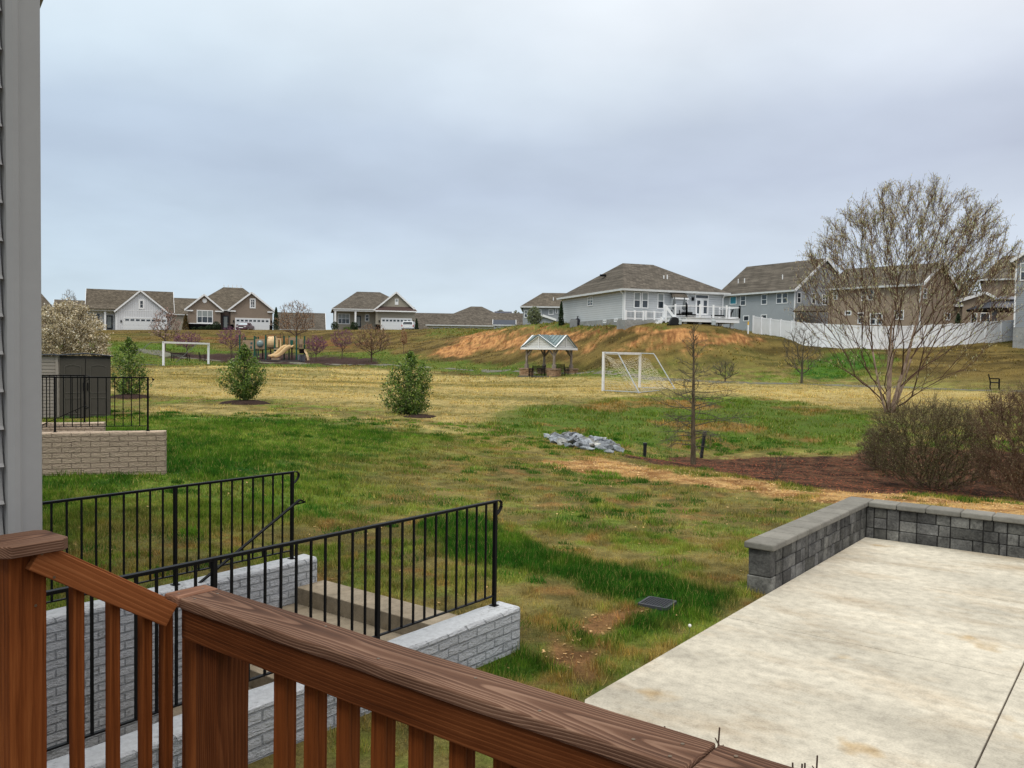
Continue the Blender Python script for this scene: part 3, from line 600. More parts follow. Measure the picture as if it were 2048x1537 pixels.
def stairs(label, loc, rz, x0, y0, y1, ztop, n, rise, run, mat, xend):
    mb = MB(); mb.box(x0 - .39, x0, y0, y1, ztop - 2.9, ztop)
    for i in range(1, n):
        xr = x0 - .39 - run * (i - 1); mb.box(xr - run, xr - .002, y0, y1, ztop - 2.9, ztop - rise * i)
    mb.box(xend, x0 - .39 - run * (n - 1) - .002, y0, y1, ztop - rise * n - .3, ztop - rise * n)
    o = mb.build('concrete_steps', mat, None, bevel=.008); o.location = loc; o.rotation_euler = (0, 0, rz); return tag(o, label, 'steps')
M_WBRICK = brickwall('white_brick_form', (.54, .57, .60), (.33, .355, .38), (.14, .14, .12), .24, .078)
M_TBRICK = brickwall('tan_brick_form', (.46, .37, .285), (.28, .22, .17), (.16, .12, .09), .30, .092)
M_STEP = concrete('step_concrete', (.30, .255, .19), (.22, .18, .12), 1.5)
FX0 = 0.0
brick_wall('brick_wall', 'white painted brick wall along the near side of the basement stairwell', SW_O, RZL, -6.2, 0, 0, .27, -2.6, .43, M_WBRICK)
brick_wall('brick_wall', 'white painted brick wall along the far side of the basement stairwell', SW_O, RZL, -6.2, -.02, 2.80, 3.05, -2.6, .44, M_WBRICK)
stairs('bare concrete steps going down between the two white brick walls', SW_O, RZL, .08, .272, 2.798, .17, 12, .17, .31, M_STEP, -6.2)
railing('metal_railing', 'long black railing on the near white brick wall', SW_O, RZL, [-.13, -1.57, -2.99, -4.41], .20, .43, .95)
railing('metal_railing', 'black railing with slanting grab rail on the far white brick wall', SW_O, RZL, [-.24, -1.62, -3.02, -4.5], 2.96, .44, .95, grab=((-.22, 1.10), (-4.6, -1.31)))
RZN = math.atan2(U2N.y, U2N.x)
ZN = at(297, 862, 15.05).z
brick_wall('brick_wall', 'tan brick patterned wall with pale top, beside the lawn', NW_O, RZN, -7, 0, 0, .25, -1.9, ZN, M_TBRICK)
brick_wall('brick_wall', 'short tan brick wall end just behind the longer tan wall', NW_O, RZN, -7, -1.35, 2.6, 2.85, -1.9, ZN - .04, M_TBRICK)
stairs('concrete steps hidden between the tan brick walls', NW_O, RZN, -1.5, .252, 2.598, ZN - .4, 9, .17, .3, M_STEP, -7)
railing('metal_railing', 'black railing on the tan brick wall in front of the shed', NW_O, RZN, [-.30, -1.78, -3.2, -4.6], .12, ZN, .95)
railing('metal_railing', 'black railing with grab rail behind the tan wall railing', NW_O, RZN, [-1.72, -3.1, -4.5], 2.72, ZN - .04, .95, grab=((-1.7, ZN + .30), (-5, ZN - 1.3)))
# ---------------------------------------------------------------- patio with seat wall
RZP = math.atan2(-U1.y, -U1.x)
M_PATIO = concrete('patio_concrete', (.48, .45, .375), (.34, .265, .175), .8)
mb = MB(); g = .006
for xa, xb in ((0, 2.62), (2.62, 5.24), (5.24, 7.86), (7.86, 11)):
    for ya, yb in ((-9.2, -5.18), (-5.18, -2.53), (-2.53, 0)):
        mb.box(xa + (g if xa else 0), xb - g, ya + g, yb - g, -.14, 0)
pt = mb.build('patio', M_PATIO, None, bevel=.006); pt.location = PT_O; pt.rotation_euler = (0, 0, RZP); tag(pt, 'pale stained concrete patio slab', kind='structure')
mb = MB(); mb.box(.01, 10.99, -9.19, -.01, -.2, -.03); pj = mb.build('patio_joint', paint('joint_dirt', (.06, .035, .03), .9), None); pj.location = PT_O; pj.rotation_euler = (0, 0, RZP); tag(pj, kind='structure')
M_BLOCK = stone('grey_split_block', [(.02, .02, .02), (.075, .075, .075), (.15, .15, .147), (.25, .25, .245)], 3.5)
M_CAP = stone('cap_stone', [(.13, .125, .11), (.19, .185, .165), (.25, .24, .215)], 2.0)
sw = thing('seat_wall', 'low grey block seat wall with smooth cap round the patio corner', 'wall', PT_O, RZP)
rb = random.Random(5)
def blocks(mb, u0, u1, place):
    """random ashlar on one face; place(u0,u1,z0,z1,proud) adds a block"""
    C = [(-.12, .15), (.15, .31), (.31, .468)]
    u = u0
    while u < u1 - .05:
        w = rb.uniform(.28, .46); w = min(w, u1 - u)
        if u1 - u - w < .15: w = u1 - u
        m = rb.random()
        if m < .45:
            for z0, z1 in C:
                k = rb.uniform(.3, .7) if rb.random() < .75 else None
                if k: place(u, u + w * k, z0, z1); place(u + w * k, u + w, z0, z1)
                else: place(u, u + w, z0, z1)
        elif m < .75:
            k = rb.uniform(.3, .45)
            place(u, u + w * k, C[0][0], C[0][1]); place(u + w * k, u + w, C[0][0], C[0][1])
            place(u, u + w * k, C[1][0], C[2][1]); 
            for z0, z1 in C[1:]: place(u + w * k, u + w, z0, z1)
        else:
            place(u, u + w, *C[0]); place(u, u + w * .55, C[1][0], C[1][1]); place(u + w * .55, u + w, C[1][0], C[1][1]); place(u, u + w * .35, *C[2]); place(u + w * .35, u + w, *C[2])
        u += w
def jit(mb, x0, x1, y0, y1, z0, z1, ax):
    g = .007; t = rb.uniform(.55, 1.35); p = rb.uniform(-.004, .012); e = lambda: rb.uniform(-.004, .004)
    vs = []
    for x in (x0, x1):
        for y in (y0, y1):
            for z in (z0 + g * .5, z1 - g * .5): vs.append([x, y, z])
    for v in vs:
        if ax == 'x':   # face towards +x / -x
            v[1] += g if v[1] == y0 else -g; v[0] += (p if v[0] == x1 else -p) + e()
        else:
            v[0] += g if v[0] == x0 else -g; v[1] += (-p if v[1] == y0 else p) + e()
    mb.add(vs, [(0, 1, 3, 2), (4, 6, 7, 5), (0, 4, 5, 1), (2, 3, 7, 6), (0, 2, 6, 4), (1, 5, 7, 3)], (t, t, t * rb.uniform(.94, 1.0)))
mb = MB()
blocks(mb, -3.92, -.02, lambda a, b_, z0, z1: jit(mb, -.29, -.012, a, b_, z0, z1, 'x'))
blocks(mb, -.0, 10.9, lambda a, b_, z0, z1: jit(mb, a, b_, .012, .29, z0, z1, 'y'))
jit(mb, -.29, -.002, -.015, .29, -.12, .468, 'x')
mb.build('block', M_BLOCK, sw, bevel=.010)
mb = MB(); mb.box(-.275, -.03, -3.9, .27, -.15, .466); mb.box(-.03, 10.9, .03, .27, -.15, .466); mb.build('core', paint('mortar_dark', (.03, .03, .03), .95), sw)
mb = MB(); y = -3.96
while y < -.06:
    l = rb.choice([.30, .40, .46]); l = min(l, -.035 - y); t = rb.uniform(.88, 1.1); mb.box(-.33, .035, y + .002, y + l - .002, .47, .55, col=(t, t, t)); y += l
mb.box(-.33, .033, -.033, .33, .4705, .551, col=(.95,) * 3); x = .035
while x < 10.8:
    l = rb.choice([.30, .40, .46]); t = rb.uniform(.88, 1.1); mb.box(x + .002, x + l - .002, -.035, .33, .47, .55, col=(t, t, t)); x += l
cp_ = mb.build('cap', M_CAP, sw); m_ = cp_.modifiers.new('b', 'BEVEL'); m_.width = .02; m_.segments = 3
# drain grate, set in the lawn
g0 = gnd(1315, 1210); gt = thing('drain_grate', 'square dark grey drain grate set in the grass near the patio', 'drain', (g0.x, g0.y, g0.z + .02), RZP + .1)
mb = MB(); s = .155
for a in (-1, 1): mb.box(-s, s, a * s - .012, a * s + .012, -.02, .012); mb.box(a * s - .012, a * s + .012, -s, s, -.02, .0125)
for i in range(-4, 5): mb.bar((-s, i * .031, .004), (s, i * .031, .004), .006, .008); mb.bar((i * .031, -s, .003), (i * .031, s, .003), .006, .008)
mb.build('grille', paint('grate_grey', (.05, .055, .065), .7), gt)
mb = MB(); mb.box(-.15, .15, -.15, .15, -.08, -.012); mb.build('basin', paint('grate_black', (.01, .012, .014), .8), gt)

# ---------------------------------------------------------------- wooden deck railing
M_W1 = wood('stained_wood_top', (.055, .028, .018), (.125, .066, .042), (.27, .17, .118), 30, .26)
M_W2 = wood('stained_wood_side', (.035, .010, .003), (.095, .028, .008), (.19, .066, .022), 14, .12)
M_W3 = wood('stained_wood_post', (.07, .018, .004), (.175, .050, .012), (.31, .108, .030), 7, .12)
dk = thing('wooden_deck', 'brown stained wooden deck railing across the foreground', 'deck')
def board(name, p, q, w, h, mat, parent=dk, bev=.004, roll=0, ends=None, scale=1):
    """a board from p to q, width w sideways and height h; grain runs along its own x"""
    p, q = Vector(p), Vector(q); L = (q - p).length; d = (q - p).normalized(); up = Vector((0, 0, 1))
    if abs(d.z) > .95: up = U2 if roll == 0 else U1
    y = up.cross(d).normalized(); z = d.cross(y)
    mb = MB(); n = max(1, int(L / .12)); o = rb.uniform(0, 9); k = n + 1; vs = []; fs = []
    for i in range(k):
        x = L * i / n; e = lambda: rb.uniform(-.0009, .0009) if 0 < i < n else 0
        vs += [(x, -w / 2 + e(), -h / 2 + e()), (x, w / 2 + e(), -h / 2 + e()), (x, w / 2 + e(), h / 2 + e()), (x, -w / 2 + e(), h / 2 + e())]
    for i in range(n):
        for j in range(4): fs.append((i * 4 + j, i * 4 + (j + 1) % 4, (i + 1) * 4 + (j + 1) % 4, (i + 1) * 4 + j))
    fs += [(0, 1, 2, 3)[::-1], tuple(n * 4 + j for j in range(4))]; fs = [f[::-1] for f in fs]
    mb.add(vs, fs); ob = mb.build(name, mat, parent, bevel=bev)
    M = Matrix((( d.x, y.x, z.x, p.x), (d.y, y.y, z.y, p.y), (d.z, y.z, z.z, p.z), (0, 0, 0, 1))); ob.matrix_local = M
    return ob
ZT = 1.85; A = Vector((-1.136, 2.88, 0)); T = -U1       # t runs right along the rail, s runs away (U2)
def RP(t, s, z): return A + T * t + U2 * s + Vector((0, 0, z))
WB = .157
JT = 1.90
board('top_board', RP(.002, WB / 2, ZT - .019), RP(JT, WB / 2, ZT - .019), WB, .038, M_W1, bev=.007)
board('top_board', RP(JT + .004, WB / 2 + .003, ZT - .021), RP(JT + 2.6, WB / 2 + .003, ZT - .021), WB, .038, M_W1, bev=.007)
board('end_cap', RP(-.048, -.002, ZT - .0185), RP(-.048, WB + .004, ZT - .0185), .093, .038, wood('stained_wood_cap', (.10, .045, .028), (.21, .105, .065), (.36, .21, .14), 20, .2), bev=.009)
board('side_board', RP(-.002, .030, ZT - .038 - .052), RP(JT + 2.5, .030, ZT - .038 - .052), .038, .104, M_W2, bev=.003)
board('back_board', RP(-.002, .110, ZT - .038 - .085), RP(JT + 2.5, .110, ZT - .038 - .085), .038, .104, M_W2, bev=.003)
t = .49
while t < JT + 2.4:
    board('baluster', RP(t, .070, .72), RP(t, .073, ZT - .042), .052, .048, M_W3, bev=.0015); t += .148
board('corner_post', RP(.085, .115, -.1), RP(.085, .115, ZT - .039), .128, .128, M_W2, bev=.004)
board('trim_board', RP(-.012, .066, -.1), RP(-.012, .066, ZT - .040), .11, .028, M_W3, bev=.002)
for tt in (1.45, 3.2): board('rail_post', RP(tt, .175, -.1), RP(tt, .175, ZT - .14), .089, .089, M_W2, bev=.004)
def LP(x, y, z): return FL @ Vector((x, y, z))
zr = lambda x: 2.095 - .64 * (x + 4.90)
NX, NY = -4.965, -1.865
board('newel_post', LP(NX, NY + .03, -.1), LP(NX, NY + .03, 2.094), .10, .105, M_W3, bev=.005)
def capmesh():
    mb = MB(); a = .098; c = .024; P = [(-a + c, -a), (a - c, -a), (a, -a + c), (a, a - c), (a - c, a), (-a + c, a), (-a, a - c), (-a, -a + c)]
    mb.prism([(x, y, 0) for x, y in P], (0, 0, .036)); ob = mb.build('post_cap', M_W1, dk, bevel=.004); ob.matrix_local = FL @ Matrix.Translation((NX + .005, NY + .025, 2.094)); return ob
capmesh()
def sloped(name, xa, xb, y, dz, w, h, mat): return board(name, LP(xa, y, zr(xa) - dz), LP(xb, y, zr(xb) - dz), w, h, mat, bev=.003)
M_W4 = wood('stained_wood_rail', (.15, .044, .012), (.25, .084, .027), (.37, .148, .057), 11, .12)
sloped('stair_rail_board', -4.955, -4.522, NY - .037, .048, .030, .080, M_W4)
sloped('stair_rail_board', -4.905, -4.47, NY + .075, .030, .036, .070, M_W4)
for i, x in enumerate((-4.815, -4.700, -4.590)):
    board('baluster', LP(x, NY + .0, .72), LP(x, NY + .0, zr(x) - .05), .034, .034, M_W3, bev=.0015)
board('baluster', LP(-4.515, NY + .0, .72), LP(-4.515, NY, zr(-4.515) - .05), .034, .034, M_W3, bev=.0015)
# deck floor that the viewer stands on
mb = MB(); y = -6.4
while y < -1.56:
    mb.box(-9.5, -4.42, y, y + .138, .80, .838, M=FL); y += .144
mb.build('floor_board', M_W2, dk)
for x, y in ((-9.3, -6.2), (-4.6, -6.2), (-9.3, -1.7)): board('deck_post', LP(x, y, -.2), LP(x, y, .80), .13, .13, M_W2)
mb = MB()   # screw heads
def screw(p, n, r=.0048):
    n = Vector(n).normalized(); mb.tube([Vector(p) - n * .002, Vector(p) + n * .0012], r, 8)
for t, s in ((.05, .03), (.055, .115), (.62, .125), (.95, .035), (1.25, .10), (1.50, .04), (JT - .05, .03), (JT - .055, .10), (JT - .15, .05), (JT + .06, .04), (JT + .06, .12), (-.05, .03), (-.045, .12)): screw(RP(t, s, ZT), (0, 0, 1))
for x, dz in ((-4.94, .030), (-4.905, .085)): screw(LP(x, NY - .052, zr(x) - dz), -U1, .0045)
screw(LP(-4.945, NY - .0205, 1.93), -U1, .0045)
mb.build('screw', paint('screw_metal', (.20, .15, .10), .4, .2, 20, .1, .8), dk)
# ---------------------------------------------------------------- trees and shrubs
def rvec(r): 
    v = Vector((r.gauss(0, 1), r.gauss(0, 1), r.gauss(0, 1))); return v.normalized()
def limb(r, p, d, L, rad, n, wob, trop, endr=.35):
    pts = [p.copy()]; q = p.copy(); d = d.normalized()
    for i in range(n):
        d = (d + rvec(r) * wob + Vector((0, 0, trop))).normalized(); q = q + d * (L / n); pts.append(q.copy())
    rs = [rad * (1 - (1 - endr) * i / n) for i in range(n + 1)]
    return pts, rs
def leaf_quads(C, size, rngn, asp=.45, droop=0.0, jit=.35):
    """C (n,3) centres -> diamond leaves"""
    n = len(C); a = rngn.normal(size=(n, 3)); a[:, 2] -= droop; a /= np.linalg.norm(a, axis=1, keepdims=True)
    b_ = np.cross(a, rngn.normal(size=(n, 3))); b_ /= np.linalg.norm(b_, axis=1, keepdims=True)
    s = size * rngn.uniform(1 - jit, 1 + jit, n)[:, None]
    P = np.empty((n, 4, 3)); P[:, 0] = C - a * s * .5; P[:, 1] = C + b_ * s * asp * .5; P[:, 2] = C + a * s * .5; P[:, 3] = C - b_ * s * asp * .5
    return P.reshape(-1, 3)
def leafmesh(name, C, size, cols, wts, seed, parent, mat, asp=.45, droop=0, k=.25):
    g = np.random.default_rng(seed); C = np.asarray(C); cols = np.array(cols); i = g.choice(len(cols), len(C), p=np.array(wts) / sum(wts))
    t = cols[i] * g.uniform(1 - k, 1 + k, (len(C), 1)); return mesh_np(name, leaf_quads(C, size, g, asp, droop), 4, mat, parent, t)
M_LEAF = tintmat('leaf', (1, 1, 1), .5, .25, .35, 2)
M_TWIG = bark('twig_brown', (.055, .035, .028), (.15, .10, .075), 20)
M_TWIGG = bark('twig_grey', (.05, .045, .035), (.13, .115, .085), 20)
M_BIRCH = bark('birch_bark', (.14, .085, .065), (.46, .34, .26), 7)
def mulch_ring(px, py, r, label, h=.12):
    g = gnd(px, py); n = 28; mb = MB(); rr = random.Random(int(px)); vs = [(0, 0, h)]
    for k, (f, z) in enumerate(((.45, h), (.8, h * .6), (1.0, 0), (1.12, -.12))):
        for j in range(n):
            a = 2 * math.pi * j / n; q = r * f * (1 + rr.uniform(-.09, .09)); vs.append((math.cos(a) * q, math.sin(a) * q, z + rr.uniform(-.012, .012) * (k < 3)))
    fs = [(0, 1 + j, 1 + (j + 1) % n) for j in range(n)]
    for k in range(3):
        for j in range(n): fs.append((1 + k * n + j, 1 + (k + 1) * n + j, 1 + (k + 1) * n + (j + 1) % n, 1 + k * n + (j + 1) % n))
    mb.add(vs, fs); o = mb.build('mulch_ring', M_MULCH, None, smooth=True); o.location = g; return tag(o, label, 'mulch')
def _mul():
    b = NB('mulch_mat'); n = b.noise(24, 5, .7); n2 = b.noise(4, 4)
    return b.fin(b.ramp(b.math('ADD', b.math('MULTIPLY', n, .7), b.math('MULTIPLY', n2, .3)), [(.35, (.014, .009, .008)), (.65, (.06, .037, .03))]), .95, b.bump(n, .9, .03), spec=.1)
M_MULCH = _mul()
def holly(px, py, top, halfw, label, seed, prof, n=1.0, tall=None):
    g = gnd(px, py); Y = g.y; k = Y / F; H = (py - top) * k; Wd = halfw * k; r = random.Random(seed)
    t = thing('evergreen_tree', label, 'tree', g, 0, 'young broadleaf evergreens on the lawn')
    mb = MB(); pts, rs = limb(r, Vector((0, 0, -.05)), Vector((0, 0, 1)), H * .93, .045, 8, .03, .1, .2); mb.tube(pts, rs, 6)
    tips = []; PX, PY = zip(*prof); side = [r.uniform(.8, 1.15) for _ in range(9)]
    for i in range(int(84 * n)):
        f = PX[0] + (1 - PX[0]) * (i + r.random()) / (84 * n); a = i * 2.4 + r.uniform(-.5, .5)
        rad = Wd * float(np.interp(f, PX, PY)) * r.uniform(.62, 1.1) * side[int((a % 6.283) / 6.283 * 8.99)]
        p = Vector((0, 0, max(.06, H * f - rad * .75))); e = Vector((math.cos(a) * rad, math.sin(a) * rad, H * f)); m1 = p.lerp(e, .5) + Vector((0, 0, -.08 * rad))
        q = [p, p.lerp(m1, .5), m1, m1.lerp(e, .5) + rvec(r) * .02, e]; mb.tube(q, [.013, .011, .009, .006, .004], 3, False); tips.append((q, rad))
    mb.build('trunk', M_TWIGG, t)
    C = []
    for q, rad in tips:
        for _ in range(int(40 + rad * 72)):
            s = r.random() ** .5; i = min(3, int(s * 4)); c = q[i].lerp(q[i + 1], s * 4 - i); sp = .03 + .055 * rad
            C.append((c.x + r.gauss(0, sp), c.y + r.gauss(0, sp), c.z + r.gauss(0, sp * 1.15)))
    leafmesh('crown', C, .10, [(.05, .10, .018), (.12, .20, .030), (.26, .35, .06), (.42, .44, .22)], [4, 4, 2, .6], seed, t, M_LEAF, .45)
    return t
holly(490, 806, 690, 43, 'rounded young evergreen on a dark mulch mound in mid lawn', 11, [(.16, .5), (.24, .85), (.38, 1), (.55, 1), (.68, .92), (.78, .68), (.88, .34), (1, .05)])
holly(820, 829, 704, 50, 'bushy young evergreen reaching down to the grass right of the playground', 12, [(.04, .6), (.14, .95), (.4, 1), (.58, 1), (.72, .9), (.82, .62), (.9, .2), (1, .03)], 1.15)
holly(258, 793, 676, 42, 'loose young evergreen beside the dark shed', 13, [(.06, .6), (.2, .9), (.38, 1), (.55, .92), (.7, .72), (.8, .5), (.9, .3), (1, .05)], .75)
mulch_ring(490, 808, 1.05, 'raised dark mulch mound under the middle young evergreen', .14)
mulch_ring(822, 832, .95, 'thin dark mulch ring under the bushy evergreen', .04)
mulch_ring(258, 795, .85, 'dark mulch mound beside the shed', .13)

def colonize(r, nodes, parents, attr, alpha=.45, bend=.3, nseg=4, wob=.05, upb=.4, origin=None):
    """grow a branch to every attractor from the cheapest node of the tree; returns paths of node ids"""
    cap = len(nodes) + len(attr) * nseg + 5; P = np.zeros((cap, 3)); plen = np.zeros(cap); par = [-1] * cap; n = 0
    for p_, pa in zip(nodes, parents):
        P[n] = p_; par[n] = pa; plen[n] = 0 if pa < 0 else plen[pa] + np.linalg.norm(P[n] - P[pa]); n += 1
    o = P[0] if origin is None else np.array(origin); attr = sorted(attr, key=lambda q: np.linalg.norm(np.array(q) - o)); paths = []
    for q in attr:
        q = np.array(q); d = q - P[:n]; L = np.sqrt((d ** 2).sum(1)) + 1e-6; pen = np.maximum(0, .35 - d[:, 2] / L) * L * .9; c = L + alpha * plen[:n] + pen; i = int(np.argmin(c)); a = P[i]; Li = L[i]
        if par[i] >= 0: u = P[i] - P[par[i]]; u = u / (np.linalg.norm(u) + 1e-9)
        else: u = np.array([0, 0, 1.0])
        ctl = a + (u * (1 - upb) + np.array([0, 0, upb])) * Li * bend; ctl = ctl * .5 + (a + q) / 2 * .5; last = i; path = [i]; m = max(1, min(nseg, int(Li / .12)))
        for k_ in range(1, m + 1):
            t_ = k_ / m; p_ = a * (1 - t_) ** 2 + ctl * 2 * t_ * (1 - t_) + q * t_ * t_
            if k_ < m: p_ = p_ + np.array([r.gauss(0, 1), r.gauss(0, 1), r.gauss(0, 1)]) * wob * Li / m
            P[n] = p_; par[n] = last; plen[n] = plen[last] + np.linalg.norm(P[n] - P[last]); path.append(n); last = n; n += 1
        paths.append(path)
    cnt = np.zeros(n)
    for path in paths: cnt[path[-1]] += 1
    for i in range(n - 1, -1, -1):
        if par[i] >= 0: cnt[par[i]] += cnt[i]
    return P[:n], paths, cnt
def crown_pts(r, n, test, box, shell=None):
    out = []
    while len(out) < n:
        p = [r.uniform(a, b_) for a, b_ in box]
        if test(p): out.append(p)
    return out
def bare_tree(name, label, px, py, top, halfw, seed, twigcol, trunkmat=M_TWIG, nmain=14, lvl=3, stem=.28, rad=.07, up=.25, spread=(.5, 1.0), leaves=None, lsize=.08, lcols=None, lw=None, dens=1.0, group=None, Y=None, cat='tree', tw=.010, lean=0, droop=0, z0=None, lump='bud'):
    g = gnd(px, py) if Y is None else at(px, py, Y)
    if z0 is not None: g.z = z0
    k = g.y / F; H = (py - top) * k; Wd = halfw * k; r = random.Random(seed); t = thing(name, label, cat, g, 0, group)
    pts, rs = limb(r, Vector((0, 0, -.2)), Vector((lean, 0, 1)), H * .55 + .2, rad, 6, .02, .1, .5); zc = H * (stem * .75 + 1) / 2; rz_ = H * (1 - stem * .75) / 2
    def test(p):
        z = (p[2] - zc) / rz_; w = 1 - .22 * z if up > .4 else 1
        return (p[0] / (Wd * w)) ** 2 + (p[1] / (Wd * w)) ** 2 + z * z < 1 and r.random() < .25 + .75 * ((p[0] / Wd) ** 2 + (p[1] / Wd) ** 2 + z * z)
    N = int(nmain * 16 * dens * (1 if lvl > 2 else .5)); A_ = crown_pts(r, N, test, [(-Wd * 1.2, Wd * 1.2), (-Wd * 1.2, Wd * 1.2), (H * stem * .6, H)])
    P, paths, cnt = colonize(r, [tuple(p) for p in pts], [i - 1 for i in range(len(pts))], A_, .55, .35, 4, .06, .35)
    mb = MB(); R_ = lambda c: tw * .75 + (rad * .85) * (c / max(1, N)) ** .55; mb.tube([P[i] for i in range(len(pts))], [rad * (1 - .3 * i / 6) * (.35 + .65 * (cnt[i] / N) ** .5) for i in range(len(pts))], 7); mb.build('trunk', trunkmat, t)
    cr_ = MB(); C = []
    for path in paths:
        cr_.tube([P[i] for i in path], [min(rad * .8, R_(cnt[path[1]]))] + [R_(cnt[i]) for i in path[1:]], 4, False); e = Vector(P[path[-1]]); u = (e - Vector(P[path[-2]])).normalized()
        for _ in range(3):
            L_ = min(Wd, H) * r.uniform(.10, .22); q = [e if r.random() < .6 else Vector(P[path[r.randint(1, len(path) - 1)]])]; v = (u + rvec(r) * .7 + Vector((0, 0, .25))).normalized()
            q += [q[0] + v * L_ * .5, q[0] + (v + rvec(r) * .25).normalized() * L_]; cr_.tube(q, [tw * .65, tw * .55, tw * .4], 3, False)
            for _2 in range(leaves or 0): c = q[r.randint(0, 1)].lerp(q[2], r.random()); C.append((c.x + r.gauss(0, .04), c.y + r.gauss(0, .04), c.z + r.gauss(0, .04)))
    cr_.build('crown', twigcol, t)
    if C: leafmesh('blossom' if 'redbud' in name else lump, C, lsize, lcols, lw, seed, t, M_LEAF, .55, .3)
    return t
RB = [(.24, .08, .16), (.16, .05, .11), (.32, .13, .21)]
M_RT = bark('redbud_twig', (.09, .05, .06), (.17, .10, .11), 20)
for i, (px, py, top, hw, lab) in enumerate([(374, 712, 664, 26, 'purple flowering tree behind the long black bench'), (462, 714, 657, 27, 'purple flowering tree just left of the playground'),
        (632, 723, 672, 22, 'purple flowering tree just right of the playground slide'), (684, 717, 658, 23, 'faint purple flowering tree on the grass below the bank')]):
    bare_tree('redbud_tree', lab, px, py, top, hw, 40 + i, M_RT, nmain=11, lvl=3, stem=.46, rad=.06, up=.22, leaves=3 if i != 3 else 2, lsize=.10, lcols=RB, lw=[3, 2, 1], dens=1.0, group='purple flowering trees round the playground', tw=.012)
ORG = [(.42, .24, .11), (.34, .20, .10), (.50, .36, .24)]
PNK = [(.52, .34, .30), (.45, .26, .20), (.60, .48, .42)]
bare_tree('street_tree', 'small budding tree in front of the white garage', 330, 703, 616, 30, 51, M_TWIG, nmain=13, stem=.34, up=.5, leaves=2, lsize=.13, lcols=PNK, lw=[2, 1, 1], tw=.018, rad=.09)
bare_tree('street_tree', 'tall budding tree rising behind the playground', 592, 688, 602, 38, 52, M_TWIG, nmain=16, stem=.30, up=.5, leaves=2, lsize=.13, lcols=ORG, lw=[3, 2, 1], tw=.018, rad=.10, dens=1.15)
bare_tree('street_tree', 'spreading orange budding tree at the right end of the playground mulch', 743, 724, 650, 40, 53, M_TWIG, nmain=15, stem=.36, up=.5, leaves=2, lsize=.10, lcols=ORG, lw=[3, 2, 1], tw=.016, rad=.10, dens=1.1)
bare_tree('sapling', 'thin reddish sapling in front of the white truck', 807, 706, 657, 7, 54, bark('red_twig', (.16, .07, .04), (.30, .15, .10), 20), nmain=8, stem=.4, up=1.2, rad=.03, tw=.012, leaves=3, lsize=.09, lcols=ORG, lw=[2, 2, 1])
bare_tree('sapling', 'thin staked sapling on its own mulch spot by the bin', 622, 731, 680, 8, 55, M_TWIG, nmain=6, lvl=2, stem=.4, up=.8, rad=.03, tw=.012)
bare_tree('sapling', 'small bare tree by the path behind the goal', 1450, 764, 722, 28, 56, M_TWIGG, nmain=9, stem=.25, up=.3, rad=.05, tw=.010)
bare_tree('sapling', 'slim dark trunked tree between the goal and the birch', 1603, 768, 652, 40, 57, M_TWIGG, M_TWIGG, nmain=16, stem=.25, up=.35, rad=.085, tw=.008)
bare_tree('sapling', 'leafless wispy shrub at the edge of the red mulch', 1553, 958, 890, 22, 58, M_TWIGG, nmain=9, lvl=2, stem=.05, up=.9, rad=.008, tw=.003, dens=.8)
# level-branched young tree in the mulch bed
def tiered(px, py, top, halfw, label, seed):
    g = gnd(px, py); k = g.y / F; H = (py - top) * k; Wd = halfw * k; r = random.Random(seed); t = thing('bare_tree', label, 'tree', g)
    mb = MB(); pts, rs = limb(r, Vector((0, 0, -.2)), Vector((0, 0, 1)), H + .2, .085, 12, .012, .05, .08); mb.tube(pts, rs, 7); mb.build('trunk', bark('mossy_bark', (.055, .042, .028), (.17, .13, .085), 9), t)
    c = MB()
    for i in range(74):
        f = .16 + .80 * (i + r.random() * .8) / 74; x = f * 12; j = min(11, int(x)); p = pts[j].lerp(pts[j + 1], x - j)
        prof = float(np.interp(f, [.14, .25, .38, .55, .7, .85, 1.0], [.45, .95, 1.0, .72, .42, .26, .10])); a = i * 2.4 + r.uniform(-.6, .6)
        L = Wd * prof * r.uniform(.6, 1.25) * 1.12; up = r.uniform(-.05, .35) if f < .72 else r.uniform(.7, 1.6); n = 8
        q, rs_ = limb(r, p, Vector((math.cos(a), math.sin(a), up)), L, .012 * (1.2 - f) + .003, n, .20, -.03 if f < .4 else .02, .3); c.tube(q, rs_, 4, False)
        for m in range(11):
            i2 = r.randint(2, n - 1); e = ((q[i2 + 1] - q[i2]).normalized() + rvec(r) * .9 + Vector((0, 0, .1))).normalized(); q2, r2 = limb(r, q[i2], e, L * r.uniform(.12, .36), .0042, 4, .25, .02, .5); c.tube(q2, r2, 3, False)
            for s in range(2): q3, r3 = limb(r, q2[r.randint(1, 3)], (e + rvec(r) * .9).normalized(), L * r.uniform(.06, .14), .003, 2, .2, 0); c.tube(q3, r3, 3, False)
    c.build('crown', M_TWIGG, t); return t
tiered(1386, 930, 645, 92, 'leafless young tree with level tiered twigs standing in the red mulch', 61)
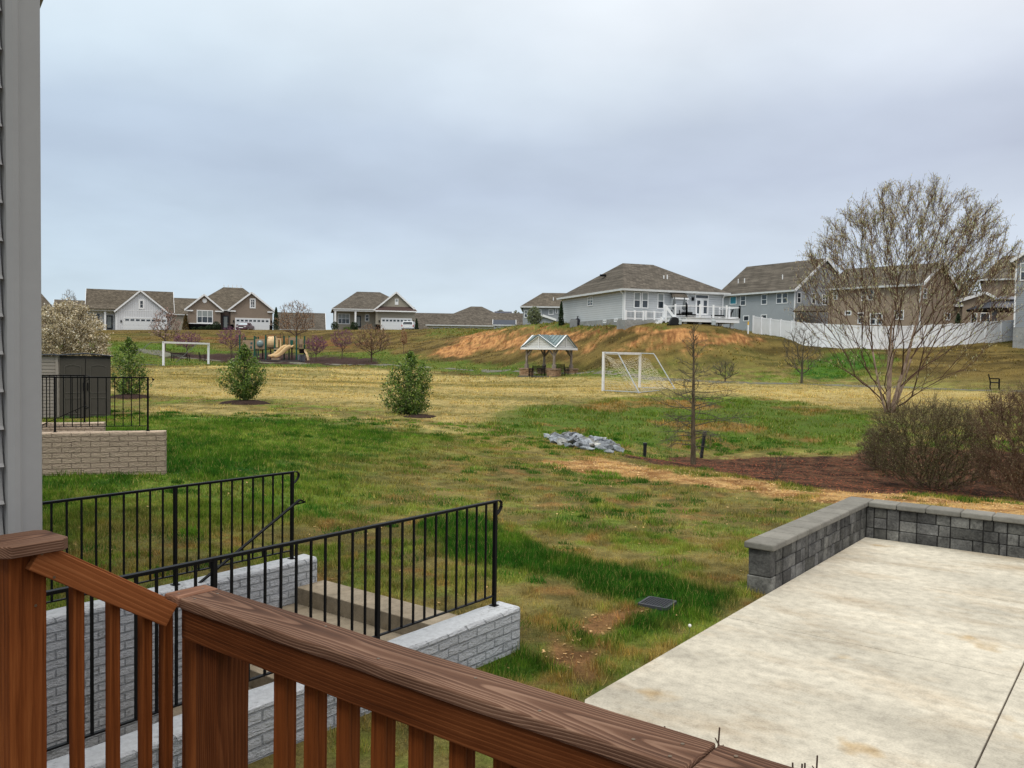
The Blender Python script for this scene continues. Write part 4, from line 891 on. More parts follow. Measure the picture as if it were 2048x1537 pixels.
# the big multi-stemmed birch
def birch():
    g = gnd(1778, 826); Y = g.y; k = Y / F; r = random.Random(77); t = thing('birch_tree', 'large leafless multi stemmed birch hung with catkins behind the shrubs', 'tree', g)
    nodes = [(0, 0, -.2)]; par = [-1]; stems = []
    for sx_, sy, ln in [(-.05, .05, 250), (.22, -.10, 265), (.10, .25, 150), (-.38, .1, 130), (.50, .12, 120)]:
        L = ln * k; q, _r = limb(r, Vector((sx_ * .2, sy * .2, -.1)), Vector((sx_, sy, 1.0)), L, .1, 10, .035, .035); s0 = len(nodes); stems.append(list(range(s0, s0 + len(q))))
        for i, p in enumerate(q): nodes.append(tuple(p)); par.append(0 if i == 0 else s0 + i - 1)
    X = lambda px_: (px_ - 1778) * k; Zz = lambda py_: (826 - py_) * k
    # outline of the crown: half widths about an axis, by height
    zs = [Zz(790), Zz(750), Zz(700), Zz(640), Zz(580), Zz(520), Zz(470), Zz(430), Zz(400), Zz(380), Zz(362)]; cxs = [X(1790), X(1790), X(1790), X(1795), X(1800), X(1805), X(1805), X(1808), X(1810), X(1812), X(1812)]
    ws = [60 * k, 130 * k, 185 * k, 215 * k, 212 * k, 198 * k, 172 * k, 138 * k, 102 * k, 66 * k, 16 * k]
    def test(p):
        w = float(np.interp(p[2], zs, ws)) * (1 + .05 * math.sin(p[2] * 5 + p[0])); c = float(np.interp(p[2], zs, cxs)); d = math.hypot(p[0] - c, p[1]) / w
        return d < 1 and r.random() < (.12 + .88 * d ** 1.3) * (.14 if p[2] < Zz(700) else .32 if p[2] < Zz(640) else .6 if p[2] < Zz(560) else 1)
    A_ = crown_pts(r, 1350, test, [(-5.5, 6), (-5.5, 5.5), (Zz(790), Zz(362))])
    P, paths, cnt = colonize(r, nodes, par, A_, .80, .30, 7, .05, .5); N = 1350
    R_ = lambda c: .0045 + .155 * (c / N) ** .62; trunk = MB()
    for si, st in enumerate(stems): trunk.tube([P[i] for i in st], [max((.105 if si < 2 else .05) * (1 - .082 * j), R_(cnt[i])) * (1.25 if j == 0 else 1) for j, i in enumerate(st)], 9)
    for j in range(7): q, rs_ = limb(r, Vector((r.uniform(-.22, .22), r.uniform(-.15, .1), -.1)), Vector((r.uniform(-.8, .8), r.uniform(-.6, .4), 1)), r.uniform(.5, 1.2), .025, 4, .18, .02); trunk.tube(q, rs_, 5, False)
    trunk.build('trunk', M_BIRCH, t, smooth=True); cr_ = MB(); tw_ = MB(); cat = []
    for path in paths:
        cr_.tube([P[i] for i in path], [R_(cnt[path[1]])] + [R_(cnt[i]) for i in path[1:]], 4, False); m = len(path) - 1
        for f_ in range(9 if P[path[-1]][2] > Zz(520) else 6 if P[path[-1]][2] > Zz(600) else 3):
            i = r.randint(max(1, m - 4), m); e = Vector(P[path[i]]); u = (e - Vector(P[path[i - 1]])).normalized(); L_ = r.uniform(.18, .62); v = (u + rvec(r) * .42 + Vector((0, 0, .22))).normalized()
            q = [e, e + v * L_ * .5, e + (v + rvec(r) * .16).normalized() * L_]
            tw_.tube(q, [.0052, .0042, .003], 3, False); cat.append(tuple(q[2]))
            if r.random() < .55: cat.append(tuple(q[1].lerp(q[2], r.random())))
            for _ in range(2): s_ = q[0].lerp(q[2], r.uniform(.3, .95)); e2 = s_ + (v + rvec(r) * .8).normalized() * r.uniform(.08, .24); tw_.tube([s_, e2], [.0036, .0026], 3, False); cat.append(tuple(e2)) if r.random() < .5 else None
    cm = bark('birch_twig', (.06, .032, .024), (.16, .095, .065), 10); b_ = cr_.build('crown', cm, t); tw_.build('twigs', cm, b_)
    g_ = np.random.default_rng(5); C = np.array(cat); n = len(C); w = g_.uniform(.009, .018, n)[:, None]; L_ = g_.uniform(.05, .12, n); tw = g_.uniform(0, 3.14, n)
    Q = np.empty((n, 4, 3)); off = np.stack([np.cos(tw), np.sin(tw), np.zeros(n)], 1) * w; lean = g_.normal(0, .015, (n, 3))
    Q[:, 0] = C + np.array([0, 0, .012]); Q[:, 1] = C + off - [0, 0, .02]; Q[:, 2] = C + lean - np.stack([0 * L_, 0 * L_, L_], 1); Q[:, 3] = C - off - [0, 0, .02]
    cols = np.array([(.60, .50, .30), (.44, .34, .20), (.66, .62, .42), (.46, .50, .25)])[g_.integers(0, 4, n)] * g_.uniform(.75, 1.25, (n, 1))
    mesh_np('catkin', Q.reshape(-1, 3), 4, M_LEAF, t, cols); print('BIRCH', n)
birch()
def shrub(px, py, top, halfw, label, seed, Y=None, nst=230, cols=None, twig=None):
    g = gnd(px, py) if Y is None else Vector((at(px, py, Y).x, Y, gz(at(px, py, Y).x, Y)))
    k = g.y / F; H = (py - top) * k; Wd = halfw * k; r = random.Random(seed); t = thing('shrub', label, 'shrub', g, 0, 'bare twiggy shrubs in the mulch bed'); nodes = [(0, 0, -.1)]; par = [-1]
    for j in range(16):
        a = j * 2.4; s = math.sqrt((j + .5) / 16); p = Vector((math.cos(a) * s * Wd * .32, math.sin(a) * s * Wd * .32, 0)); nodes.append(tuple(p)); par.append(0); q = p + Vector((p.x * .6, p.y * .6, H * .25)); nodes.append(tuple(q)); par.append(len(nodes) - 2)
    zc = H * .50
    def test(p):
        z = (p[2] - zc) / (H * .5); w = 1 + .10 * math.sin(3 * math.atan2(p[1], p[0]) + seed); d = (abs(p[0]) / (Wd * w)) ** 2.3 + (abs(p[1]) / (Wd * w)) ** 2.3 + abs(z) ** 2.6
        return d < 1 and r.random() < .25 + .75 * d
    A_ = crown_pts(r, int(nst * 3.4), test, [(-Wd * 1.1, Wd * 1.1), (-Wd * 1.1, Wd * 1.1), (H * .08, H)]); P, paths, cnt = colonize(r, nodes, par, A_, .75, .3, 5, .07, .5); mb = MB(); C = []; N = len(A_)
    for path in paths:
        mb.tube([P[i] for i in path], [.0035 + .035 * (cnt[i] / N) ** .5 for i in [path[1]] + path[1:]], 3, False); m = len(path) - 1
        for _ in range(7):
            i = r.randint(1, m); e = Vector(P[path[i]]); u = (e - Vector(P[path[i - 1]])).normalized(); v = (u + rvec(r) * .75 + Vector((0, 0, .3))).normalized(); L_ = H * r.uniform(.06, .2); q = [e, e + v * L_ * .5, e + (v + rvec(r) * .2).normalized() * L_]; mb.tube(q, [.0035, .003, .002], 3, False)
            for _2 in range(3): c = q[0].lerp(q[2], r.random()); C.append((c.x + r.gauss(0, .02), c.y + r.gauss(0, .02), c.z + r.gauss(0, .02)))
    mb.build('branches', twig or bark('shrub_twig', (.055, .040, .024), (.15, .11, .065), 16), t)
    leafmesh('leaves', C, .032, cols or [(.16, .16, .05), (.12, .12, .045), (.26, .24, .10), (.17, .11, .055)], [3, 3, 1, 1], seed, t, M_LEAF, .55)
shrub(1862, 978, 806, 108, 'wide olive twiggy shrub at the front of the mulch bed', 81)
shrub(2052, 1002, 782, 88, 'taller brown twiggy shrub standing at the right edge', 82, nst=200, cols=[(.17, .11, .06), (.20, .15, .08), (.13, .10, .05), (.22, .20, .10)], twig=bark('shrub_twig_brown', (.07, .04, .028), (.18, .115, .075), 16))
shrub(1765, 960, 880, 45, 'low purplish bare shrub left of the wide olive shrub', 83, Y=24.5, nst=70, cols=[(.13, .08, .06), (.10, .07, .05), (.15, .12, .06), (.2, .17, .1)])
# flowering bush behind the shed
def flowering():
    g = gnd(120, 712, 20, 120); Y = 44.0; x = at(128, 700, Y).x; g = Vector((x, Y, gz(x, Y))); k = Y / F; H = 96 * k + .2; Wd = 80 * k; r = random.Random(91); t = thing('flowering_bush', 'large cream blossoming bush behind the shed', 'bush', g); mb = MB(); C = []
    top = at(128, 612, Y).z - g.z; H = top
    nodes = [(0, 0, -.1)]; par = [-1]
    for j in range(8): a = j * .785; nodes.append((math.cos(a) * .3, math.sin(a) * .3, .3)); par.append(0)
    def test(p):
        z = (p[2] - H * .42) / (H * .58); d = (abs(p[0]) / Wd) ** 2.2 + (abs(p[1]) / Wd) ** 2.2 + abs(z) ** 2.4; return d < 1 + .12 * math.sin(p[0] * 3) and r.random() < .3 + .7 * min(1, d)
    A_ = crown_pts(r, 950, test, [(-Wd * 1.1, Wd * 1.1), (-Wd * 1.1, Wd * 1.1), (H * .05, H)]); P, paths, cnt = colonize(r, nodes, par, A_, .7, .3, 5, .07, .5)
    for path in paths:
        mb.tube([P[i] for i in path], [.007 + .07 * (cnt[i] / 950) ** .5 for i in [path[1]] + path[1:]], 3, False); m = len(path) - 1
        for _ in range(6):
            i = r.randint(1, m); e = Vector(P[path[i]]); u = (e - Vector(P[path[i - 1]])).normalized(); v = (u + rvec(r) * .7 + Vector((0, 0, .3))).normalized(); L_ = r.uniform(.15, .5); q = [e, e + v * L_]; mb.tube(q, [.006, .004], 3, False)
            for _2 in range(7): c = q[0].lerp(q[1], r.random() ** .7); C.append((c.x + r.gauss(0, .05), c.y + r.gauss(0, .05), c.z + r.gauss(0, .05)))
    mb.build('branches', bark('bush_twig', (.06, .045, .03), (.16, .12, .08), 16), t)
    leafmesh('blossom', C, .085, [(.66, .58, .42), (.48, .40, .25), (.30, .26, .14), (.78, .75, .64)], [3, 2.5, 2, 1.4], 91, t, M_LEAF, .7)
flowering()

# ---------------------------------------------------------------- garden shed
def shed():
    Y = 27.5; c = at(152, 832, Y); g = Vector((c.x, Y, gz(c.x, Y) - .03)); k = Y / F; t = thing('garden_shed', 'plastic shed with grey ribbed side and dark double doors', 'shed', (at(118, 800, Y).x, Y, g.z), R(27))
    Wf = (213 - 118) * k; Hh = (830 - 703) * k * .995; Hs = Hh; Dp = 2.1; taupe = (.27, .235, .20)
    mb = MB(); mb.box(.02, Wf - .02, .03, Dp, 0, Hs); mb.build('body', paint('shed_dark', (.045, .042, .036), .6), t)
    # left side: ribbed panel
    mb = MB(); z = .06
    while z < Hs - .12: mb.box(-.012, .018, .12, Dp - .05, z, z + .088); z += .115
    mb.box(-.02, .02, .0, .12, 0, Hs); mb.box(-.02, .02, Dp - .06, Dp + .01, 0, Hs); mb.box(.0, .0195, .1, Dp - .05, 0, Hs); mb.build('side_panel', paint('shed_taupe', taupe, .6), t, bevel=.004)
    # the side turned to the viewer on the left (ribbed wall seen in the photograph)
    mb = MB(); xl = -(118 - 60) * k; z = .06
    while z < Hs - .14: mb.box(xl, -.10, .03, .07, z, z + .085); z += .112
    mb.box(xl, -.09, .05, Dp, 0, Hs - .02); mb.box(-.10, .015, .0, .09, 0, Hs - .01); mb.build('side_wall', paint('shed_taupe_light', (.30, .27, .24), .6), t, bevel=.005)
    for s in (0, 1):
        x0 = .03 + s * (Wf / 2 - .02); x1 = x0 + Wf / 2 - .04; d = MB(); d.box(x0, x1, -.02, .028, .05, Hs - .08)
        dd = d.build('door', paint('shed_door', (.060, .054, .045), .55), t, bevel=.006)
        m = (x0 + x1) / 2; hw = (x1 - x0) * .32
        for z0, z1, arch in ((Hs * .42, Hs * .86, True), (Hs * .08, Hs * .33, False)):
            f = MB(); P = [(m - hw, z0), (m + hw, z0), (m + hw, z1 - (.05 if arch else 0))]
            if arch: P += [(m + hw * .5, z1 - .012), (m, z1), (m - hw * .5, z1 - .012)]
            P += [(m - hw, z1 - (.05 if arch else 0))]
            for (a, b_), (c_, e) in zip(P, P[1:] + P[:1]): f.bar((a, -.022, b_), (c_, -.022, e), .022, .022, up=Vector((0, 1, 0)))
            f.build('panel_moulding', paint('shed_mould', (.085, .078, .066), .5), dd, bevel=.003)
        h = MB(); x = (x1 - .05) if s == 0 else (x0 + .05); h.bar((x, -.05, Hs * .45), (x, -.05, Hs * .58), .03, .03); h.build('handle', M_BLACK, dd)
    mb = MB(); o = .07
    for a, b_, za, zb in ((-.12, Wf / 2, Hs, Hs + .075), (Wf / 2, Wf + .06, Hs + .075, Hs - .01)):
        mb.prism([(a, -.10, za), (b_, -.10, zb), (b_, -.10, zb + .035), (a, -.10, za + .035)], (0, Dp + .2, 0))
    mb.prism([(xl - .08, -.06, Hs - .005), (-.10, -.06, Hs + .02), (-.10, -.06, Hs + .06), (xl - .08, -.06, Hs + .03)], (0, Dp + .15, 0))
    mb.build('roof', paint('shed_roof', (.022, .024, .03), .45), t, bevel=.004)
shed()
# ---------------------------------------------------------------- goals
def goal_far():
    g0 = gnd(327, 732); g1 = gnd(417, 729); k = 77 / F; v = g1 - g0; L = v.length; t = thing('soccer_goal', 'white goal frame without a net on the left of the field', 'goal', g0, math.atan2(v.y, v.x)); H = 48.5 * g0.y / F; z1 = g1.z - g0.z
    mb = MB(); w = .16; mb.bar((0, 0, -.05), (0, 0, H), w); mb.build('post', M_WHITE, t, bevel=.01); mb = MB(); mb.bar((L, 0, z1 - .05), (L, 0, H), w); mb.build('post', M_WHITE, t, bevel=.01)
    mb = MB(); mb.bar((-.08, 0, H - .08), (L + .08, 0, H - .08), w + .004); mb.build('crossbar', M_WHITE, t, bevel=.01)
    for x in (0, L):
        mb = MB(); mb.tube([(x, .05, H - .06), (x - .5, .9, H - .08), (x - 1.6, 2.6, .15)], .03, 6); mb.tube([(x, .05, .05), (x - 1.6, 2.6, .15)], .03, 6); mb.build('stay', paint('goal_stay', (.12, .12, .12), .5), t)
goal_far()
def goal_near():
    g0 = gnd(1206, 785); g1 = gnd(1280, 781)
    # posts: near post at px 1206, far post at px 1280; the goal opens away to the left
    a = at(1206, 784, 48.0); b_ = at(1279, 781, 51.5); a.z = gz(a.x, a.y); b_.z = gz(b_.x, b_.y); v = b_ - a; L = math.hypot(v.x, v.y); rz = math.atan2(v.y, v.x)
    t = thing('soccer_goal', 'white goal with torn net and slanting stays on the right of the field', 'goal', a, rz); H = 78 * a.y / F; w = .13; zb = b_.z - a.z
    fr = paint('goal_white', (.74, .74, .76), .45, .15)
    for x, z in ((0, 0), (L, zb)): mb = MB(); mb.bar((x, 0, z - .05), (x, 0, H), w); mb.build('post', fr, t, bevel=.01)
    mb = MB(); mb.bar((-.06, 0, H - .06), (L + .06, 0, H - .06), w + .003); mb.build('crossbar', fr, t, bevel=.01)
    Mi = Matrix.Rotation(-rz, 3, 'Z')
    def loc(px, py, Y): p = at(px, py, Y) - a; return Mi @ p
    ga = paint('galvanised', (.42, .45, .48), .4, .2, 5, .1, .5, .5)
    fA = loc(1278, 786, 46.0); fB = loc(1350, 779, 49.5); tA = loc(1236, 707, 47.3); tB = loc(1308, 708, 50.8)
    for top0, tp, ft in (((.05, 0, H - .03), tA, fA), ((L, 0, H - .03), tB, fB)):
        mb = MB(); q = Vector(tp); mb.tube([top0, q + Vector((-.05, 0, .0)), q + (Vector(ft) - q) * .06, ft], .032, 8); mb.tube([Vector(ft) - Vector((.12, 0, 0)), Vector(ft) + Vector((.12, 0, 0))], .05, 6); mb.build('stay', ga, t)
    mb = MB(); mb.tube([(0, 0, .03), (fA.x, fA.y, fA.z + .02)], .03, 6); mb.tube([(L, 0, .03 + zb), (fB.x, fB.y, fB.z + .02)], .03, 6); mb.tube([(fA.x, fA.y, fA.z + .02), (fB.x, fB.y, fB.z + .02)], .025, 6); mb.build('ground_bar', ga, t)
    # net: sheets of sagging cords
    mb = MB(); r = random.Random(4); N = 15
    def sheet(P00, P10, P01, P11, nu, nv, sag, skip=.08):
        P00, P10, P01, P11 = map(Vector, (P00, P10, P01, P11)); G = []
        for i in range(nu + 1):
            row = []
            for j in range(nv + 1):
                u, v_ = i / nu, j / nv; p = (P00 * (1 - u) + P10 * u) * (1 - v_) + (P01 * (1 - u) + P11 * u) * v_
                s = math.sin(math.pi * u) * sag * (1 - v_ * .3) + .03 * r.uniform(-1, 1); row.append(p - Vector((0, 0, s)) + Vector((r.uniform(-.03, .03), r.uniform(-.03, .03), 0)))
            G.append(row)
        for i in range(nu + 1):
            for j in range(nv + 1):
                if i < nu and r.random() > skip: mb.tube([G[i][j], G[i + 1][j]], .0065, 3, False)
                if j < nv and r.random() > skip: mb.tube([G[i][j], G[i][j + 1]], .0065, 3, False)
    back = Vector((L * .0, 0, 0)); e = (fA - Vector((0, 0, 0))) * .92; f_ = (fB - Vector((L, 0, 0))) * .92
    sheet((0, .02, H - .1), (L, .02, H - .1), e + Vector((0, 0, .05)), Vector((L, 0, 0)) + f_ + Vector((0, 0, .05)), 24, 17, .35, .12)
    sheet((.02, .0, .1), (.02, 0, H - .1), e + Vector((0, 0, .05)), e * .25 + Vector((0, 0, H - .35)), 14, 8, .1, .2)
    sheet((L, .0, .1), (L, 0, H - .1), Vector((L, 0, 0)) + f_ + Vector((0, 0, .05)), Vector((L, 0, H - .4)) + f_ * .25, 14, 8, .1, .2)
    mb.build('net', paint('net_cord', (.55, .50, .38), .8), t)
goal_near()
# ---------------------------------------------------------------- rocks, pipes, marker
M_ROCK = stone('riprap_stone', [(.05, .055, .06), (.15, .165, .18), (.29, .32, .345), (.44, .47, .50)], 2.5)
def rock(loc, s, seed, label):
    r = random.Random(seed); import bmesh
    bm = bmesh.new(); pts = [bm.verts.new(Vector((r.gauss(0, 1), r.gauss(0, .8), r.gauss(0, .6))).normalized() * Vector((1, .8, .6)).length * .5 * r.uniform(.7, 1.1)) for _ in range(13)]
    res = bmesh.ops.convex_hull(bm, input=pts); bmesh.ops.delete(bm, geom=[v for v in bm.verts if not v.link_faces], context='VERTS')
    for v in bm.verts: v.co = Vector((v.co.x * s * 1.3, v.co.y * s, v.co.z * s * .75))
    me = bpy.data.meshes.new('rock'); bm.to_mesh(me); bm.free(); a = me.attributes.new('tint', 'FLOAT_COLOR', 'POINT'); tt = r.uniform(.4, 1.5); w_ = r.random() < .25
    a.data.foreach_set('color', np.tile(np.array([tt, tt * (.93 if w_ else 1), tt * (.82 if w_ else 1.02), 1], dtype=np.float32), len(me.vertices)))
    o = bpy.data.objects.new('rock', me); COL.objects.link(o); me.materials.append(M_ROCK); o.location = loc; o.rotation_euler = (r.uniform(-.4, .4), r.uniform(-.4, .4), r.uniform(0, 6.28))
    m = o.modifiers.new('b', 'BEVEL'); m.width = .012; m.segments = 1
    return tag(o, label, 'rock', 'grey rocks heaped in the drainage swale')
poly = [(1088, 876), (1110, 873), (1150, 876), (1200, 884), (1236, 896), (1238, 907), (1215, 908), (1170, 903), (1125, 893), (1098, 884)]
rr_ = random.Random(12); PR = np.array(poly, float); cnt = 0
for i in range(1600):
    x = rr_.uniform(1086, 1240); y = rr_.uniform(872, 908)
    if not pip(np.array([x]), np.array([y]), PR)[0]: continue
    g = gnd(x, y)
    if cnt > 105: break
    s = rr_.uniform(.14, .36); rock((g.x, g.y, g.z + s * .15 + rr_.uniform(0, .07)), s, 1000 + i, 'angular grey rock in the rock heap at the swale mouth'); cnt += 1
def pipe(px, pyb, pyt, label, lean, Y, blk):
    g = at(px, pyb, Y); g.z = gz(g.x, Y); H = (pyb - pyt) * Y / F; t = thing('standpipe', label, 'pipe', g, 0)
    mb = MB(); top = Vector((lean * H, 0, H)); mb.tube([(0, 0, -.2), top], .055, 14); mb.build('pipe_body', blk, t, smooth=False)
    mb = MB(); mb.tube([top - Vector((0, 0, .06)), top + Vector((0, 0, .015))], .066, 14); mb.build('cap', blk, t)
BP = paint('black_pipe', (.008, .009, .013), .4, .2, 6, .1, 0, .5)
pipe(1289, 921, 892, 'short upright black pipe at the edge of the red mulch', .02, 26.8, BP)
pipe(1401, 917, 865, 'tall leaning black pipe behind the tiered bare tree', .14, 27.6, BP)
g = gnd(1496, 668, 30, 120); t = thing('marker_post', 'thin white marker post with yellow top beside the white fence', 'post', g); mb = MB(); mb.box(-.05, .05, -.05, .05, -.1, .75); mb.build('shaft', M_WHITE, t); mb = MB(); mb.box(-.052, .052, -.052, .052, .75, 1.05); mb.build('top_band', paint('marker_yellow', (.75, .45, .04), .5), t)
# ---------------------------------------------------------------- benches
def bench(loc, rz, L=1.6, label='', group='black metal benches round the field'):
    t = thing('park_bench', label, 'bench', loc, rz, group)
    mb = MB(); n = 9
    for i in range(n): mb.box(-L / 2, L / 2, -.22 + i * .052, -.22 + i * .052 + .034, .42, .445)
    mb.build('seat', M_BLACK, t); mb = MB()
    for i in range(8): z = .50 + i * .052; y = .24 + i * .012; mb.box(-L / 2, L / 2, y, y + .02, z, z + .034)
    mb.build('backrest', M_BLACK, t)
    for s in (-1, 1):
        x = s * L / 2; mb = MB(); mb.bar((x, -.24, -.03), (x, -.24, .66), .045); mb.bar((x, .24, -.03), (x, .24, .45), .045); mb.bar((x, .24, .45), (x, .35, .93), .045); mb.bar((x, -.26, .66), (x, .3, .66), .045); mb.bar((x, -.24, .41), (x, .26, .41), .035); mb.build('leg_frame', M_BLACK, t)
    return t
def bz(px, py, Y=None):
    if Y is None: g = gnd(px, py); return g
    p = at(px, py, Y); return Vector((p.x, Y, gz(p.x, Y)))
bench(bz(361, 717, 88), R(172), 1.75, 'long black bench seen through the netless goal')
bench(bz(405, 717, 89), R(105), 1.3, 'black bench seen end on right of the netless goal')
bench(bz(1989, 779), R(62), 1.3, 'black bench alone on the grass at the right edge')
# ---------------------------------------------------------------- paths
def path(name, pts, w, mat, lift=.035):
    P = [gnd(x, y) for x, y in pts]; Q = []
    for a, b_ in zip(P, P[1:]):
        n = max(1, int((b_ - a).length / 1.0))
        for i in range(n): Q.append(a.lerp(b_, i / n))
    Q.append(P[-1]); mb = MB(); vs = []; m = 5
    for i, q in enumerate(Q):
        d = (Q[min(i + 1, len(Q) - 1)] - Q[max(0, i - 1)]); d.z = 0; d.normalize(); s = Vector((-d.y, d.x, 0))
        for j in range(m): p = q + s * w * (j / (m - 1) - .5); vs.append((p.x, p.y, gz(p.x, p.y) + lift))
    fs = [(i * m + j, i * m + j + 1, (i + 1) * m + j + 1, (i + 1) * m + j) for i in range(len(Q) - 1) for j in range(m - 1)]
    mb.add(vs, fs); o = mb.build(name, mat, None, smooth=True); return tag(o, kind='structure')
M_PATH = concrete('path_concrete', (.13, .13, .10), (.12, .115, .08), 1)
path('path', [(-60, 702), (150, 704), (290, 706), (345, 711), (420, 720), (520, 725), (700, 730), (860, 737), (1000, 743), (1160, 747), (1300, 757), (1450, 765), (1650, 770), (1900, 779), (2200, 786)], 1.0, M_PATH, .006)
path('path', [(262, 699), (300, 703), (350, 713)], 2.4, M_PATH, .03)
# ---------------------------------------------------------------- pavilion
def pavilion():
    Y = 66.0; p = at(1108, 747, Y); p.z = gz(p.x, Y) - .02; k = Y / F
    t = thing('picnic_shelter', 'small shelter with teal metal roof and white gables on stone piers', 'pavilion', p, R(180 - 35.6))
    # local: near corner at origin, +y goes away right?  use two unit axes in world then convert
    rz = R(180 - 35.6); Mi = Matrix.Rotation(-rz, 3, 'Z'); th = R(35)
    eL = Mi @ Vector((-math.cos(th), math.sin(th), 0)); eR = Mi @ Vector((math.sin(th), math.cos(th), 0)); Zv = Vector((0, 0, 1)); c0 = Vector((0, 0, 0))
    s = 3.32; ze = (747 - 690) * k; zt = (747 - 664) * k + .05; ov = .36
    def W(a, b_, z): return eL * a + eR * b_ + Zv * z
    o = -ov; e = s - ov
    m_ = s / 2 - ov
    cs = [(o, o), (e, o), (e, e), (o, e)]; mids = [(m_, o), (e, m_), (m_, e), (o, m_)]; C = W(m_, m_, zt)
    M_ROOF = paint('teal_metal_roof', (.155, .215, .225), .4, .15, 3, .05, .3, .5)
    for i in range(4):
        a = cs[i]; b_ = cs[(i + 1) % 4]; mid = mids[i]
        A_, B_, M_ = W(*a, ze), W(*b_, ze), W(*mid, zt - .02)
        mb = MB(); ea = (A_ - C).normalized()
        for P_ in (A_, B_): mb.slab([M_, C, P_], .05)
        # standing seams parallel to the rake, running up to the ridge
        for P_ in (A_, B_):
            for f in (.0, .2, .4, .6, .8): mb.bar(M_.lerp(C, f) + Zv * .02, P_.lerp(C, f) + Zv * .02 + (P_ - M_).normalized() * 0, .045, .05)
        mb.build('roof', M_ROOF, t)
        nrm = (W(*mid, 0) - W(m_, m_, 0)).normalized(); g = MB(); inn = -nrm * .14
        g.prism([A_ + inn - Zv * .02, B_ + inn - Zv * .02, M_ + inn - Zv * .06], -nrm * .04); g.build('gable', siding('gable_white', (.62, .63, .62), .19), t)
        g = MB(); g.bar(A_ + inn * .5, M_ + inn * .5 - Zv * .03, .10, .13); g.bar(B_ + inn * .5, M_ + inn * .5 - Zv * .03, .10, .13); g.bar(A_ + inn * .4 - Zv * .03, B_ + inn * .4 - Zv * .03, .12, .16)
        mid_b = (A_ + B_) / 2; g.bar(mid_b + inn * .6, M_ + inn * .6, .05, .05); g.build('gable_trim', M_TRIM, t)
    pw = s - 2 * ov; ins = .02
    M_POST = bark('grey_timber', (.17, .14, .12), (.32, .27, .23), 6); M_FS = stone('brown_fieldstone', [(.16, .10, .06), (.30, .20, .13), (.44, .33, .23)], 4)
    for a, b_ in ((ins, ins), (pw, ins), (ins, pw), (pw, pw)):
        g = MB(); P_ = W(a, b_, 0); g.bar(P_ + Zv * .6, P_ + Zv * (ze + .02), .15, .15, up=eL); g.bar(P_ + Zv * .62, P_ + Zv * .95, .25, .25, up=eL)
        for dv in (eL, eR):
            sgn = 1 if ((dv is eL and a < 1) or (dv is eR and b_ < 1)) else -1; g.bar(P_ + Zv * (ze - .62) + dv * sgn * .05, P_ + Zv * (ze - .05) + dv * sgn * .55, .10, .12)
        g.build('post', M_POST, t, bevel=.01)
        q = MB(); rr2 = random.Random(int(a * 7 + b_ * 3)); hw = .41
        z = -.15
        while z < .55:
            hz_ = .10
            for ax, bx in ((eL, eR), (eR, eL)):
                for sg in (-1, 1):
                    u = -hw
                    while u < hw - .02:
                        l = min(rr2.uniform(.14, .32), hw - u); tt = rr2.uniform(.7, 1.25); pr = hw + rr2.uniform(-.01, .02); c_ = P_ + bx * sg * (pr - .05)
                        q.bar(c_ + ax * (u + .004) + Zv * (z + hz_ / 2), c_ + ax * (u + l - .004) + Zv * (z + hz_ / 2), .10, hz_ - .008, col=(tt, tt * .96, tt * .9)); u += l
            z += hz_
        q.bar(P_ - Zv * .15, P_ + Zv * .55, hw * 2 - .12, hw * 2 - .12, up=eL, col=(.5, .5, .5)); pr_ = q.build('stone_pier', M_FS, t)
        q = MB(); q.bar(P_ + Zv * .55, P_ + Zv * .62, .92, .92, up=eL); q.build('pier_cap', M_CAP2, pr_, bevel=.01)
    g = MB()
    for a0, b0, a1, b1 in ((ins, ins, pw, ins), (ins, ins, ins, pw), (pw, ins, pw, pw), (ins, pw, pw, pw)): g.bar(W(a0, b0, ze - .04), W(a1, b1, ze - .04), .16, .18)
    g.build('beam', M_POST, t)
    mb = MB(); mb.slab([W(-.5, -.5, .03), W(pw + .5, -.5, .03), W(pw + .5, pw + .5, .03), W(-.5, pw + .5, .03)], .3); mb.build('floor_slab', M_PATH, t)
M_CAP2 = paint('pier_cap_stone', (.24, .18, .13), .8)
pavilion()
bench(bz(1074, 747, 66.6), R(205), 1.1, 'black bench under the teal roofed shelter, left one')
bench(bz(1121, 748, 66.4), R(145), 1.1, 'black bench under the teal roofed shelter, right one')
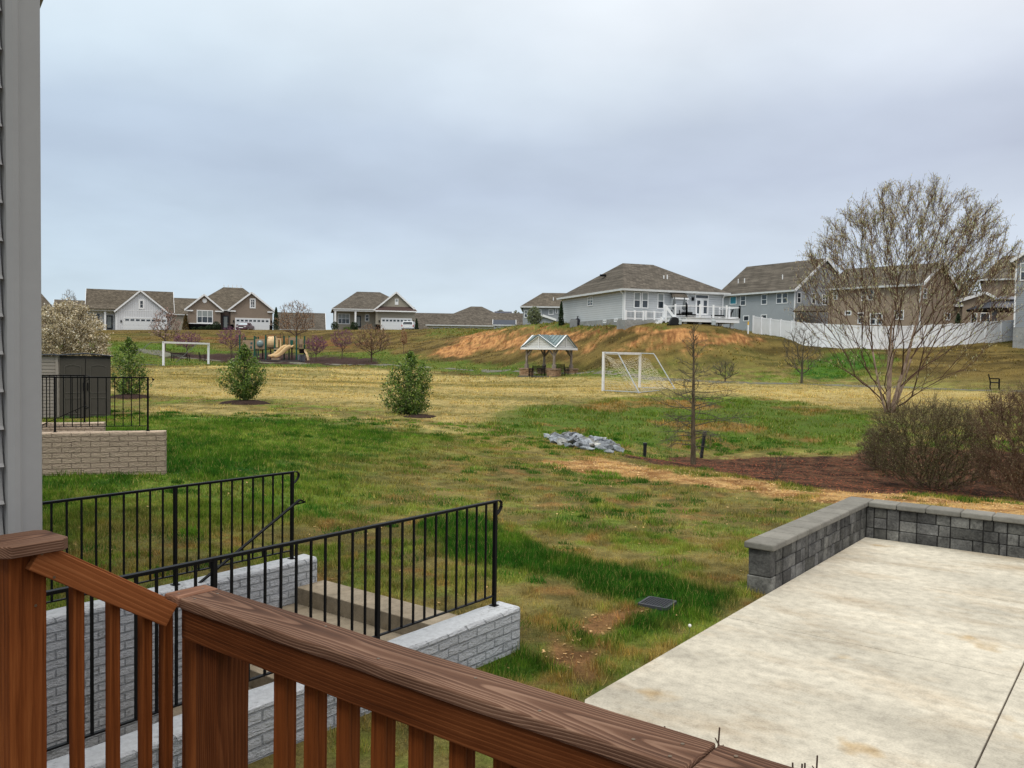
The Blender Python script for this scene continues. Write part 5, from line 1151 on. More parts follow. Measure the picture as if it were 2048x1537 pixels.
# ---------------------------------------------------------------- playground
def playground():
    Y = 95.0; k = Y / F; p0 = at(560, 722, Y); zb = gz(p0.x, Y); t = thing('playground_set', 'green posted playground climber with tan panels, tube and double slide', 'playground', (p0.x, Y, zb))
    # pixel of the enlarged crop (10.24x, origin 440,650) -> local x, z
    Xp = lambda x: at(440 + x / 10.24, 700, Y).x - p0.x
    base = at(560, 650 + 735 / 10.24, Y).z
    Zp = lambda y, x=1200: at(440 + x / 10.24, 650 + y / 10.24, Y).z - base + 0
    GR = paint('play_green', (.012, .085, .058), .4, .2); TN = paint('play_tan', (.33, .235, .155), .55, .1); CR = paint('play_cream', (.62, .45, .25), .5, .1); BR = paint('play_brown', (.045, .028, .022), .6); SL = paint('play_slide', (.70, .50, .26), .4, .08)
    posts = [(405, 240, 0), (440, 270, 1.3), (705, 250, 0), (935, 232, 0), (1065, 235, 1.4), (1120, 238, 0), (1245, 240, 1.4), (1342, 235, 1.5), (1467, 440, .1), (1565, 235, 0), (1690, 235, .9), (805, 520, 1.3), (965, 470, 1.4), (600, 255, 2.5), (640, 255, 2.6), (812, 255, 2.5)]
    for x, y, d in posts:
        g = MB(); dark = x in (1467, 805, 965); z = Zp(y); g.tube([(Xp(x), d, -.1), (Xp(x), d, z)], .085 if d < 1 else .075, 10); o = g.build('post', BR if dark else GR, t, smooth=False)
        if not dark: g = MB(); g.tube([(Xp(x), d, z - .02), (Xp(x), d, z + .06)], .10, 10); g.build('post_cap', GR, o)
    def panel(x0, y0, x1, y1, d, mat, th=.06, name='panel', par=t): g = MB(); g.box(Xp(x0), Xp(x1), d, d + th, Zp(y1), Zp(y0)); return g.build(name, mat, par, bevel=.01)
    panel(460, 330, 690, 520, .05, TN); a = panel(725, 305, 915, 500, .0, TN)
    g = MB(); g.box(Xp(622), Xp(662), .02, .05, Zp(412), Zp(372)); g.box(Xp(618), Xp(650), .02, .05, Zp(500), Zp(450)); g.build('panel_cutout', paint('play_teal', (.03, .10, .11), .4), t)
    g = MB(); cx_, cz = Xp(822), Zp(398); n = 16
    for i in range(1, 6):
        pass
    rad = .40; ringv = []
    for j in range(7):
        ph = j / 6 * math.pi / 2
        ringv.append([(cx_ + rad * math.cos(ph) * math.cos(2 * math.pi * i / n), -.02 - rad * .55 * math.sin(ph), cz + rad * math.cos(ph) * math.sin(2 * math.pi * i / n)) for i in range(n)])
    vs = sum(ringv, []); g.add(vs, [(j * n + i, j * n + (i + 1) % n, (j + 1) * n + (i + 1) % n, (j + 1) * n + i) for j in range(6) for i in range(n)]); g.build('bubble_window', paint('bubble_plastic', (.16, .22, .22), .15, .1, 2, 0, 0, .6), a, smooth=True)
    panel(955, 285, 1000, 465, .2, TN); g = MB(); g.tube([(Xp(960), .75, Zp(372)), (Xp(1045), .75, Zp(372))], .70, 20); g.tube([(Xp(1040), .75, Zp(372)), (Xp(1058), .75, Zp(372))], .74, 20); g.tube([(Xp(1053), .75, Zp(372)), (Xp(1115), .75, Zp(372))], .70, 20); g.build('tube_crawl', CR, t, smooth=False)
    panel(1145, 285, 1180, 470, .05, CR); panel(1222, 285, 1250, 470, .05, CR); panel(1145, 285, 1250, 305, .04, CR); panel(1180, 300, 1222, 460, .6, paint('play_rust', (.20, .07, .035), .6))
    for i, y in enumerate((490, 548, 605)): g = MB(); g.tube([(Xp(1185), -.2, Zp(y + 24)), (Xp(1185), -.2, Zp(y))], [.34, .42][::-1] if i else .40, 14); g.build('step_disc', paint('play_disc', (.38, .30, .21), .6), t)
    panel(1365, 258, 1548, 330, .9, TN); panel(1365, 330, 1410, 430, .9, TN); panel(1490, 330, 1548, 400, .92, TN); panel(1420, 312, 1480, 440, .35, GR); panel(1590, 285, 1680, 480, .3, TN)
    for x in (1605, 1625, 1645, 1662): g = MB(); g.box(Xp(x), Xp(x + 7), .27, .30, Zp(460), Zp(395)); g.build('panel_slot', BR, t)
    for x0, x1, y in ((460, 800, 535), (725, 930, 508), (955, 1110, 478), (1120, 1560, 472), (1580, 1700, 490)): g = MB(); g.box(Xp(x0), Xp(x1), .0, 1.5, Zp(y + 10), Zp(y - 4)); g.build('deck_platform', BR, t)
    panel(1590, 490, 1690, 585, .7, BR); panel(465, 300, 690, 312, .0, BR, .04, 'rail'); panel(1130, 262, 1345, 268, .5, BR, .04, 'rail')
    for xa, xb, y in ((1205, 1265, 175), (1545, 1615, 182)):
        g = MB(); pts = [(Xp(xa), .6, Zp(470))]
        for i in range(7): a_ = math.pi * (1 - i / 6); pts.append(((Xp(xa) + Xp(xb)) / 2 + math.cos(a_) * (Xp(xb) - Xp(xa)) / 2, .6, Zp(y + 25) + math.sin(a_) * .25))
        pts.append((Xp(xb), .6, Zp(470))); g.tube(pts, .025, 6); g.build('hoop_rail', BR, t)
    # double slide: two troughs side by side running down to the left
    def trough(cx0, w, name):
        prof = [(1505, 455), (1470, 462), (1420, 500), (1370, 560), (1330, 610), (1290, 645), (1255, 662), (1215, 672)]
        sh = cx0; vs = []; m = 7
        for i, (x, y) in enumerate(prof):
            f = i / (len(prof) - 1); d = -.1 - f * 1.6
            for j in range(m):
                u = j / (m - 1) - .5; up = (abs(u) * 2) ** 4 * .26
                vs.append((Xp(x + sh) + 0, d + 0, Zp(y) + up) if False else (Xp(x + sh) + u * w * .62, d + u * w * .78, Zp(y + u * 0) + up))
        g = MB(); g.add(vs, [(i * m + j, i * m + j + 1, (i + 1) * m + j + 1, (i + 1) * m + j) for i in range(len(prof) - 1) for j in range(m - 1)])
        o = g.build(name, SL, t, smooth=True); s_ = o.modifiers.new('s', 'SOLIDIFY'); s_.thickness = .05; return o
    trough(-15, .62, 'slide'); trough(-100, .62, 'slide')
    g = MB(); g.box(Xp(1150), Xp(1310), -1.9, -1.4, -.05, Zp(690)); g.build('slide_foot', TN, t)
    g = MB(); pts = [(Xp(1700), .6, Zp(505)), (Xp(1718), .4, Zp(550)), (Xp(1755), .2, Zp(590)), (Xp(1785), 0, Zp(650)), (Xp(1808), -.1, Zp(735))]; g.tube(pts, .06, 8); q = [(x, y + .5, z) for x, y, z in pts]; g.tube(q, .06, 8)
    for a_, b_ in zip(pts[1:], q[1:]): g.tube([a_, b_], .03, 6)
    g.build('arch_climber', CR, t)
    g = MB(); g.tube([(Xp(245), 0, -.05), (Xp(250), 0, Zp(540)), (Xp(275), 0, Zp(522)), (Xp(300), 0, Zp(540)), (Xp(395), 0, Zp(540))], .03, 6); g.build('bar_rail', BR, t)
    g = MB(); g.box(Xp(940), Xp(1740), -2.4, -2.28, -.1, .1); g.build('timber_edge', paint('kerb_dark', (.06, .05, .05), .8), t)
    b2_ = at(603, 722, 93); z = gz(b2_.x, 93); tb_ = thing('litter_bin', 'grey slatted litter bin at the right end of the playground', 'bin', (b2_.x, 93, z)); Wb = 13.5 * 93 / F; Hb = 14.5 * 93 / F
    g = MB(); n = 26
    for i in range(n): a_ = 2 * math.pi * i / n; x, y = math.cos(a_) * Wb / 2, math.sin(a_) * Wb / 2; g.bar((x, y, .05), (x, y, Hb), .05, .02, up=Vector((-y, x, 0)))
    g.build('slat', paint('bin_slat', (.22, .23, .26), .5), tb_); g = MB(); g.tube([(0, 0, .06), (0, 0, Hb - .05)], Wb / 2 - .05, 16); g.build('liner', M_BLACK, tb_); g = MB(); g.tube([(0, 0, Hb), (0, 0, Hb + .06)], Wb / 2 + .03, 20); g.build('rim', paint('bin_rim', (.08, .08, .09), .5), tb_)
playground()
# ---------------------------------------------------------------- white vinyl fence
def fence():
    K = [(1506, 672, 80.0), (1540, 679, 76.5), (1606, 689, 70.0), (1685, 696, 67.0), (1760, 696, 68.0), (1824, 695, 70.0), (1938, 690, 72.0), (2031, 681, 74.5)]
    P = []; root = None
    for (x, y, Y) in K: v = at(x, y, Y); v.z = min(v.z, gz(v.x, v.y)) - .03; P.append(v)
    t = thing('vinyl_fence', 'long white vinyl privacy fence along the top of the right bank', 'fence', P[0]); O = P[0]
    Q = []
    for a, b_ in zip(P, P[1:]):
        n = max(1, round((b_ - a).length / 2.3))
        for i in range(n): Q.append(a.lerp(b_, i / n))
    Q.append(P[-1]); H = 1.85
    for i, q in enumerate(Q):
        g = MB(); p = q - O; g.box(p.x - .07, p.x + .07, p.y - .07, p.y + .07, p.z - .2, p.z + H + .06); g.box(p.x - .09, p.x + .09, p.y - .09, p.y + .09, p.z + H + .06, p.z + H + .09); g.build('fence_post', M_WHITE, t)
    for a, b_ in zip(Q, Q[1:]):
        a = a - O; b_ = b_ - O; d = (b_ - a); L = d.length; u = d.normalized(); g = MB(); Zv = Vector((0, 0, 1)); ax = Vector((d.x, d.y, 0)).normalized(); nn = int(L / .17)
        for j in range(nn):
            f0 = j / nn; p = a.lerp(b_, f0) + Zv * .1; q = a.lerp(b_, f0 + 1 / nn - .004) + Zv * .1
            s = Vector((-ax.y, ax.x, 0)) * .012; g.prism([p - s, q - s, q + s, p + s], Zv * (H - .2))
        g.bar(a + Zv * (H - .04), b_ + Zv * (H - .04), .05, .13); g.bar(a + Zv * .08, b_ + Zv * .08, .05, .16); g.build('fence_panel', M_WHITE, t)
fence()
# ---------------------------------------------------------------- small things near the patio
def weed(px, py, Y, n, seed, label):
    v = at(px, py, Y); r = random.Random(seed); zb = gz(v.x, Y); t = thing('dry_weed', label, 'plant', (v.x, Y, zb)); H = v.z - zb; m = MB()
    for i in range(n):
        b0 = Vector((r.uniform(-.02, .02), r.uniform(-.02, .02), 0)); dx = r.uniform(-.07, .07); q = [b0, Vector((dx * .5, 0, H * .5)), Vector((dx, 0, H * r.uniform(.93, 1.0)))]; m.tube(q, .003, 4, False)
        for j in range(9):
            z = .06 + .022 * j; s = q[2] - Vector((0, 0, z)); a = 1 if j % 2 else -1; m.tube([s, s + Vector((a * .014, r.uniform(-.01, .01), .024))], [.0028, .0018], 4, False)
    m.build('stems', M_TWIG, t)
weed(1335, 1424, 2.9, 4, 1, 'dry weed tip poking up past the middle of the deck rail'); weed(1398, 1452, 2.8, 2, 2, 'single dry weed tip above the deck rail near its joint'); weed(1616, 1504, 2.7, 5, 3, 'cluster of dry weed tips beyond the right end of the deck rail')
gd = gnd(1377, 1275); t = thing('dandelion', 'lone dandelion clock in the grass beside the patio edge', 'flower', gd); m = MB(); m.tube([(0, 0, 0), (.01, 0, .10)], .003, 5); m.build('stem', paint('stem_green', (.10, .18, .05), .6), t); m = MB()
import math as _m
n = 8
vs = [(.01 + .017 * math.sin(math.pi * i / 6) * math.cos(2 * math.pi * j / n), .017 * math.sin(math.pi * i / 6) * math.sin(2 * math.pi * j / n), .115 + .017 * math.cos(math.pi * i / 6)) for i in range(7) for j in range(n)]
m.add(vs, [(i * n + j, i * n + (j + 1) % n, (i + 1) * n + (j + 1) % n, (i + 1) * n + j) for i in range(6) for j in range(n)]); m.build('seed_head', paint('seed_white', (.7, .7, .66), .9), t, smooth=True)
# ---------------------------------------------------------------- houses
ZV = Vector((0, 0, 1))
M_RF = shingles('shingle_brown_grey', (.105, .090, .070)); M_RF2 = shingles('shingle_grey', (.100, .088, .073))
M_BLIND = paint('window_blind', (.26, .29, .29), .35, .15, 3, 0, 0, .5); M_TEALW = paint('window_teal', (.03, .22, .30), .3, .2)
M_GUT = paint('gutter_white', (.55, .57, .58), .5)
M_WALLG = siding('siding_blue_grey', (.35, .38, .41), .13); M_WALLG2 = siding('siding_light_grey', (.52, .55, .575), .20); M_WALLT = siding('siding_tan', (.27, .215, .17), .12); M_WALLB = siding('siding_beige', (.34, .315, .26), .12)
M_WALLBR = siding('siding_brown', (.33, .26, .195), .14); M_FOUND = concrete('foundation', (.27, .275, .27), (.25, .25, .24), 1.2); M_DOORD = paint('door_dark', (.02, .025, .035), .4)
def board_batten():
    b = NB('board_batten'); s = b.n('ShaderNodeSeparateXYZ'); b.l(b.obj, s.inputs[0]); fr = b.math('FRACT', b.math('DIVIDE', s.outputs[0], .40)); ln = b.ramp(fr, [(0, (.7,) * 3), (.09, (.72,) * 3), (.12, (1,) * 3), (1, (1,) * 3)])
    n = b.noise(1, 4); return b.fin(b.mix(1.0, b.ramp(n, [(.3, (.56, .58, .61)), (.7, (.63, .65, .68))]), ln, 'MULTIPLY'), .6, b.bump(fr, .4, .02))
M_BB = board_batten(); M_BRK = stone('brick_trim', [(.12, .06, .045), (.22, .12, .09), (.30, .19, .14)], 6)
class House:
    def __init__(s, name, label, O, cat='house', group=None): s.O = Vector(O); s.t = thing(name, label, cat, s.O, 0, group)
    def L(s, w): return Vector(w) - s.O
    def mesh(s, name, mb, mat, par=None, bevel=0): return mb.build(name, mat, par or s.t, bevel=bevel)
class Face:
    """a vertical wall plane: world origin, horizontal unit u, outward normal n"""
    def __init__(f, h, o, u):
        f.h = h; f.o = Vector(o); f.u = Vector(u).normalized(); f.n = Vector((f.u.y, -f.u.x, 0))
        if f.n.dot(Vector((0, 0, 0)) - f.o) < 0 and abs(f.n.dot(f.o)) > 0: f.n = f.n if f.n.dot(-f.o) > 0 else -f.n
    def px(f, x, y):
        d = ray(x, y); c = Vector((0, 0, CAMZ)); t = (f.o - c).dot(f.n) / d.dot(f.n); p = c + d * t; return ((p - f.o).dot(f.u), p.z)
    def p(f, u, z, n=0): q = f.o + f.u * u + f.n * n; return Vector((q.x, q.y, z)) - f.h.O
    def box(f, mb, u0, u1, z0, z1, n0, n1): mb.prism([f.p(u0, z0, n0), f.p(u1, z0, n0), f.p(u1, z1, n0), f.p(u0, z1, n0)], f.n * (n1 - n0))
    def window(f, x0, y0, x1, y1, nx=1, ny=2, mat=None, low=None, name='window', tr=.09):
        u0, za = f.px(x0, (y0 + y1) / 2); u1, _ = f.px(x1, (y0 + y1) / 2); um = (x0 + x1) / 2; z1 = f.px(um, y0)[1]; z0 = f.px(um, y1)[1]
        if u0 > u1: u0, u1 = u1, u0
        return f.win(u0, u1, z0, z1, nx, ny, mat, low, name, tr)
    def win(f, u0, u1, z0, z1, nx=1, ny=2, mat=None, low=None, name='window', tr=.09):
        g = MB(); f.box(g, u0, u0 + tr, z0, z1, 0, .05); f.box(g, u1 - tr, u1, z0, z1, 0, .05); f.box(g, u0 + tr, u1 - tr, z0, z0 + tr, 0, .052); f.box(g, u0 + tr, u1 - tr, z1 - tr, z1, 0, .052)
        for i in range(1, nx): u = u0 + (u1 - u0) * i / nx; f.box(g, u - .04, u + .04, z0 + tr, z1 - tr, 0, .045)
        for i in range(1, ny): z = z0 + (z1 - z0) * i / ny; f.box(g, u0 + tr, u1 - tr, z - .03, z + .03, 0, .04)
        w = g.build(name, M_TRIM, f.h.t); zm = (z0 + z1) / 2
        g = MB(); f.box(g, u0 + .02, u1 - .02, zm if mat else z0 + .02, z1 - .02, .004, .022); g.build('pane', mat or M_GLASS, w)
        if mat: g = MB(); f.box(g, u0 + .02, u1 - .02, z0 + .02, zm - .002, .004, .020); g.build('pane', low or M_GLASS, w)
        return w
    def door(f, x0, y0, x1, y1, glassy=True, mat=None):
        um = (x0 + x1) / 2; u0 = f.px(x0, y0)[0]; u1 = f.px(x1, y0)[0]; z1 = f.px(um, y0)[1]; z0 = f.px(um, y1)[1]; g = MB(); f.box(g, u0, u1, z0, z1, 0, .05); d = g.build('door', mat or M_DOORD, f.h.t)
        if glassy: g = MB(); w = u1 - u0; f.box(g, u0 + w * .2, u1 - w * .2, z0 + .3, z1 - .2, .05, .062); g.build('pane', M_BLIND, d)
        g = MB(); f.box(g, u1 - .16, u1 - .08, z0 + .95, z0 + 1.1, .05, .12); g.build('handle', paint('brass', (.3, .25, .15), .4), d); return d
    def garage(f, x0, y0, x1, y1, nw=8, pairs=False):
        u0 = f.px(x0, y0)[0]; u1 = f.px(x1, y0)[0]; um = (x0 + x1) / 2; z1 = f.px(um, y0)[1]; z0 = z1 - 2.35; tr = .14
        g = MB(); f.box(g, u0 - tr, u0, z0, z1 + tr, 0, .07); f.box(g, u1, u1 + tr, z0, z1 + tr, 0, .07); f.box(g, u0, u1, z1, z1 + tr, 0, .072); g.build('garage_frame', M_TRIM, f.h.t)
        g = MB(); n = 4; hgt_ = (z1 - z0) / n
        for i in range(n): f.box(g, u0, u1, z0 + i * hgt_ + .012, z0 + (i + 1) * hgt_ - .012, 0, .05)
        f.box(g, u0, u1, z0, z1, 0, .035); d = g.build('garage_door', paint('garage_white', (.66, .69, .72), .5, .04), f.h.t)
        for i in range(nw):
            w = (u1 - u0) / nw; a = u0 + i * w + w * .16; b_ = a + w * .68
            if pairs: b_ = a + w * .72
            g = MB(); f.box(g, a, b_, z1 - hgt_ + .12, z1 - .16, .05, .058); g.build('garage_window', M_GLASS, d)
def face_view(h):
    a = math.atan2(-h.O.x, h.O.y); h.t.rotation_euler = (0, 0, a); h.t.scale = (math.cos(a), 1, 1); return h
def zpx(px, py, Y): return at(px, py, Y).z
def xpx(px, Y): return at(px, 650, Y).x
def walls(h, name, pts, z0, z1, mat): g = MB(); g.prism([h.L((x, y, z0)) for x, y in pts], (0, 0, z1 - z0)); return h.mesh(name, g, mat)
def slabs(h, polys, mat, th=.16, name='roof'):
    g = MB()
    for p in polys: g.slab([h.L(q) for q in p], th)
    return h.mesh(name, g, mat)
def edge(h, segs, w=.10, hh=.20, mat=None, name='fascia', dz=-.09):
    g = MB()
    for a, b_ in segs: g.bar(h.L(a) + ZV * dz, h.L(b_) + ZV * dz, w, hh)
    return h.mesh(name, g, mat or M_TRIM)
def gable_wing(h, x0, x1, Y, D, zb, ze, xa, za, mat, roof, ov=.35, front=.35, returns=True):
    """front-gabled wing facing the viewer (-y)"""
    g = MB(); g.prism([h.L((x0, Y, zb)), h.L((x1, Y, zb)), h.L((x1, Y, ze)), h.L((xa, Y, za)), h.L((x0, Y, ze))], (0, D, 0)); h.mesh('wall', g, mat)
    sl = (za - ze) / (xa - x0); sr = (za - ze) / (x1 - xa); eL = (x0 - ov, ze - sl * ov); eR = (x1 + ov, ze - sr * ov); T = .12
    slabs(h, [[(eL[0], Y - front, eL[1] + T), (xa, Y - front, za + T), (xa, Y + D, za + T), (eL[0], Y + D, eL[1] + T)], [(eR[0], Y - front, eR[1] + T), (xa, Y - front, za + T), (xa, Y + D, za + T), (eR[0], Y + D, eR[1] + T)]], roof)
    e = [((eL[0], Y - front - .03, eL[1] + .06), (xa, Y - front - .03, za + .06)), ((xa, Y - front - .03, za + .06), (eR[0], Y - front - .03, eR[1] + .06))]
    edge(h, e, .06, .26, name='rake_trim', dz=0)
    if returns: edge(h, [((eL[0], Y - .15, eL[1]), (x0 + .9, Y - .15, eL[1])), ((eR[0], Y - .15, eR[1]), (x1 - .9, Y - .15, eR[1]))], .3, .2, name='cornice_return', dz=-.02)
def side_gable(h, x0, x1, Y0, Y1, zb, ze, zr, mat, roof, ov=.4, endov=.3, yr=None):
    yr = yr or (Y0 + Y1) / 2; g = MB(); g.prism([h.L((x0, Y0, zb)), h.L((x0, Y1, zb)), h.L((x0, Y1, ze)), h.L((x0, yr, zr)), h.L((x0, Y0, ze))], (x1 - x0, 0, 0)); h.mesh('wall', g, mat)
    s = (zr - ze) / (yr - Y0); a, b_ = x0 - endov, x1 + endov; T = .12; f = (Y0 - ov, ze - s * ov + T); k = (Y1 + ov, ze - s * ov + T)
    slabs(h, [[(a, f[0], f[1]), (b_, f[0], f[1]), (b_, yr, zr + T), (a, yr, zr + T)], [(a, k[0], k[1]), (b_, k[0], k[1]), (b_, yr, zr + T), (a, yr, zr + T)]], roof)
    edge(h, [((a, f[0] - .04, f[1]), (b_, f[0] - .04, f[1]))], .10, .18, M_GUT, 'gutter'); edge(h, [((x, f[0], f[1] - .02), (x, yr, zr + T - .02)) for x in (a - .03, b_ + .03)], .06, .26, name='rake_trim', dz=-.04)
def hip_roof(h, C, R0, R1, mat, gut=True, th=.16):
    """C: four eave corners in order (front-left, front-right, back-right, back-left); ridge R0 (left) to R1 (right)"""
    slabs(h, [[C[0], C[1], R1, R0], [C[1], C[2], R1], [C[2], C[3], R0, R1], [C[3], C[0], R0]], mat, th)
    if gut: edge(h, [(C[i], C[(i + 1) % 4]) for i in range(4)], .11, .18, M_GUT, 'gutter')
def vent(h, p, n=.0): g = MB(); q = h.L(p); g.tube([q, q + ZV * .55], .06, 8); return h.mesh('roof_vent', g, M_TRIM)
UX = Vector((1, 0, 0)); GZL = 5.2
# --- white farmhouse, left
def house_white():
    Y = 144.0; h = House('house', 'white board and batten house with grey roof behind the flowering bush', (xpx(260, Y), Y, 6)); z1 = zpx(260, 620, Y); zb = GZL; zr = 13.2
    x0, x1 = xpx(174, Y), xpx(341, Y); side_gable(h, x0 + .3, xpx(345, Y), Y + 1.2, Y + 9.5, zb, z1, zr - .1, M_BB, M_RF, .5, .5)
    gx0, gx1 = xpx(234, Y), xpx(333, Y); gable_wing(h, gx0, gx1, Y - .6, 6.2, zb, zpx(234, 621, Y - .6), xpx(281, Y), zpx(280, 582, Y - .6), M_BB, M_RF, .45, .35, False)
    f = Face(h, (0, Y - .6, 0), UX); f.window(274, 598.5, 286, 618.5, 1, 2, tr=.28); f.garage(245.5, 637, 331, 661, 8, True); g = MB(); u0, u1 = gx0, gx1; f.box(g, u0, u1, zpx(280, 622, Y) - .04, zpx(280, 622, Y) + .03, 0, .02); h.mesh('belly_band', g, M_TRIM)
    f2 = Face(h, (0, Y + 1.2, 0), UX); f2.window(176, 627, 208, 659, 2, 2, name='porch_screen', tr=.12); f2.door(218.5, 632, 232, 660)
    for x in (211, 233): g = MB(); q = h.L((xpx(x, Y), Y - .3, zb)); g.box(q.x - .17, q.x + .17, q.y - .17, q.y + .17, q.z, q.z + zpx(210, 625, Y) - zb); h.mesh('porch_column', g, M_TRIM, bevel=.02)
    g = MB(); a = h.L((xpx(172, Y), Y - .5, z1 - .35)); b_ = h.L((gx0, Y + 1.4, z1)); g.box(a.x, b_.x, a.y, b_.y, a.z, b_.z); h.mesh('porch_beam', g, M_TRIM)
    slabs(h, [[(xpx(168, Y), Y - .9, z1 - .0), (gx0 + .1, Y - .9, z1), (gx0 + .1, Y + 1.3, z1 + .75), (xpx(169, Y), Y + 1.3, z1 + .75)]], M_RF, .12, 'porch_roof')
    for x in (239, 334): g = MB(); u, z = f.px(x, 643); f.box(g, u - .1, u + .1, z - .2, z + .2, 0, .15); h.mesh('wall_lantern', g, M_BLACK)
    face_view(h)
house_white()
def house_tan():
    Y = 144.0; h = House('house', 'tan sided house with two front gables and a dark car on its drive', (xpx(460, Y), Y, 6)); zb = GZL; ze = zpx(460, 620, Y); M = M_WALLT
    x0, x1 = xpx(378, Y), xpx(544, Y); walls(h, 'wall', [(x0, Y + .9), (x1, Y + .9), (x1, Y + 14), (x0, Y + 14)], zb, ze, M)
    hip_roof(h, [(x0 - .4, Y + .5, ze), (x1 + .4, Y + .5, ze), (x1 + .4, Y + 14.4, ze), (x0 - .4, Y + 14.4, ze)], (xpx(446, Y), Y + 7.4, zpx(446, 575.5, Y + 7.4)), (xpx(487, Y), Y + 7.4, zpx(470, 576, Y + 7.4)), M_RF)
    gable_wing(h, xpx(377, Y), xpx(441, Y), Y - .3, 5, zb, zpx(408, 618, Y), xpx(409, Y), zpx(409, 592, Y), M, M_RF, .55); gable_wing(h, xpx(461, Y), xpx(546, Y), Y - .6, 6.5, zb, zpx(500, 619, Y), xpx(503, Y), zpx(503, 586, Y), M, M_RF, .45)
    f = Face(h, (0, Y - .3, 0), UX); f.window(393, 621.5, 425, 647.5, 3, 2, M_BLIND, tr=.14); g = MB(); u, z = f.px(408.6, 602.8); g.tube([f.p(u, z, 0), f.p(u, z, .06)], .38, 20); h.mesh('round_vent', g, M_TRIM)
    g = MB(); f.box(g, xpx(377, Y) - .02, xpx(441, Y) + .02, zb, zpx(408, 649, Y), 0, .08); h.mesh('brick_base', g, M_BRK); g = MB(); f.box(g, xpx(377, Y) - .02, xpx(441, Y) + .02, zpx(408, 649, Y) + .002, zpx(408, 649, Y) + .12, 0, .12); h.mesh('sill_band', g, M_TRIM)
    f = Face(h, (0, Y - .6, 0), UX); f.window(497.5, 596.5, 509.5, 616.5, 2, 3, tr=.22); f.garage(469.5, 638, 537, 661, 8)
    for a, b_ in ((461, 467.5), (539.5, 546)): g = MB(); f.box(g, xpx(a, Y), xpx(b_, Y), zb, zpx(500, 650, Y), 0, .07); h.mesh('brick_base', g, M_BRK)
    for x in (465, 541.5): g = MB(); u, z = f.px(x, 643); f.box(g, u - .1, u + .1, z - .2, z + .2, 0, .15); h.mesh('wall_lantern', g, M_BLACK)
    g = MB(); q = h.L((xpx(441, Y), Y + .55, zb)); g.box(q.x + .02, q.x + (461 - 441) * Y / F - .02, q.y, q.y + .2, 0 - .8, zpx(450, 624, Y) - 6); h.mesh('entry_shade_panel', g, paint('entry_shade', (.07, .05, .045), .8)); f3 = Face(h, (0, Y + .5, 0), UX); f3.door(447.5, 632, 459, 659)  # dark panel; the shade of the set-back entry is put into its colour
    for i in range(5): vent(h, (xpx(447 + i * 9, Y), Y + 7.4, zpx(446, 576, Y + 7.4)))
    face_view(h)
house_tan()
def house_beige():
    Y = 148.0; h = House('house', 'beige house with covered porch and a white truck on its drive', (xpx(745, Y), Y, 6)); zb = GZL; ze = zpx(745, 619, Y); M = M_WALLB
    x0, x1 = xpx(671, Y), xpx(829, Y); walls(h, 'wall', [(x0, Y + 1.6), (x1, Y + 1.6), (xpx(828, Y), Y + 13), (xpx(660, Y), Y + 13)], zb, ze, M)
    zr = zpx(735, 584.5, Y + 7); hip_roof(h, [(xpx(665, Y), Y - .4, ze), (x1 + .3, Y - .4, ze), (x1 + .2, Y + 13.6, ze), (xpx(655, Y), Y + 13.6, ze)], (xpx(712, Y), Y + 7, zr), (xpx(760, Y), Y + 7, zr), M_RF2)
    gable_wing(h, xpx(751, Y), xpx(830, Y), Y - .8, 8, zb, zpx(790, 620, Y), xpx(792, Y), zpx(792, 586, Y), M, M_RF2, .35, .35, False)
    f = Face(h, (0, Y - .8, 0), UX); f.garage(762, 638, 821, 661, 8); f.window(788.5, 597.5, 795.5, 609.5, 1, 1, M_BLIND, M_TRIM, tr=.12)
    slabs(h, [[(xpx(750, Y), Y - 1.5, zpx(790, 622, Y)), (xpx(833, Y), Y - 1.5, zpx(790, 622, Y)), (xpx(828, Y), Y - .8, zpx(790, 614, Y)), (xpx(755, Y), Y - .8, zpx(790, 614, Y))]], paint('pent_roof', (.07, .045, .04), .8), .1, 'pent_roof'); edge(h, [((xpx(750, Y), Y - 1.5, zpx(790, 622.5, Y)), (xpx(833, Y), Y - 1.5, zpx(790, 622.5, Y)))], .08, .2)
    f2 = Face(h, (0, Y + 1.6, 0), UX); f2.window(679, 628, 703, 649, 3, 2, M_BLIND, tr=.12); f2.door(715.5, 632, 725, 656); f2.window(733, 628.5, 741.5, 643.5, 1, 2, tr=.13)
    for x in (671, 711): g = MB(); q = h.L((xpx(x, Y), Y - .1, zb)); g.box(q.x - .16, q.x + .16, q.y - .16, q.y + .16, q.z, ze - 6 - .3); h.mesh('porch_column', g, M_TRIM, bevel=.02)
    g = MB(); q0 = h.L((xpx(667, Y), Y - .3, ze)); q1 = h.L((xpx(750, Y), Y, ze)); g.box(q0.x, q1.x, q0.y, q1.y, q0.z - .45, q0.z - .02); h.mesh('porch_beam', g, M_TRIM)
    for a, b_ in ((744, 760), (823, 830)): g = MB(); f.box(g, xpx(max(a, 751), Y), xpx(b_, Y), zb, zpx(790, 650, Y), 0, .07); h.mesh('brick_base', g, M_BRK)
    for x in (757, 826): g = MB(); u, z = f.px(x, 643); f.box(g, u - .1, u + .1, z - .2, z + .2, 0, .15); h.mesh('wall_lantern', g, M_BLACK)
    face_view(h)
house_beige()
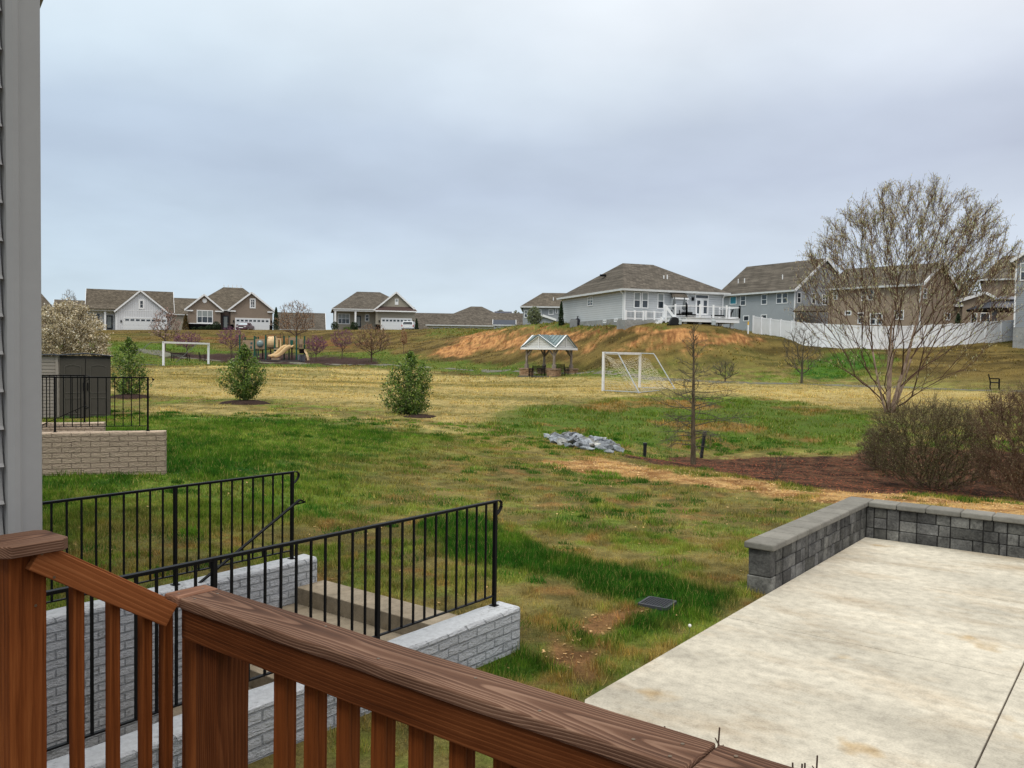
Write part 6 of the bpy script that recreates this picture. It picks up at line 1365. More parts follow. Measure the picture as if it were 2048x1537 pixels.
# --- roofs standing behind them
def back_house(label, px0, px1, yr, ye, Y, wall, roof=M_RF2, hip=None, D=11, zb=5.0, ov=.4, gableR=False):
    h = House('house', label, (xpx((px0 + px1) / 2, Y), Y, 6)); ze = zpx((px0 + px1) / 2, ye, Y); Yr = Y + D / 2; zr = zpx((px0 + px1) / 2, yr, Yr); x0, x1 = xpx(px0, Y), xpx(px1, Y)
    if hip: walls(h, 'wall', [(x0 + ov, Y + ov), (x1 - ov, Y + ov), (x1 - ov, Y + D - ov), (x0 + ov, Y + D - ov)], zb, ze, wall); hip_roof(h, [(x0, Y, ze), (x1, Y, ze), (x1, Y + D, ze), (x0, Y + D, ze)], (xpx(hip[0], Y), Yr, zr), (xpx(hip[1], Y), Yr, zr), roof)
    else: side_gable(h, x0 + .3, x1 - .3, Y, Y + D, zb, ze, zr, wall, roof)
    return face_view(h)
h = back_house('house at the far left, only its roof slope showing beside the corner trim', 20, 118, 571, 625, 138, M_WALLT, M_RF, hip=(66, 68)); h = back_house('low roofed house between the left edge roof and the white farmhouse', 108, 175, 602, 628, 176, M_WALLB, M_RF)
h = back_house('house roof between the white farmhouse and the tan house', 335, 400, 598, 628, 176, M_WALLB, M_RF); h = back_house('grey roofed house with cream gable end behind the orange street tree', 548, 652, 627, 658, 172, siding('siding_cream', (.52, .50, .40), .12), M_RF2)
h = back_house('wide plain roofed house just right of the beige house', 826, 925, 628, 660, 176, M_WALLB, M_RF2)
h = back_house('long low ranch house with hipped roof and a row of small windows', 852, 1046, 613.5, 651, 150, siding('siding_cream', (.52, .50, .40), .12), M_RF2, hip=(941, 964), D=16)
f = Face(h, (0, 150.4, 0), UX)
for a, b_ in ((866, 880), (890, 897), (902, 909), (914, 921), (930, 938), (940, 947), (949, 957)): f.window(a, 655.5, b_, 659.5, 1, 1, tr=.05)
h = back_house('house with dark blue roof peeping over the ranch roof', 988, 1024, 624.5, 632, 190, M_WALLG2, paint('roof_navy', (.04, .045, .07), .7), D=9)
h = back_house('low house roof at the right end of the ranch, behind the little white shed', 985, 1052, 628, 656, 160, M_WALLB, M_RF2, D=10)
def shed_white():
    Y = 118.0; h = House('garden_shed', 'small white shed with dark blue roof on the hill crest', (xpx(1008, Y), Y, 6), 'shed'); x0, x1 = xpx(988, Y), xpx(1029.5, Y); zb = 5.3; ze = zpx(1008, 650.5, Y); zr = zpx(1008, 642, Y + 1.2)
    side_gable(h, x0, x1, Y, Y + 2.6, zb, ze, zr, paint('shed_white', (.62, .66, .69), .5), paint('roof_slate', (.035, .045, .065), .6), .15, .15); f = Face(h, (0, Y, 0), UX); f.window(990, 650.5, 993.5, 656, 1, 1, tr=.04); face_view(h)
shed_white()
# --- generic rotated block
def block(label, C, dirL, LL, dirR, LR, zb, ze, wall, name='house'):
    C = Vector(C); l = Vector((*dirL, 0)).normalized(); r_ = Vector((*dirR, 0)).normalized(); h = House(name, label, (C.x, C.y, zb)); P = [C, C + r_ * LR, C + r_ * LR + l * LL, C + l * LL]
    walls(h, 'wall', [(p.x, p.y) for p in P], zb - .6, ze, wall); return h, l, r_, P, Face(h, C, l), Face(h, C, r_)
def grey_deck_house():
    dl, dr = (-.342, .94), (.94, .342); C = at(1250, 578, 75.0); zb = 5.5; ze = C.z - .12; C.z = 0
    h, l, r_, P, fl, fr = block('light grey house with hipped roof and white raised deck on the hilltop', C, dl, 14.0, dr, 10.2, zb, ze, M_WALLG2)
    ov = .45; E = lambda a, b_: C + r_ * a + l * b_ + ZV * (ze + .12); zr = 11.85; r0 = C + r_ * 3.35 + l * 7 + ZV * zr; r1 = C + r_ * 6.7 + l * 7 + ZV * zr
    Cn = [E(-ov, -ov), E(10.2 + ov, -ov), E(10.2 + ov, 14.3), E(-ov, 14.3)]; hip_roof(h, Cn, r0, r1, M_RF2)
    edge(h, [((C.x, C.y, zb - .5), (C.x, C.y, ze))], .12, .12, name='corner_post', dz=0)
    ft = fl.px(1240, 637.5)[1]; g = MB(); fl.box(g, -.03, 14.03, zb - 2.2, ft, 0, .04); fr.box(g, -.03, 10.23, zb - 2.2, zb + .55, 0, .04); h.mesh('foundation', g, M_FOUND)
    fl.window(1175.5, 593.5, 1186.5, 612.5, 2, 3, M_BLIND); fl.window(1206.5, 640, 1213.5, 646.5, 2, 1); fl.window(1229, 637.5, 1236, 644, 2, 1)
    fr.window(1267, 584.5, 1281, 617, 1, 2, M_BLIND); fr.window(1283, 585, 1296.5, 617.5, 1, 2, M_BLIND); fr.window(1314.5, 587, 1328, 618.5, 1, 2, M_BLIND); fr.window(1363, 589.5, 1375.5, 619, 1, 2, M_BLIND)
    fr.window(1389.5, 589, 1417.5, 599, 1, 1, name='transom', tr=.1); 
    for a, b_ in ((1390.5, 1403), (1403.5, 1416.5)): fr.window(a, 598, b_, 631, 1, 1, name='patio_door', tr=.16)
    g = MB(); u, z = fr.px(1385, 598.5); fr.box(g, u - .1, u + .1, z - .15, z + .15, 0, .15); h.mesh('wall_lantern', g, M_BLACK)
    # shallow bay with its own little roof
    u0, zt = fr.px(1341, 596); u1 = fr.px(1363, 600)[0]; g = MB(); fr.box(g, u0, u1, zb - .4, zt, 0, .6); h.mesh('bay', g, M_WALLG2)
    g = MB(); zt2 = zt + .75; g.slab([fr.p(u0 - .2, zt, .8), fr.p(u1 + .25, zt, .8), fr.p(u1 + .1, zt2, .0), fr.p(u0 - .05, zt2, .0)], .14); h.mesh('bay_roof', g, M_RF2); g = MB(); g.bar(fr.p(u0 - .2, zt - .1, .82), fr.p(u1 + .25, zt - .1, .82), .08, .14); h.mesh('bay_fascia', g, M_TRIM)
    # downpipes and roof vents
    for ff, u in ((fl, .15), (fr, 10.1)): g = MB(); g.bar(ff.p(u, zb - .4, .08), ff.p(u, ze - .35, .08), .09); g.bar(ff.p(u, ze - .35, .08), ff.p(u, ze - .02, .4), .09); h.mesh('downpipe', g, M_TRIM)
    for px_, py_ in ((1327.5, 563), (1334.5, 562)): d = ray(px_, py_); p = at(px_, py_, 79.6); vent(h, p)
    g = MB(); p = h.L(at(1206, 552, 82.5)); g.box(p.x - .3, p.x + .3, p.y - .2, p.y + .2, p.z - .05, p.z + .12); h.mesh('ridge_vent', g, M_BLACK)
    # porch at far left corner
    cpos = C + l * 14.0; g = MB(); q = h.L(at(1128, 640, 88.2)); g.box(q.x - .12, q.x + .12, q.y - .12, q.y + .12, -.3, ze - zb); h.mesh('porch_column', g, M_TRIM)
    g = MB(); 
    a = h.L(C + l * 14.0); b_ = h.L(at(1128, 640, 88.2)); g.bar(Vector((a.x, a.y, ze - zb - .2)), Vector((b_.x, b_.y, ze - zb - .2)), .2, .4); h.mesh('porch_beam', g, M_TRIM)
    # concrete walkout walls with white rails (left of the stairs)
    for (xa, xb, xc, yt) in ((1252, 1270, 1287, 623), (1292, 1309, 1327, 624)):
        d0 = 1.7 if xa < 1280 else 1.6; fo = Face(h, C + fr.n * d0, r_); ua = fo.px(xa, 640)[0]; um = fo.px(xb, 640)[0]; uc = fo.px(xc, 640)[0]; ztop = fo.px(xb, 640.5)[1]; zrl = fo.px(xb, yt)[1]
        g = MB(); fo.box(g, ua - .1, uc + .15, zb - 2.2, ztop, -d0 * .9, 0); h.mesh('areaway_wall', g, M_FOUND)
        g = MB()
        for u in (ua, um, uc): fo.box(g, u - .07, u + .07, ztop, zrl + .08, -.14, 0)
        fo.box(g, ua, uc, zrl - .06, zrl, -.11, -.03); fo.box(g, ua, uc, ztop + .12, ztop + .18, -.11, -.03)
        h.mesh('white_railing', g, M_WHITE); g = MB(); u = ua + .12
        while u < uc: fo.box(g, u, u + .02, ztop + .18, zrl - .06, -.08, -.06); u += .13
        h.mesh('railing_baluster', g, M_BLACK)
    # deck: polygon in the house frame, a along facade from C, n outward
    dn = 3.4; fd = Face(h, C + fr.n * dn, r_); a0 = fd.px(1371, 625)[0]; a1 = fd.px(1479, 627)[0]; a00 = fd.px(1349, 625)[0]; zd = fd.px(1400, 636.5)[1]; zd0 = fd.px(1400, 644.5)[1]
    def dp(a, n, z): q = C + r_ * a + fr.n * n; return Vector((q.x, q.y, z)) - h.O
    poly = [(a0 + .1, dn), (a1, dn), (a1, .0), (a00, .0), (a00, 1.9)]
    g = MB(); g.prism([dp(a, n, zd0) for a, n in poly], (0, 0, zd - zd0 - .0)); h.mesh('deck_platform', g, M_TRIM); g = MB(); c_ = [(a + (.06 if a > 5 else -.06), n + .06) for a, n in poly]; g.prism([dp(a, n, zd + .002) for a, n in c_], (0, 0, .05)); h.mesh('deck_edge', g, M_WHITE)
    hr = 1.02; R_ = [(a00, 1.7), (a0 + .1, dn), (a1, dn), (a1, .3)]; g = MB(); gb = MB()
    for (a, n), (b2, n2) in zip(R_, R_[1:]):
        L_ = math.hypot(b2 - a, n2 - n); m = max(1, round(L_ / 1.35))
        for i in range(m + 1): aa = a + (b2 - a) * i / m; nn = n + (n2 - n) * i / m; p = dp(aa, nn, zd + .05); g.box(p.x - .07, p.x + .07, p.y - .07, p.y + .07, p.z, p.z + hr + .12)
        g.bar(dp(a, n, zd + hr), dp(b2, n2, zd + hr), .09, .07); g.bar(dp(a, n, zd + .15), dp(b2, n2, zd + .15), .06, .05); q = int(L_ / (.13 if abs(n - n2) < .5 else .3))
        for i in range(1, q): aa = a + (b2 - a) * i / q; nn = n + (n2 - n) * i / q; gb.bar(dp(aa, nn, zd + .15), dp(aa, nn, zd + hr), .012)
    h.mesh('deck_railing', g, M_WHITE); h.mesh('railing_baluster', gb, M_BLACK)
    for f_ in (.05, .32, .62, .92):
        for n in (dn - .5,): a = a0 + (a1 - a0) * f_; p = dp(a, n, zb - .6); g = MB(); g.box(p.x - .14, p.x + .14, p.y - .14, p.y + .14, p.z, zd0 - zb); h.mesh('deck_post', g, M_TRIM)
    g = MB(); g.prism([dp(a0 + .2, .1, zb - .3), dp(a1 - .1, .1, zb - .3), dp(a1 - .1, .1, zd0), dp(a0 + .2, .1, zd0)], fr.n * .3); h.mesh('under_deck_panel', g, paint('under_deck_shade', (.02, .02, .022), .9))  # near-black panel, coloured to give the shade in the space below the deck
    # stairs down to the left with stringer rail
    g = MB(); n_ = 5; a = a00
    for i in range(n_): z = zd - (zd - zb) * (i + 1) / (n_ + 1); g.prism([dp(a - .28 * i, .5, z), dp(a - .28 * (i + 1), .5, z), dp(a - .28 * (i + 1), 1.9, z), dp(a - .28 * i, 1.9, z)], (0, 0, -.9 if i == n_ - 1 else -.18))
    h.mesh('deck_stairs', g, M_WHITE)
    g = MB(); s0 = dp(a00, 2.0, zd + .95); s1 = dp(a00 + .75, 2.6, zd - .25); g.bar(s0, s1, .08, .22); g.bar(dp(a00, 2.0, zb - .4), dp(a00, 2.0, zd + 1.1), .12); 
    s2 = fd.px(1312, 652); s3 = Face(h, C + fr.n * 2.2, r_); ua = s3.px(1311, 652); ub = s3.px(1322, 641); g.bar(s3.p(ua[0], ua[1]), s3.p(ub[0], ub[1]), .07, .15); g.bar(s3.p(ub[0], zb - .4), s3.p(ub[0], s3.px(1322, 634)[1]), .12); h.mesh('stair_rail', g, M_WHITE)
    return h, dp, fr, fd, zd, a0, a1, a00, zb, C, r_
GH = grey_deck_house(); h_, dp, fr, fd, zd, a0, a1, a00, zbh, CH, rH = GH
def onw(p): return Vector(p) + h_.O
# things on and by that deck
M_CANV = paint('canvas_grey', (.10, .11, .115), .8)
for (px_, pyb, pyt, lab) in ((1348, 628, 592, 'closed grey patio umbrella on the white deck, left one'), (1368, 628, 594, 'closed grey patio umbrella on the white deck, right one')):
    Yd = 75.4; p = at(px_, 640, Yd); t = thing('patio_umbrella', lab, 'umbrella', (p.x, Yd, zd + .06)); H = zpx(px_, pyt, Yd) - zd - .06
    g = MB(); g.tube([(0, 0, 0), (0, 0, H)], .03, 6); g.tube([(0, 0, 0), (0, 0, .1)], .25, 12); g.build('pole', M_BLACK, t); g = MB(); pts = []; rs = []
    for i, (f_, r0) in enumerate(((.38, .12), (.45, .20), (.6, .15), (.8, .10), (.95, .045))): pts.append((0, 0, H * f_)); rs.append(r0)
    g.tube(pts, rs, 9); g.build('canopy', M_CANV, t)
def grill():
    Yd = 72.6; p = at(1350, 650, Yd); zb = gz(p.x, Yd); t = thing('covered_grill', 'black covered grill at the foot of the deck stairs', 'grill', (p.x, Yd, zb)); H = zpx(1350, 634, Yd) - zb; g = MB(); k = Yd / F * .62
    g.prism([(-18 * k, 0, 0), (9 * k, 0, 0), (14 * k, 0, H * .45), (12 * k, 0, H * .8), (2 * k, 0, H), (-8 * k, 0, H * .98), (-16 * k, 0, H * .45)], (0, .7, 0)); g.build('cover', paint('grill_cover', (.008, .008, .01), .5), t, bevel=.06); g = MB()
    for x in (-.6, .3): g.tube([(x, .1, 0), (x, .1, .14)], .07, 8)
    g.build('leg', M_BLACK, t)
    q = at(1360, 652, 73.2)
grill()
def tank(px_, Yd, lab):
    p = at(px_, 652, Yd); zb = gz(p.x, Yd); t = thing('propane_tank', lab, 'tank', (p.x, Yd, zb)); g = MB(); g.tube([(0, 0, 0), (0, 0, .05), (0, 0, .42), (0, 0, .52)], [.14, .19, .19, .1], 14); g.build('cylinder', paint('tank_grey', (.42, .46, .47), .4), t, smooth=False); g = MB(); g.tube([(0, 0, .52), (0, 0, .62)], .09, 10); g.build('collar', paint('tank_collar', (.35, .38, .4), .4), t)
tank(1359, 72.8, 'grey propane tank beside the covered grill'); tank(1427, 73.6, 'pale propane tank under the middle of the white deck')
def deck_furniture():
    for (px_, w, lab, name, cat) in ((1375, .9, 'dark wicker box seat on the white deck behind the left railing', 'deck_box', 'seat'), (1353, .8, 'low dark deck sofa at the left end of the white deck', 'deck_sofa', 'sofa'), (1437, 1.1, 'low black lounge table on the right of the white deck', 'lounge_table', 'table')):
        Yd = 75.7 if px_ < 1400 else 77.0; p = at(px_, 630, Yd); t = thing(name, lab, cat, (p.x, Yd, zd + .06)); g = MB(); g.box(-w / 2, w / 2, 0, .6, .28 if name != 'deck_box' else .0, .40 if name != 'deck_box' else .55); g.build('seat_top', M_BLACK, t, bevel=.02); g = MB()
        for x in (-1, 1):
            for y in (.05, .55): g.box(x * w * .45 - .03, x * w * .45 + .03, y - .03, y + .03, 0, .3)
        g.build('leg', M_BLACK, t)
        if name == 'deck_sofa': g = MB(); g.box(-w / 2, w / 2, .5, .6, .4, .75); g.build('backrest', M_BLACK, t)
    Yd = 77.4; p = at(1459, 630, Yd); t = thing('lounge_chair', 'black reclining chair at the right end of the white deck', 'chair', (p.x, Yd, zd + .06)); g = MB(); g.bar((-.5, .2, .30), (.2, .2, .34), .5, .06); g.build('seat', M_BLACK, t); g = MB(); g.bar((.1, .2, .34), (.36, .2, .95), .5, .06); g.build('backrest', M_BLACK, t); g = MB(); g.bar((-.4, .0, 0), (.2, .0, .34), .04); g.bar((.3, .0, 0), (-.1, .0, .34), .04); g.bar((-.4, .4, 0), (.2, .4, .34), .04); g.bar((.3, .4, 0), (-.1, .4, .34), .04); g.build('leg_frame', M_BLACK, t)
    p = at(1388, 632, 76.2); t = thing('plant_pot', 'small black pot on the white deck beside the patio door', 'pot', (p.x, 76.2, zd + .06)); g = MB(); g.tube([(0, 0, 0), (0, 0, .35)], [.12, .17], 10); g.build('pot_body', M_BLACK, t); g = MB(); g.tube([(0, 0, .33), (0, 0, .40)], .18, 10); g.build('rim', M_BLACK, t)
deck_furniture()
def meters():
    for px_, top, w, lab, name in ((1147, 640, .35, 'pale air conditioner unit at the left corner of the light grey house', 'air_conditioner'), (1155, 633, .22, 'dark hose reel standing against the light grey house wall', 'hose_reel')):
        Yd = 84.0; p = at(px_, 650, Yd); zb = gz(p.x, Yd) - .1; t = thing(name, lab, 'appliance' if 'air' in name else 'hose reel', (p.x, Yd, zb)); H = zpx(px_, top, Yd) - zb; g = MB()
        if 'air' in name: g.box(-w, w, -w, w, 0, H); g.build('casing', paint('ac_grey', (.25, .26, .27), .5), t, bevel=.03); g = MB(); g.tube([(0, 0, H), (0, 0, H + .04)], w * .8, 16); g.build('fan_grille', M_BLACK, t)
        else:
            g.tube([(0, -.15, H * .5), (0, .15, H * .5)], H * .30, 16); g.build('reel', paint('hose_dark', (.03, .03, .04), .6), t); g = MB(); g.bar((-.2, 0, 0), (0, 0, H), .05); g.bar((.2, 0, 0), (0, 0, H), .05); g.bar((-.1, 0, H), (.1, 0, H), .05); g.build('stand', M_BLACK, t)
meters()
def grey_back_house():
    Y = 106.0; h = House('house', 'two storey grey house with tan grey roof behind the willowy tree', (xpx(1090, Y), Y, 5.6)); zb = 5.2; x0, x1 = xpx(1045.5, Y), xpx(1162, Y); ze = zpx(1090, 613.5, Y); walls(h, 'wall', [(x0, Y), (x1, Y), (x1, Y + 11), (x0, Y + 11)], zb, ze, M_WALLG)
    Yr = Y + 5.5; zr = zpx(1110, 586.5, Yr); hip_roof(h, [(x0 - .3, Y - .4, ze), (x1 + .3, Y - .4, ze), (x1 + .3, Y + 11.4, ze), (x0 - .3, Y + 11.4, ze)], (xpx(1084, Y), Yr, zr), (xpx(1146, Y), Yr, zr), M_RF); f = Face(h, (0, Y, 0), UX)
    f.window(1048, 620.5, 1055.5, 636, 1, 2, M_BLIND); f.window(1075.5, 619, 1083, 633, 1, 2, M_BLIND); f.window(1097, 618.5, 1107, 630.5, 1, 1, M_BLIND, M_BLIND); f.window(1110.5, 617.5, 1116, 627.5, 1, 2)
    gable_wing(h, xpx(1078, Y), xpx(1108, Y), Y - 2.4, 2.4, zb, zpx(1090, 640, Y - 2.4), xpx(1086.5, Y - 2.4), zpx(1086, 632.5, Y - 2.4), M_WALLG, M_RF, .25, .2, False); f = Face(h, (0, Y - 2.4, 0), UX); f.window(1084.5, 647, 1092, 654, 1, 1, tr=.05); f.window(1093, 647, 1101, 654, 1, 1, tr=.05); vent(h, (xpx(1105, Y + 2), Y + 2.2, zpx(1105, 602, Y + 2) - .1))
    face_view(h)
grey_back_house()
def two_storey(label, C, dl, LL, dr, LR, zb, ze, zr, wall, roof, wl_=(), wr_=(), ridge_over=None, hipR=False):
    """front wall runs from C along dl (away to the left); gable end along dr"""
    h, l, r_, P, fl, fg = block(label, C, dl, LL, dr, LR, zb, ze, wall); C = Vector((C[0], C[1], 0)); m = LR / 2
    g = MB(); g.prism([h.L(C + ZV * ze), h.L(C + r_ * LR + ZV * ze), h.L(C + r_ * m + ZV * zr)], l * LL); h.mesh('gable', g, wall); ov = .4; s = (zr - ze) / m; T = .14; E = lambda a, b_, z: C + r_ * a + l * b_ + ZV * z
    slabs(h, [[E(-ov, -.35, ze - s * ov + T), E(-ov, LL + .35, ze - s * ov + T), E(m, LL + .35, zr + T), E(m, -.35, zr + T)], [E(LR + ov, -.35, ze - s * ov + T), E(LR + ov, LL + .35, ze - s * ov + T), E(m, LL + .35, zr + T), E(m, -.35, zr + T)]], roof)
    edge(h, [(E(-ov - .05, -.35, ze - s * ov + T), E(-ov - .05, LL + .35, ze - s * ov + T))], .12, .2, M_GUT, 'gutter'); edge(h, [(E(-ov, -.38, ze - s * ov + .05), E(m, -.38, zr + .05)), (E(LR + ov, -.38, ze - s * ov + .05), E(m, -.38, zr + .05))], .06, .28, name='rake_trim', dz=0)
    edge(h, [(E(-.02, -.02, zb - .5), E(-.02, -.02, ze))], .12, .12, name='corner_post', dz=0)
    g = MB(); fl.box(g, -.02, LL + .02, zb - .6, zb + .5, 0, .03); fg.box(g, -.02, LR + .02, zb - .6, zb + .5, 0, .03); h.mesh('foundation', g, M_FOUND)
    for w in wl_: fl.window(*w[:4], *(w[4:] or (1, 2)))
    for w in wr_: fg.window(*w[:4], *(w[4:] or (1, 2)))
    return h, l, r_, fl, fg, E
C1 = at(1590, 578, 98); h, l, r_, fl, fg, E = two_storey('two storey blue grey house left of the birch, above the white fence', (C1.x, 98, 0), (-.527, .85), 11.8, (.85, .527), 10.2, 5.2, C1.z, 14.6, M_WALLG, M_RF2,
    [(1460, 593, 1473.5, 609.5, 1, 1, M_TEALW, M_TEALW), (1481, 591.5, 1492, 612), (1523, 589, 1534.5, 610), (1553, 586, 1564.5, 608), (1565, 585.5, 1576, 607.5), (1487, 631.5, 1498.5, 643, 1, 1), (1522, 629.5, 1534, 643, 1, 1)], [(1594, 585, 1602, 607), (1623, 587, 1631, 609), (1644, 589, 1656, 611, 2, 2)])
for x, y, yy in ((1476.5, 567, 107), (1489, 566, 106), (1565, 559, 100.5)): vent(h, at(x, y, yy))
slabs(h, [[at(1586, 622, 92), at(1668, 622, 97), at(1660, 612, 100), at(1598, 612, 98)]], M_RF2, .15, 'rear_roof')
C2 = at(1841.5, 567.5, 84.5); h, l, r_, fl, fg, E = two_storey('two storey tan brown house seen through the birch branches', (C2.x, 84.5, 0), (-.68, .73), 9.6, (.73, .68), 9.0, 5.0, C2.z, 12.75, M_WALLBR, M_RF2,
    [(1667, 583, 1675, 600), (1723, 580, 1735, 602), (1736, 579.5, 1748, 601), (1715.5, 625.5, 1727, 648), (1740, 627, 1752, 650), (1753, 626.5, 1765, 650), (1789, 621, 1798, 640), (1798.5, 620.5, 1808, 640), (1690, 622, 1703, 631, 1, 1)], [(1888, 626, 1900, 641, 2, 1), (1846, 577, 1853, 598)])
for x, y, yy in ((1796, 547, 87), (1745, 553, 90)): vent(h, at(x, y, yy))
def far_right_brown():
    Y = 92.0; h = House('house', 'tan brown house with low white edged wing partly hidden by the right edge house', (xpx(2000, Y), Y, 5)); x0, x1 = xpx(1962.5, Y), xpx(2062, Y); ze = zpx(2000, 558, Y); walls(h, 'wall', [(x0, Y), (x1, Y), (x1, Y + 10), (x0, Y + 10)], 4.4, ze, M_WALLBR)
    Yr = Y + 5; zr = zpx(2010, 514, Yr); hip_roof(h, [(x0 - .3, Y - .4, ze), (x1 + .3, Y - .4, ze), (x1 + .3, Y + 10.4, ze), (x0 - .3, Y + 10.4, ze)], (xpx(2001, Y), Yr, zr), (xpx(2030, Y), Yr, zr), M_RF2); vent(h, at(2009, 532, Y + 3))
    Yw = Y - 4; gable_wing(h, xpx(1966, Yw), xpx(2040, Yw), Yw, 4, 4.4, zpx(2000, 600, Yw), xpx(2013, Yw), zpx(2013, 586, Yw), M_WALLBR, M_RF2, .3, .3, False); xw = xpx(1912, Yw + .5)
    walls(h, 'wing_wall', [(xw, Yw + .5), (xpx(1968, Yw), Yw + .5), (xpx(1968, Yw), Y + 2), (xw, Y + 2)], 4.4, zpx(1940, 606, Yw), M_WALLBR); z0 = zpx(1940, 606, Yw); slabs(h, [[(xw - .3, Yw, z0), (xpx(1968, Yw), Yw, z0), (xpx(1964, Y), Y, z0 + 1.3), (xpx(1930, Y), Y, z0 + 1.2)]], M_RF2, .15, 'wing_roof'); edge(h, [((xw - .3, Yw - .05, z0 - .04), (xpx(1968, Yw), Yw - .05, z0 - .04)), ((xw - .3, Yw - .05, z0 - .04), (xpx(1960, Y), Y - .2, z0 + 1.35))], .1, .25)
    f = Face(h, (0, Yw, 0), UX); f.window(1985, 625, 1998, 645, 1, 1); f.window(2004, 625, 2024, 645, 1, 1); f = Face(h, (0, Yw + .5, 0), UX); f.window(1936, 618, 1942, 637, 1, 2); g = MB(); u, z = f.px(1933, 628); f.box(g, u - .15, u + .15, z - .55, z + .5, 0, .05); h.mesh('shutter', g, M_BLACK)
    g = MB(); q = h.L(at(1962, 594, Y - 1.5)); g.tube([q, q + Vector((.12, -.1, .04))], .32, 14); g.tube([q, q - ZV * .5], .04, 6); h.mesh('satellite_dish', g, M_BLACK); face_view(h)
far_right_brown()
def gazebo():
    Y = 82.0; x0 = xpx(1957, Y); x1 = xpx(2062, Y); z1 = zpx(2010, 619, Y); zb = 4.6; t = thing('gazebo', 'garden gazebo with dark ribbed metal roof behind the white fence', 'gazebo', ((x0 + x1) / 2, Y, zb)); w = (x1 - x0) / 2; ze = z1 - zb; zm = zpx(2010, 603, Y) - zb; M = paint('gazebo_metal', (.10, .11, .135), .35, .1, 3, .05, .5, .5)
    g = MB(); D = 2.2; o = .42
    def ring(w_, d_, z): return [(-w_, -d_, z), (w_, -d_, z), (w_, d_, z), (-w_, d_, z)]
    A_ = ring(w, D, ze); B_ = ring(w * o, D * o, zm)
    for i in range(4): g.slab([A_[i], A_[(i + 1) % 4], B_[(i + 1) % 4], B_[i]], .05)
    for i in range(4):
        for f_ in [j / 12 for j in range(13)]: g.bar(Vector(A_[i]).lerp(Vector(A_[(i + 1) % 4]), f_) + ZV * .03, Vector(B_[i]).lerp(Vector(B_[(i + 1) % 4]), f_) + ZV * .03, .04, .05)
    A2 = ring(w * .5, D * .5, zm + .12); top = (0, 0, zm + .6)
    for i in range(4): g.slab([A2[i], A2[(i + 1) % 4], top], .04)
    g.build('roof', M, t); g = MB()
    for x in (-1, 1):
        for y in (-1, 1): g = MB(); g.box(x * (w - .4) - .07, x * (w - .4) + .07, y * (D - .35) - .07, y * (D - .35) + .07, -.3, ze); g.build('post', M_BLACK, t)
    g = MB(); [g.bar(Vector(A_[i]) - ZV * .08, Vector(A_[(i + 1) % 4]) - ZV * .08, .1, .2) for i in range(4)]; g.build('beam', M_BLACK, t); g = MB(); g.tube([(-w + .45, -D + .35, .2), (-w + .42, -D + .35, 1.0), (-w + .5, -D + .35, ze - .1)], [.2, .14, .28], 8); g.build('curtain', paint('curtain_grey', (.09, .09, .10), .9), t)
gazebo()
def right_edge_house():
    Y = 69.0; C = at(2029, 600, Y); zb = 4.3; h = House('house', 'blue grey house with white window cut by the right edge of the view', (C.x, Y, zb)); ze = zpx(2029, 519, Y); x1 = C.x + 11; xa = C.x + 5.5; za = ze + 3.1
    M = siding('siding_blue_grey_wide', (.29, .315, .345), .16); gable_wing(h, C.x, x1, Y, 9, zb - .5, ze, xa, za, M, M_RF2, .45, .3, False); f = Face(h, (C.x, Y, 0), UX); f.window(2040, 527, 2066, 563, 2, 2, M_BLIND)
    g = MB(); f.box(g, -.03, 11.03, zb - .6, zpx(2035, 655, Y), 0, .04); h.mesh('foundation', g, M_FOUND); g = MB(); f.box(g, 0, .12, zpx(2035, 655, Y), ze, 0, .03); h.mesh('corner_post', g, M_TRIM); g = MB(); q = f.p(.02, ze - .1, .12); g.bar(q + Vector((-.42, 0, .05)), q + Vector((0, 0, -.35)), .09); g.bar(q + Vector((0, 0, -.35)), f.p(.02, zpx(2029, 640, Y), .12), .09); h.mesh('downpipe', g, M_TRIM); face_view(h)
right_edge_house()
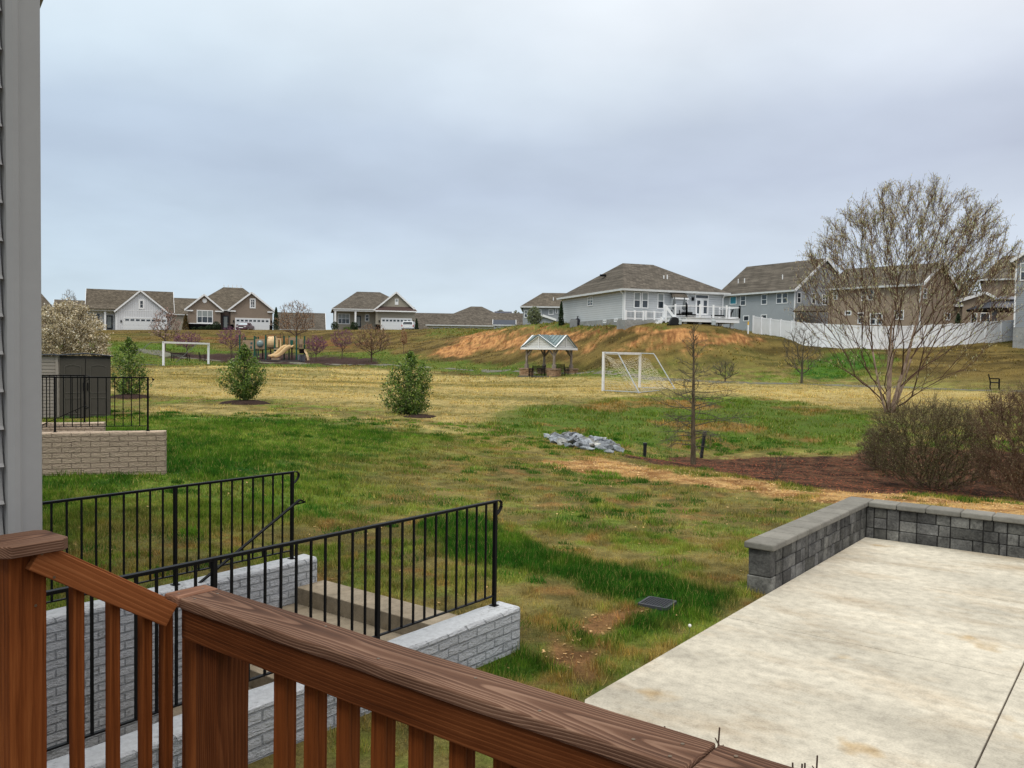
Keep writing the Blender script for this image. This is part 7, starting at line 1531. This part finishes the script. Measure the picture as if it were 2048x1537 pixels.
# ---------------------------------------------------------------- vehicles
def car_dark():
    Y = 139.5; p = at(482, 660, Y); zb = zpx(482, 661.5, Y) - .05; t = thing('parked_car', 'dark maroon car parked nose first towards the viewer on the tan house drive', 'car', (p.x, Y, zb)); W_ = 22 * Y / F / 2; M = paint('car_maroon', (.09, .035, .05), .3, .1, 2, 0, .2, .6)
    g = MB(); sec = [(-W_, .35), (-W_, .75), (-W_ * .92, .95), (W_ * .92, .95), (W_, .75), (W_, .35), (W_ * .9, .22), (-W_ * .9, .22)]; g.prism([(x, 0, z) for x, z in sec], (0, 4.4, 0)); g.build('body', M, t, bevel=.08)
    g = MB(); a = [(-W_ * .86, .95), (-W_ * .62, 1.42), (W_ * .62, 1.42), (W_ * .86, .95)]; vs = [(x, 1.0 + (z - .95) * 1.3, z) for x, z in a] + [(x, 3.9 - (z - .95) * 1.2, z) for x, z in a]; g.add(vs, [(0, 1, 2, 3), (7, 6, 5, 4), (1, 5, 6, 2), (0, 4, 5, 1), (3, 2, 6, 7)]); g.build('cabin', M, t, bevel=.04)
    g = MB(); g.add([(-W_ * .78, 1.02, 1.0), (-W_ * .60, 1.50, 1.36), (W_ * .60, 1.50, 1.36), (W_ * .78, 1.02, 1.0)], [(0, 1, 2, 3)]); o = g.build('windscreen', paint('car_glass', (.35, .42, .46), .15, .1, 2, 0, 0, .6), t); o.location.y = -.03
    for x in (-1, 1):
        g = MB(); g.box(x * W_ * .72 - .2, x * W_ * .72 + .2, -.04, .05, .62, .80); g.build('headlight', paint('lamp_clear', (.45, .45, .45), .2), t); g = MB(); g.box(x * W_ * 1.12 - .10, x * W_ * 1.12 + .10, 1.1, 1.25, .98, 1.12); g.build('mirror', M_BLACK, t)
        for y in (.8, 3.5): g = MB(); g.tube([(x * (W_ - .22), y, .32), (x * (W_ + .01), y, .32)], .32, 16); w = g.build('wheel', M_BLACK, t); g = MB(); g.tube([(x * (W_ + .01), y, .32), (x * (W_ + .02), y, .32)], .19, 12); g.build('rim', paint('rim_silver', (.4, .4, .42), .3), w)
    g = MB(); g.box(-.35, .35, -.03, .02, .48, .62); g.build('number_plate', M_WHITE, t); g = MB(); g.box(-W_ * .45, W_ * .45, -.02, .02, .66, .80); g.build('grille', M_BLACK, t)
car_dark()
def truck():
    Y = 142.0; p = at(815, 660, Y); zb = zpx(815, 662, Y) - .1; t = thing('parked_truck', 'white truck with tailgate towards the viewer on the beige house drive', 'truck', (p.x, Y, zb)); W_ = 29 * Y / F / 2 * .84; M = paint('car_white', (.68, .71, .74), .3, .05, 2, 0, 0, .6)
    g = MB(); g.prism([(-W_, 0, .45), (-W_, 0, 1.05), (-W_ * .96, 0, 1.12), (W_ * .96, 0, 1.12), (W_, 0, 1.05), (W_, 0, .45)], (0, 4.9, 0)); g.build('body', M, t, bevel=.05)
    g = MB(); a = [(-W_ * .94, 1.12), (-W_ * .80, 1.72), (W_ * .80, 1.72), (W_ * .94, 1.12)]; vs = [(x, .08 + (z - 1.12) * .35, z) for x, z in a] + [(x, 3.6 - (z - 1.12) * .9, z) for x, z in a]; g.add(vs, [(0, 1, 2, 3), (7, 6, 5, 4), (1, 5, 6, 2), (0, 4, 5, 1), (3, 2, 6, 7)]); g.build('cabin', M, t, bevel=.03)
    g = MB(); g.add([(-W_ * .80, .06, 1.16), (-W_ * .70, .22, 1.60), (W_ * .70, .22, 1.60), (W_ * .80, .06, 1.16)], [(0, 1, 2, 3)]); g.build('rear_window', M_GLASS, t)
    for x in (-1, 1):
        g = MB(); g.box(x * W_ * .93 - .08, x * W_ * .93 + .08, -.03, .05, .80, 1.08); g.build('tail_light', paint('lamp_red', (.45, .02, .02), .3), t); g = MB(); g.box(x * (W_ + .2) - .12, x * (W_ + .2) + .12, 2.9, 3.0, 1.15, 1.40); g.build('mirror', M_BLACK, t)
        for y in (.95, 3.9): g = MB(); g.tube([(x * (W_ - .25), y, .38), (x * (W_ + .01), y, .38)], .38, 16); w = g.build('wheel', M_BLACK, t); g = MB(); g.tube([(x * (W_ + .01), y, .38), (x * (W_ + .02), y, .38)], .22, 12); g.build('rim', paint('rim_silver', (.4, .4, .42), .3), w)
    g = MB(); g.box(-W_, W_, -.10, .02, .42, .58); g.build('bumper', paint('bumper_grey', (.25, .26, .28), .4), t); g = MB(); g.box(-.25, .25, -.02, .02, .68, .84); g.build('number_plate', M_TRIM, t)
truck()
# ---------------------------------------------------------------- planting by the houses
def conifer(px_, pyb, pyt, hw, Y, label, seed, cols, grp=None, name='columnar_conifer'):
    p = at(px_, pyb, Y); zb = p.z - .1; H = zpx(px_, pyt, Y) - zb; Wd = hw * Y / F; r = random.Random(seed); t = thing(name, label, 'tree', (p.x, Y, zb), 0, grp); g = MB(); g.tube([(0, 0, -.5), (0, 0, H * .9)], [.08, .02], 6); g.build('trunk', M_TWIG, t); C = []
    for i in range(int(900 + H * Wd * 900)):
        f_ = r.random() ** .9; a = r.uniform(0, 6.28); rad = Wd * (1 - f_) ** .55 * min(1, (f_ + .12) / .2) * (1 + .16 * math.sin(a * 3 + f_ * 14)) * r.random() ** .35; C.append((math.cos(a) * rad, math.sin(a) * rad, H * f_))
    leafmesh('crown', C, .16, cols, [2, 2, 1], seed, t, M_LEAF, .5, -.8); return t
DG = [(.015, .035, .014), (.03, .055, .02), (.05, .08, .03)]
conifer(552, 660, 615, 7, 141, 'tall dark conifer at the right corner of the tan house', 1, DG); conifer(371, 661, 629, 7, 141, 'brown orange conifer at the left corner of the tan house', 2, [(.16, .09, .025), (.10, .07, .02), (.05, .06, .02)]); conifer(833, 661, 638, 4.5, 144, 'small dark conifer right of the beige house', 3, DG); conifer(1122, 650, 604, 6, 86, 'slender dark conifer at the left corner of the light grey house', 4, DG)
conifer(1916, 648, 627, 6, 80, 'tiny conifer behind the white fence', 5, DG)
def bush(px_, pyb, hh, hw, Y, label, seed, cols, grp='foundation shrubs by the far houses', size=.16, name='bush'):
    p = at(px_, pyb, Y); zb = p.z - .15; H = hh * Y / F + .15; Wd = hw * Y / F; r = random.Random(seed); t = thing(name, label, 'bush', (p.x, Y, zb), 0, grp); C = []; g = MB()
    for i in range(7): g.tube([(0, 0, -.2), (r.uniform(-.6, .6) * Wd, r.uniform(-.3, .3) * Wd, H * .8)], [.03, .01], 4)
    g.build('stems', M_TWIG, t)
    for i in range(int(500 + H * Wd * 500)):
        v = rvec(r) * r.random() ** .3; C.append((v.x * Wd * r.uniform(.85, 1.1), v.y * min(Wd, .8), H * .5 + v.z * H * .52))
    leafmesh('leaves', C, size, cols, [2, 2, 1], seed, t, M_LEAF, .55)
LG = [(.09, .14, .03), (.14, .20, .05), (.06, .10, .03)]
for i, (x, hh, hw, c, lab) in enumerate([(388, 9, 8, DG, 'low dark hedge bush left under the tan house window'), (403, 8, 8, DG, 'low dark hedge bush below the middle of the tan house window'), (418, 10, 8, DG, 'dark bush below the right of the tan house window'), (432, 18, 9, DG, 'taller dark bush beside the tan house entry')]): bush(x, 661, hh, hw, 142.2, lab, 20 + i, c)
for i, (x, hh, hw, c, lab) in enumerate([(669.5, 17, 8, DG, 'clipped dark bush under the left end of the beige porch'), (708, 17, 8, DG, 'round dark bush in front of the beige house window'), (694, 7, 8, LG, 'low yellow green bush in the middle of the beige porch'), (712, 6, 5, DG, 'low dark bush right of the round one on the beige porch')]): bush(x, 661, hh, hw, 145.5, lab, 30 + i, c)
# willowy young tree, and the leafless wood on the skyline
bare_tree('willow_tree', 'hazy pale green young tree in front of the grey two storey house', 1068, 652, 615, 14, 71, M_TWIGG, nmain=15, stem=.08, up=1.0, rad=.06, tw=.014, leaves=9, lsize=.12, lcols=[(.20, .24, .12), (.28, .31, .18), (.14, .17, .09)], lw=[2, 2, 1], Y=98)
SK = bark('far_twig', (.14, .12, .09), (.26, .22, .17), 3)
for i, (x, yb, yt, hw, Y, lab) in enumerate([(1905, 610, 548, 26, 125, 'bare tree on the skyline between the tan brown houses'), (1935, 612, 540, 26, 130, 'taller bare tree on the skyline left of the far right roof'), (1032, 650, 622, 9, 175, 'small leafing tree behind the ranch roof end'), (1043, 652, 628, 7, 170, 'dark little tree beside the grey two storey house'), (138, 625, 578, 14, 190, 'bare tree above the roofs at the far left'), (1000, 640, 621, 10, 200, 'pale tree top behind the dark blue roof')]):
    bare_tree('skyline_tree', lab, x, yb, yt, hw, 200 + i, SK, nmain=15, stem=.15, up=.6, rad=.12, tw=.022, leaves=(4 if i not in (4,) else 0), lsize=.22, lcols=[(.20, .20, .09), (.26, .22, .12), (.14, .15, .07)], lw=[1, 1, 1], Y=Y, group='trees on the skyline beyond the houses', dens=1.15 if i < 2 else 1)
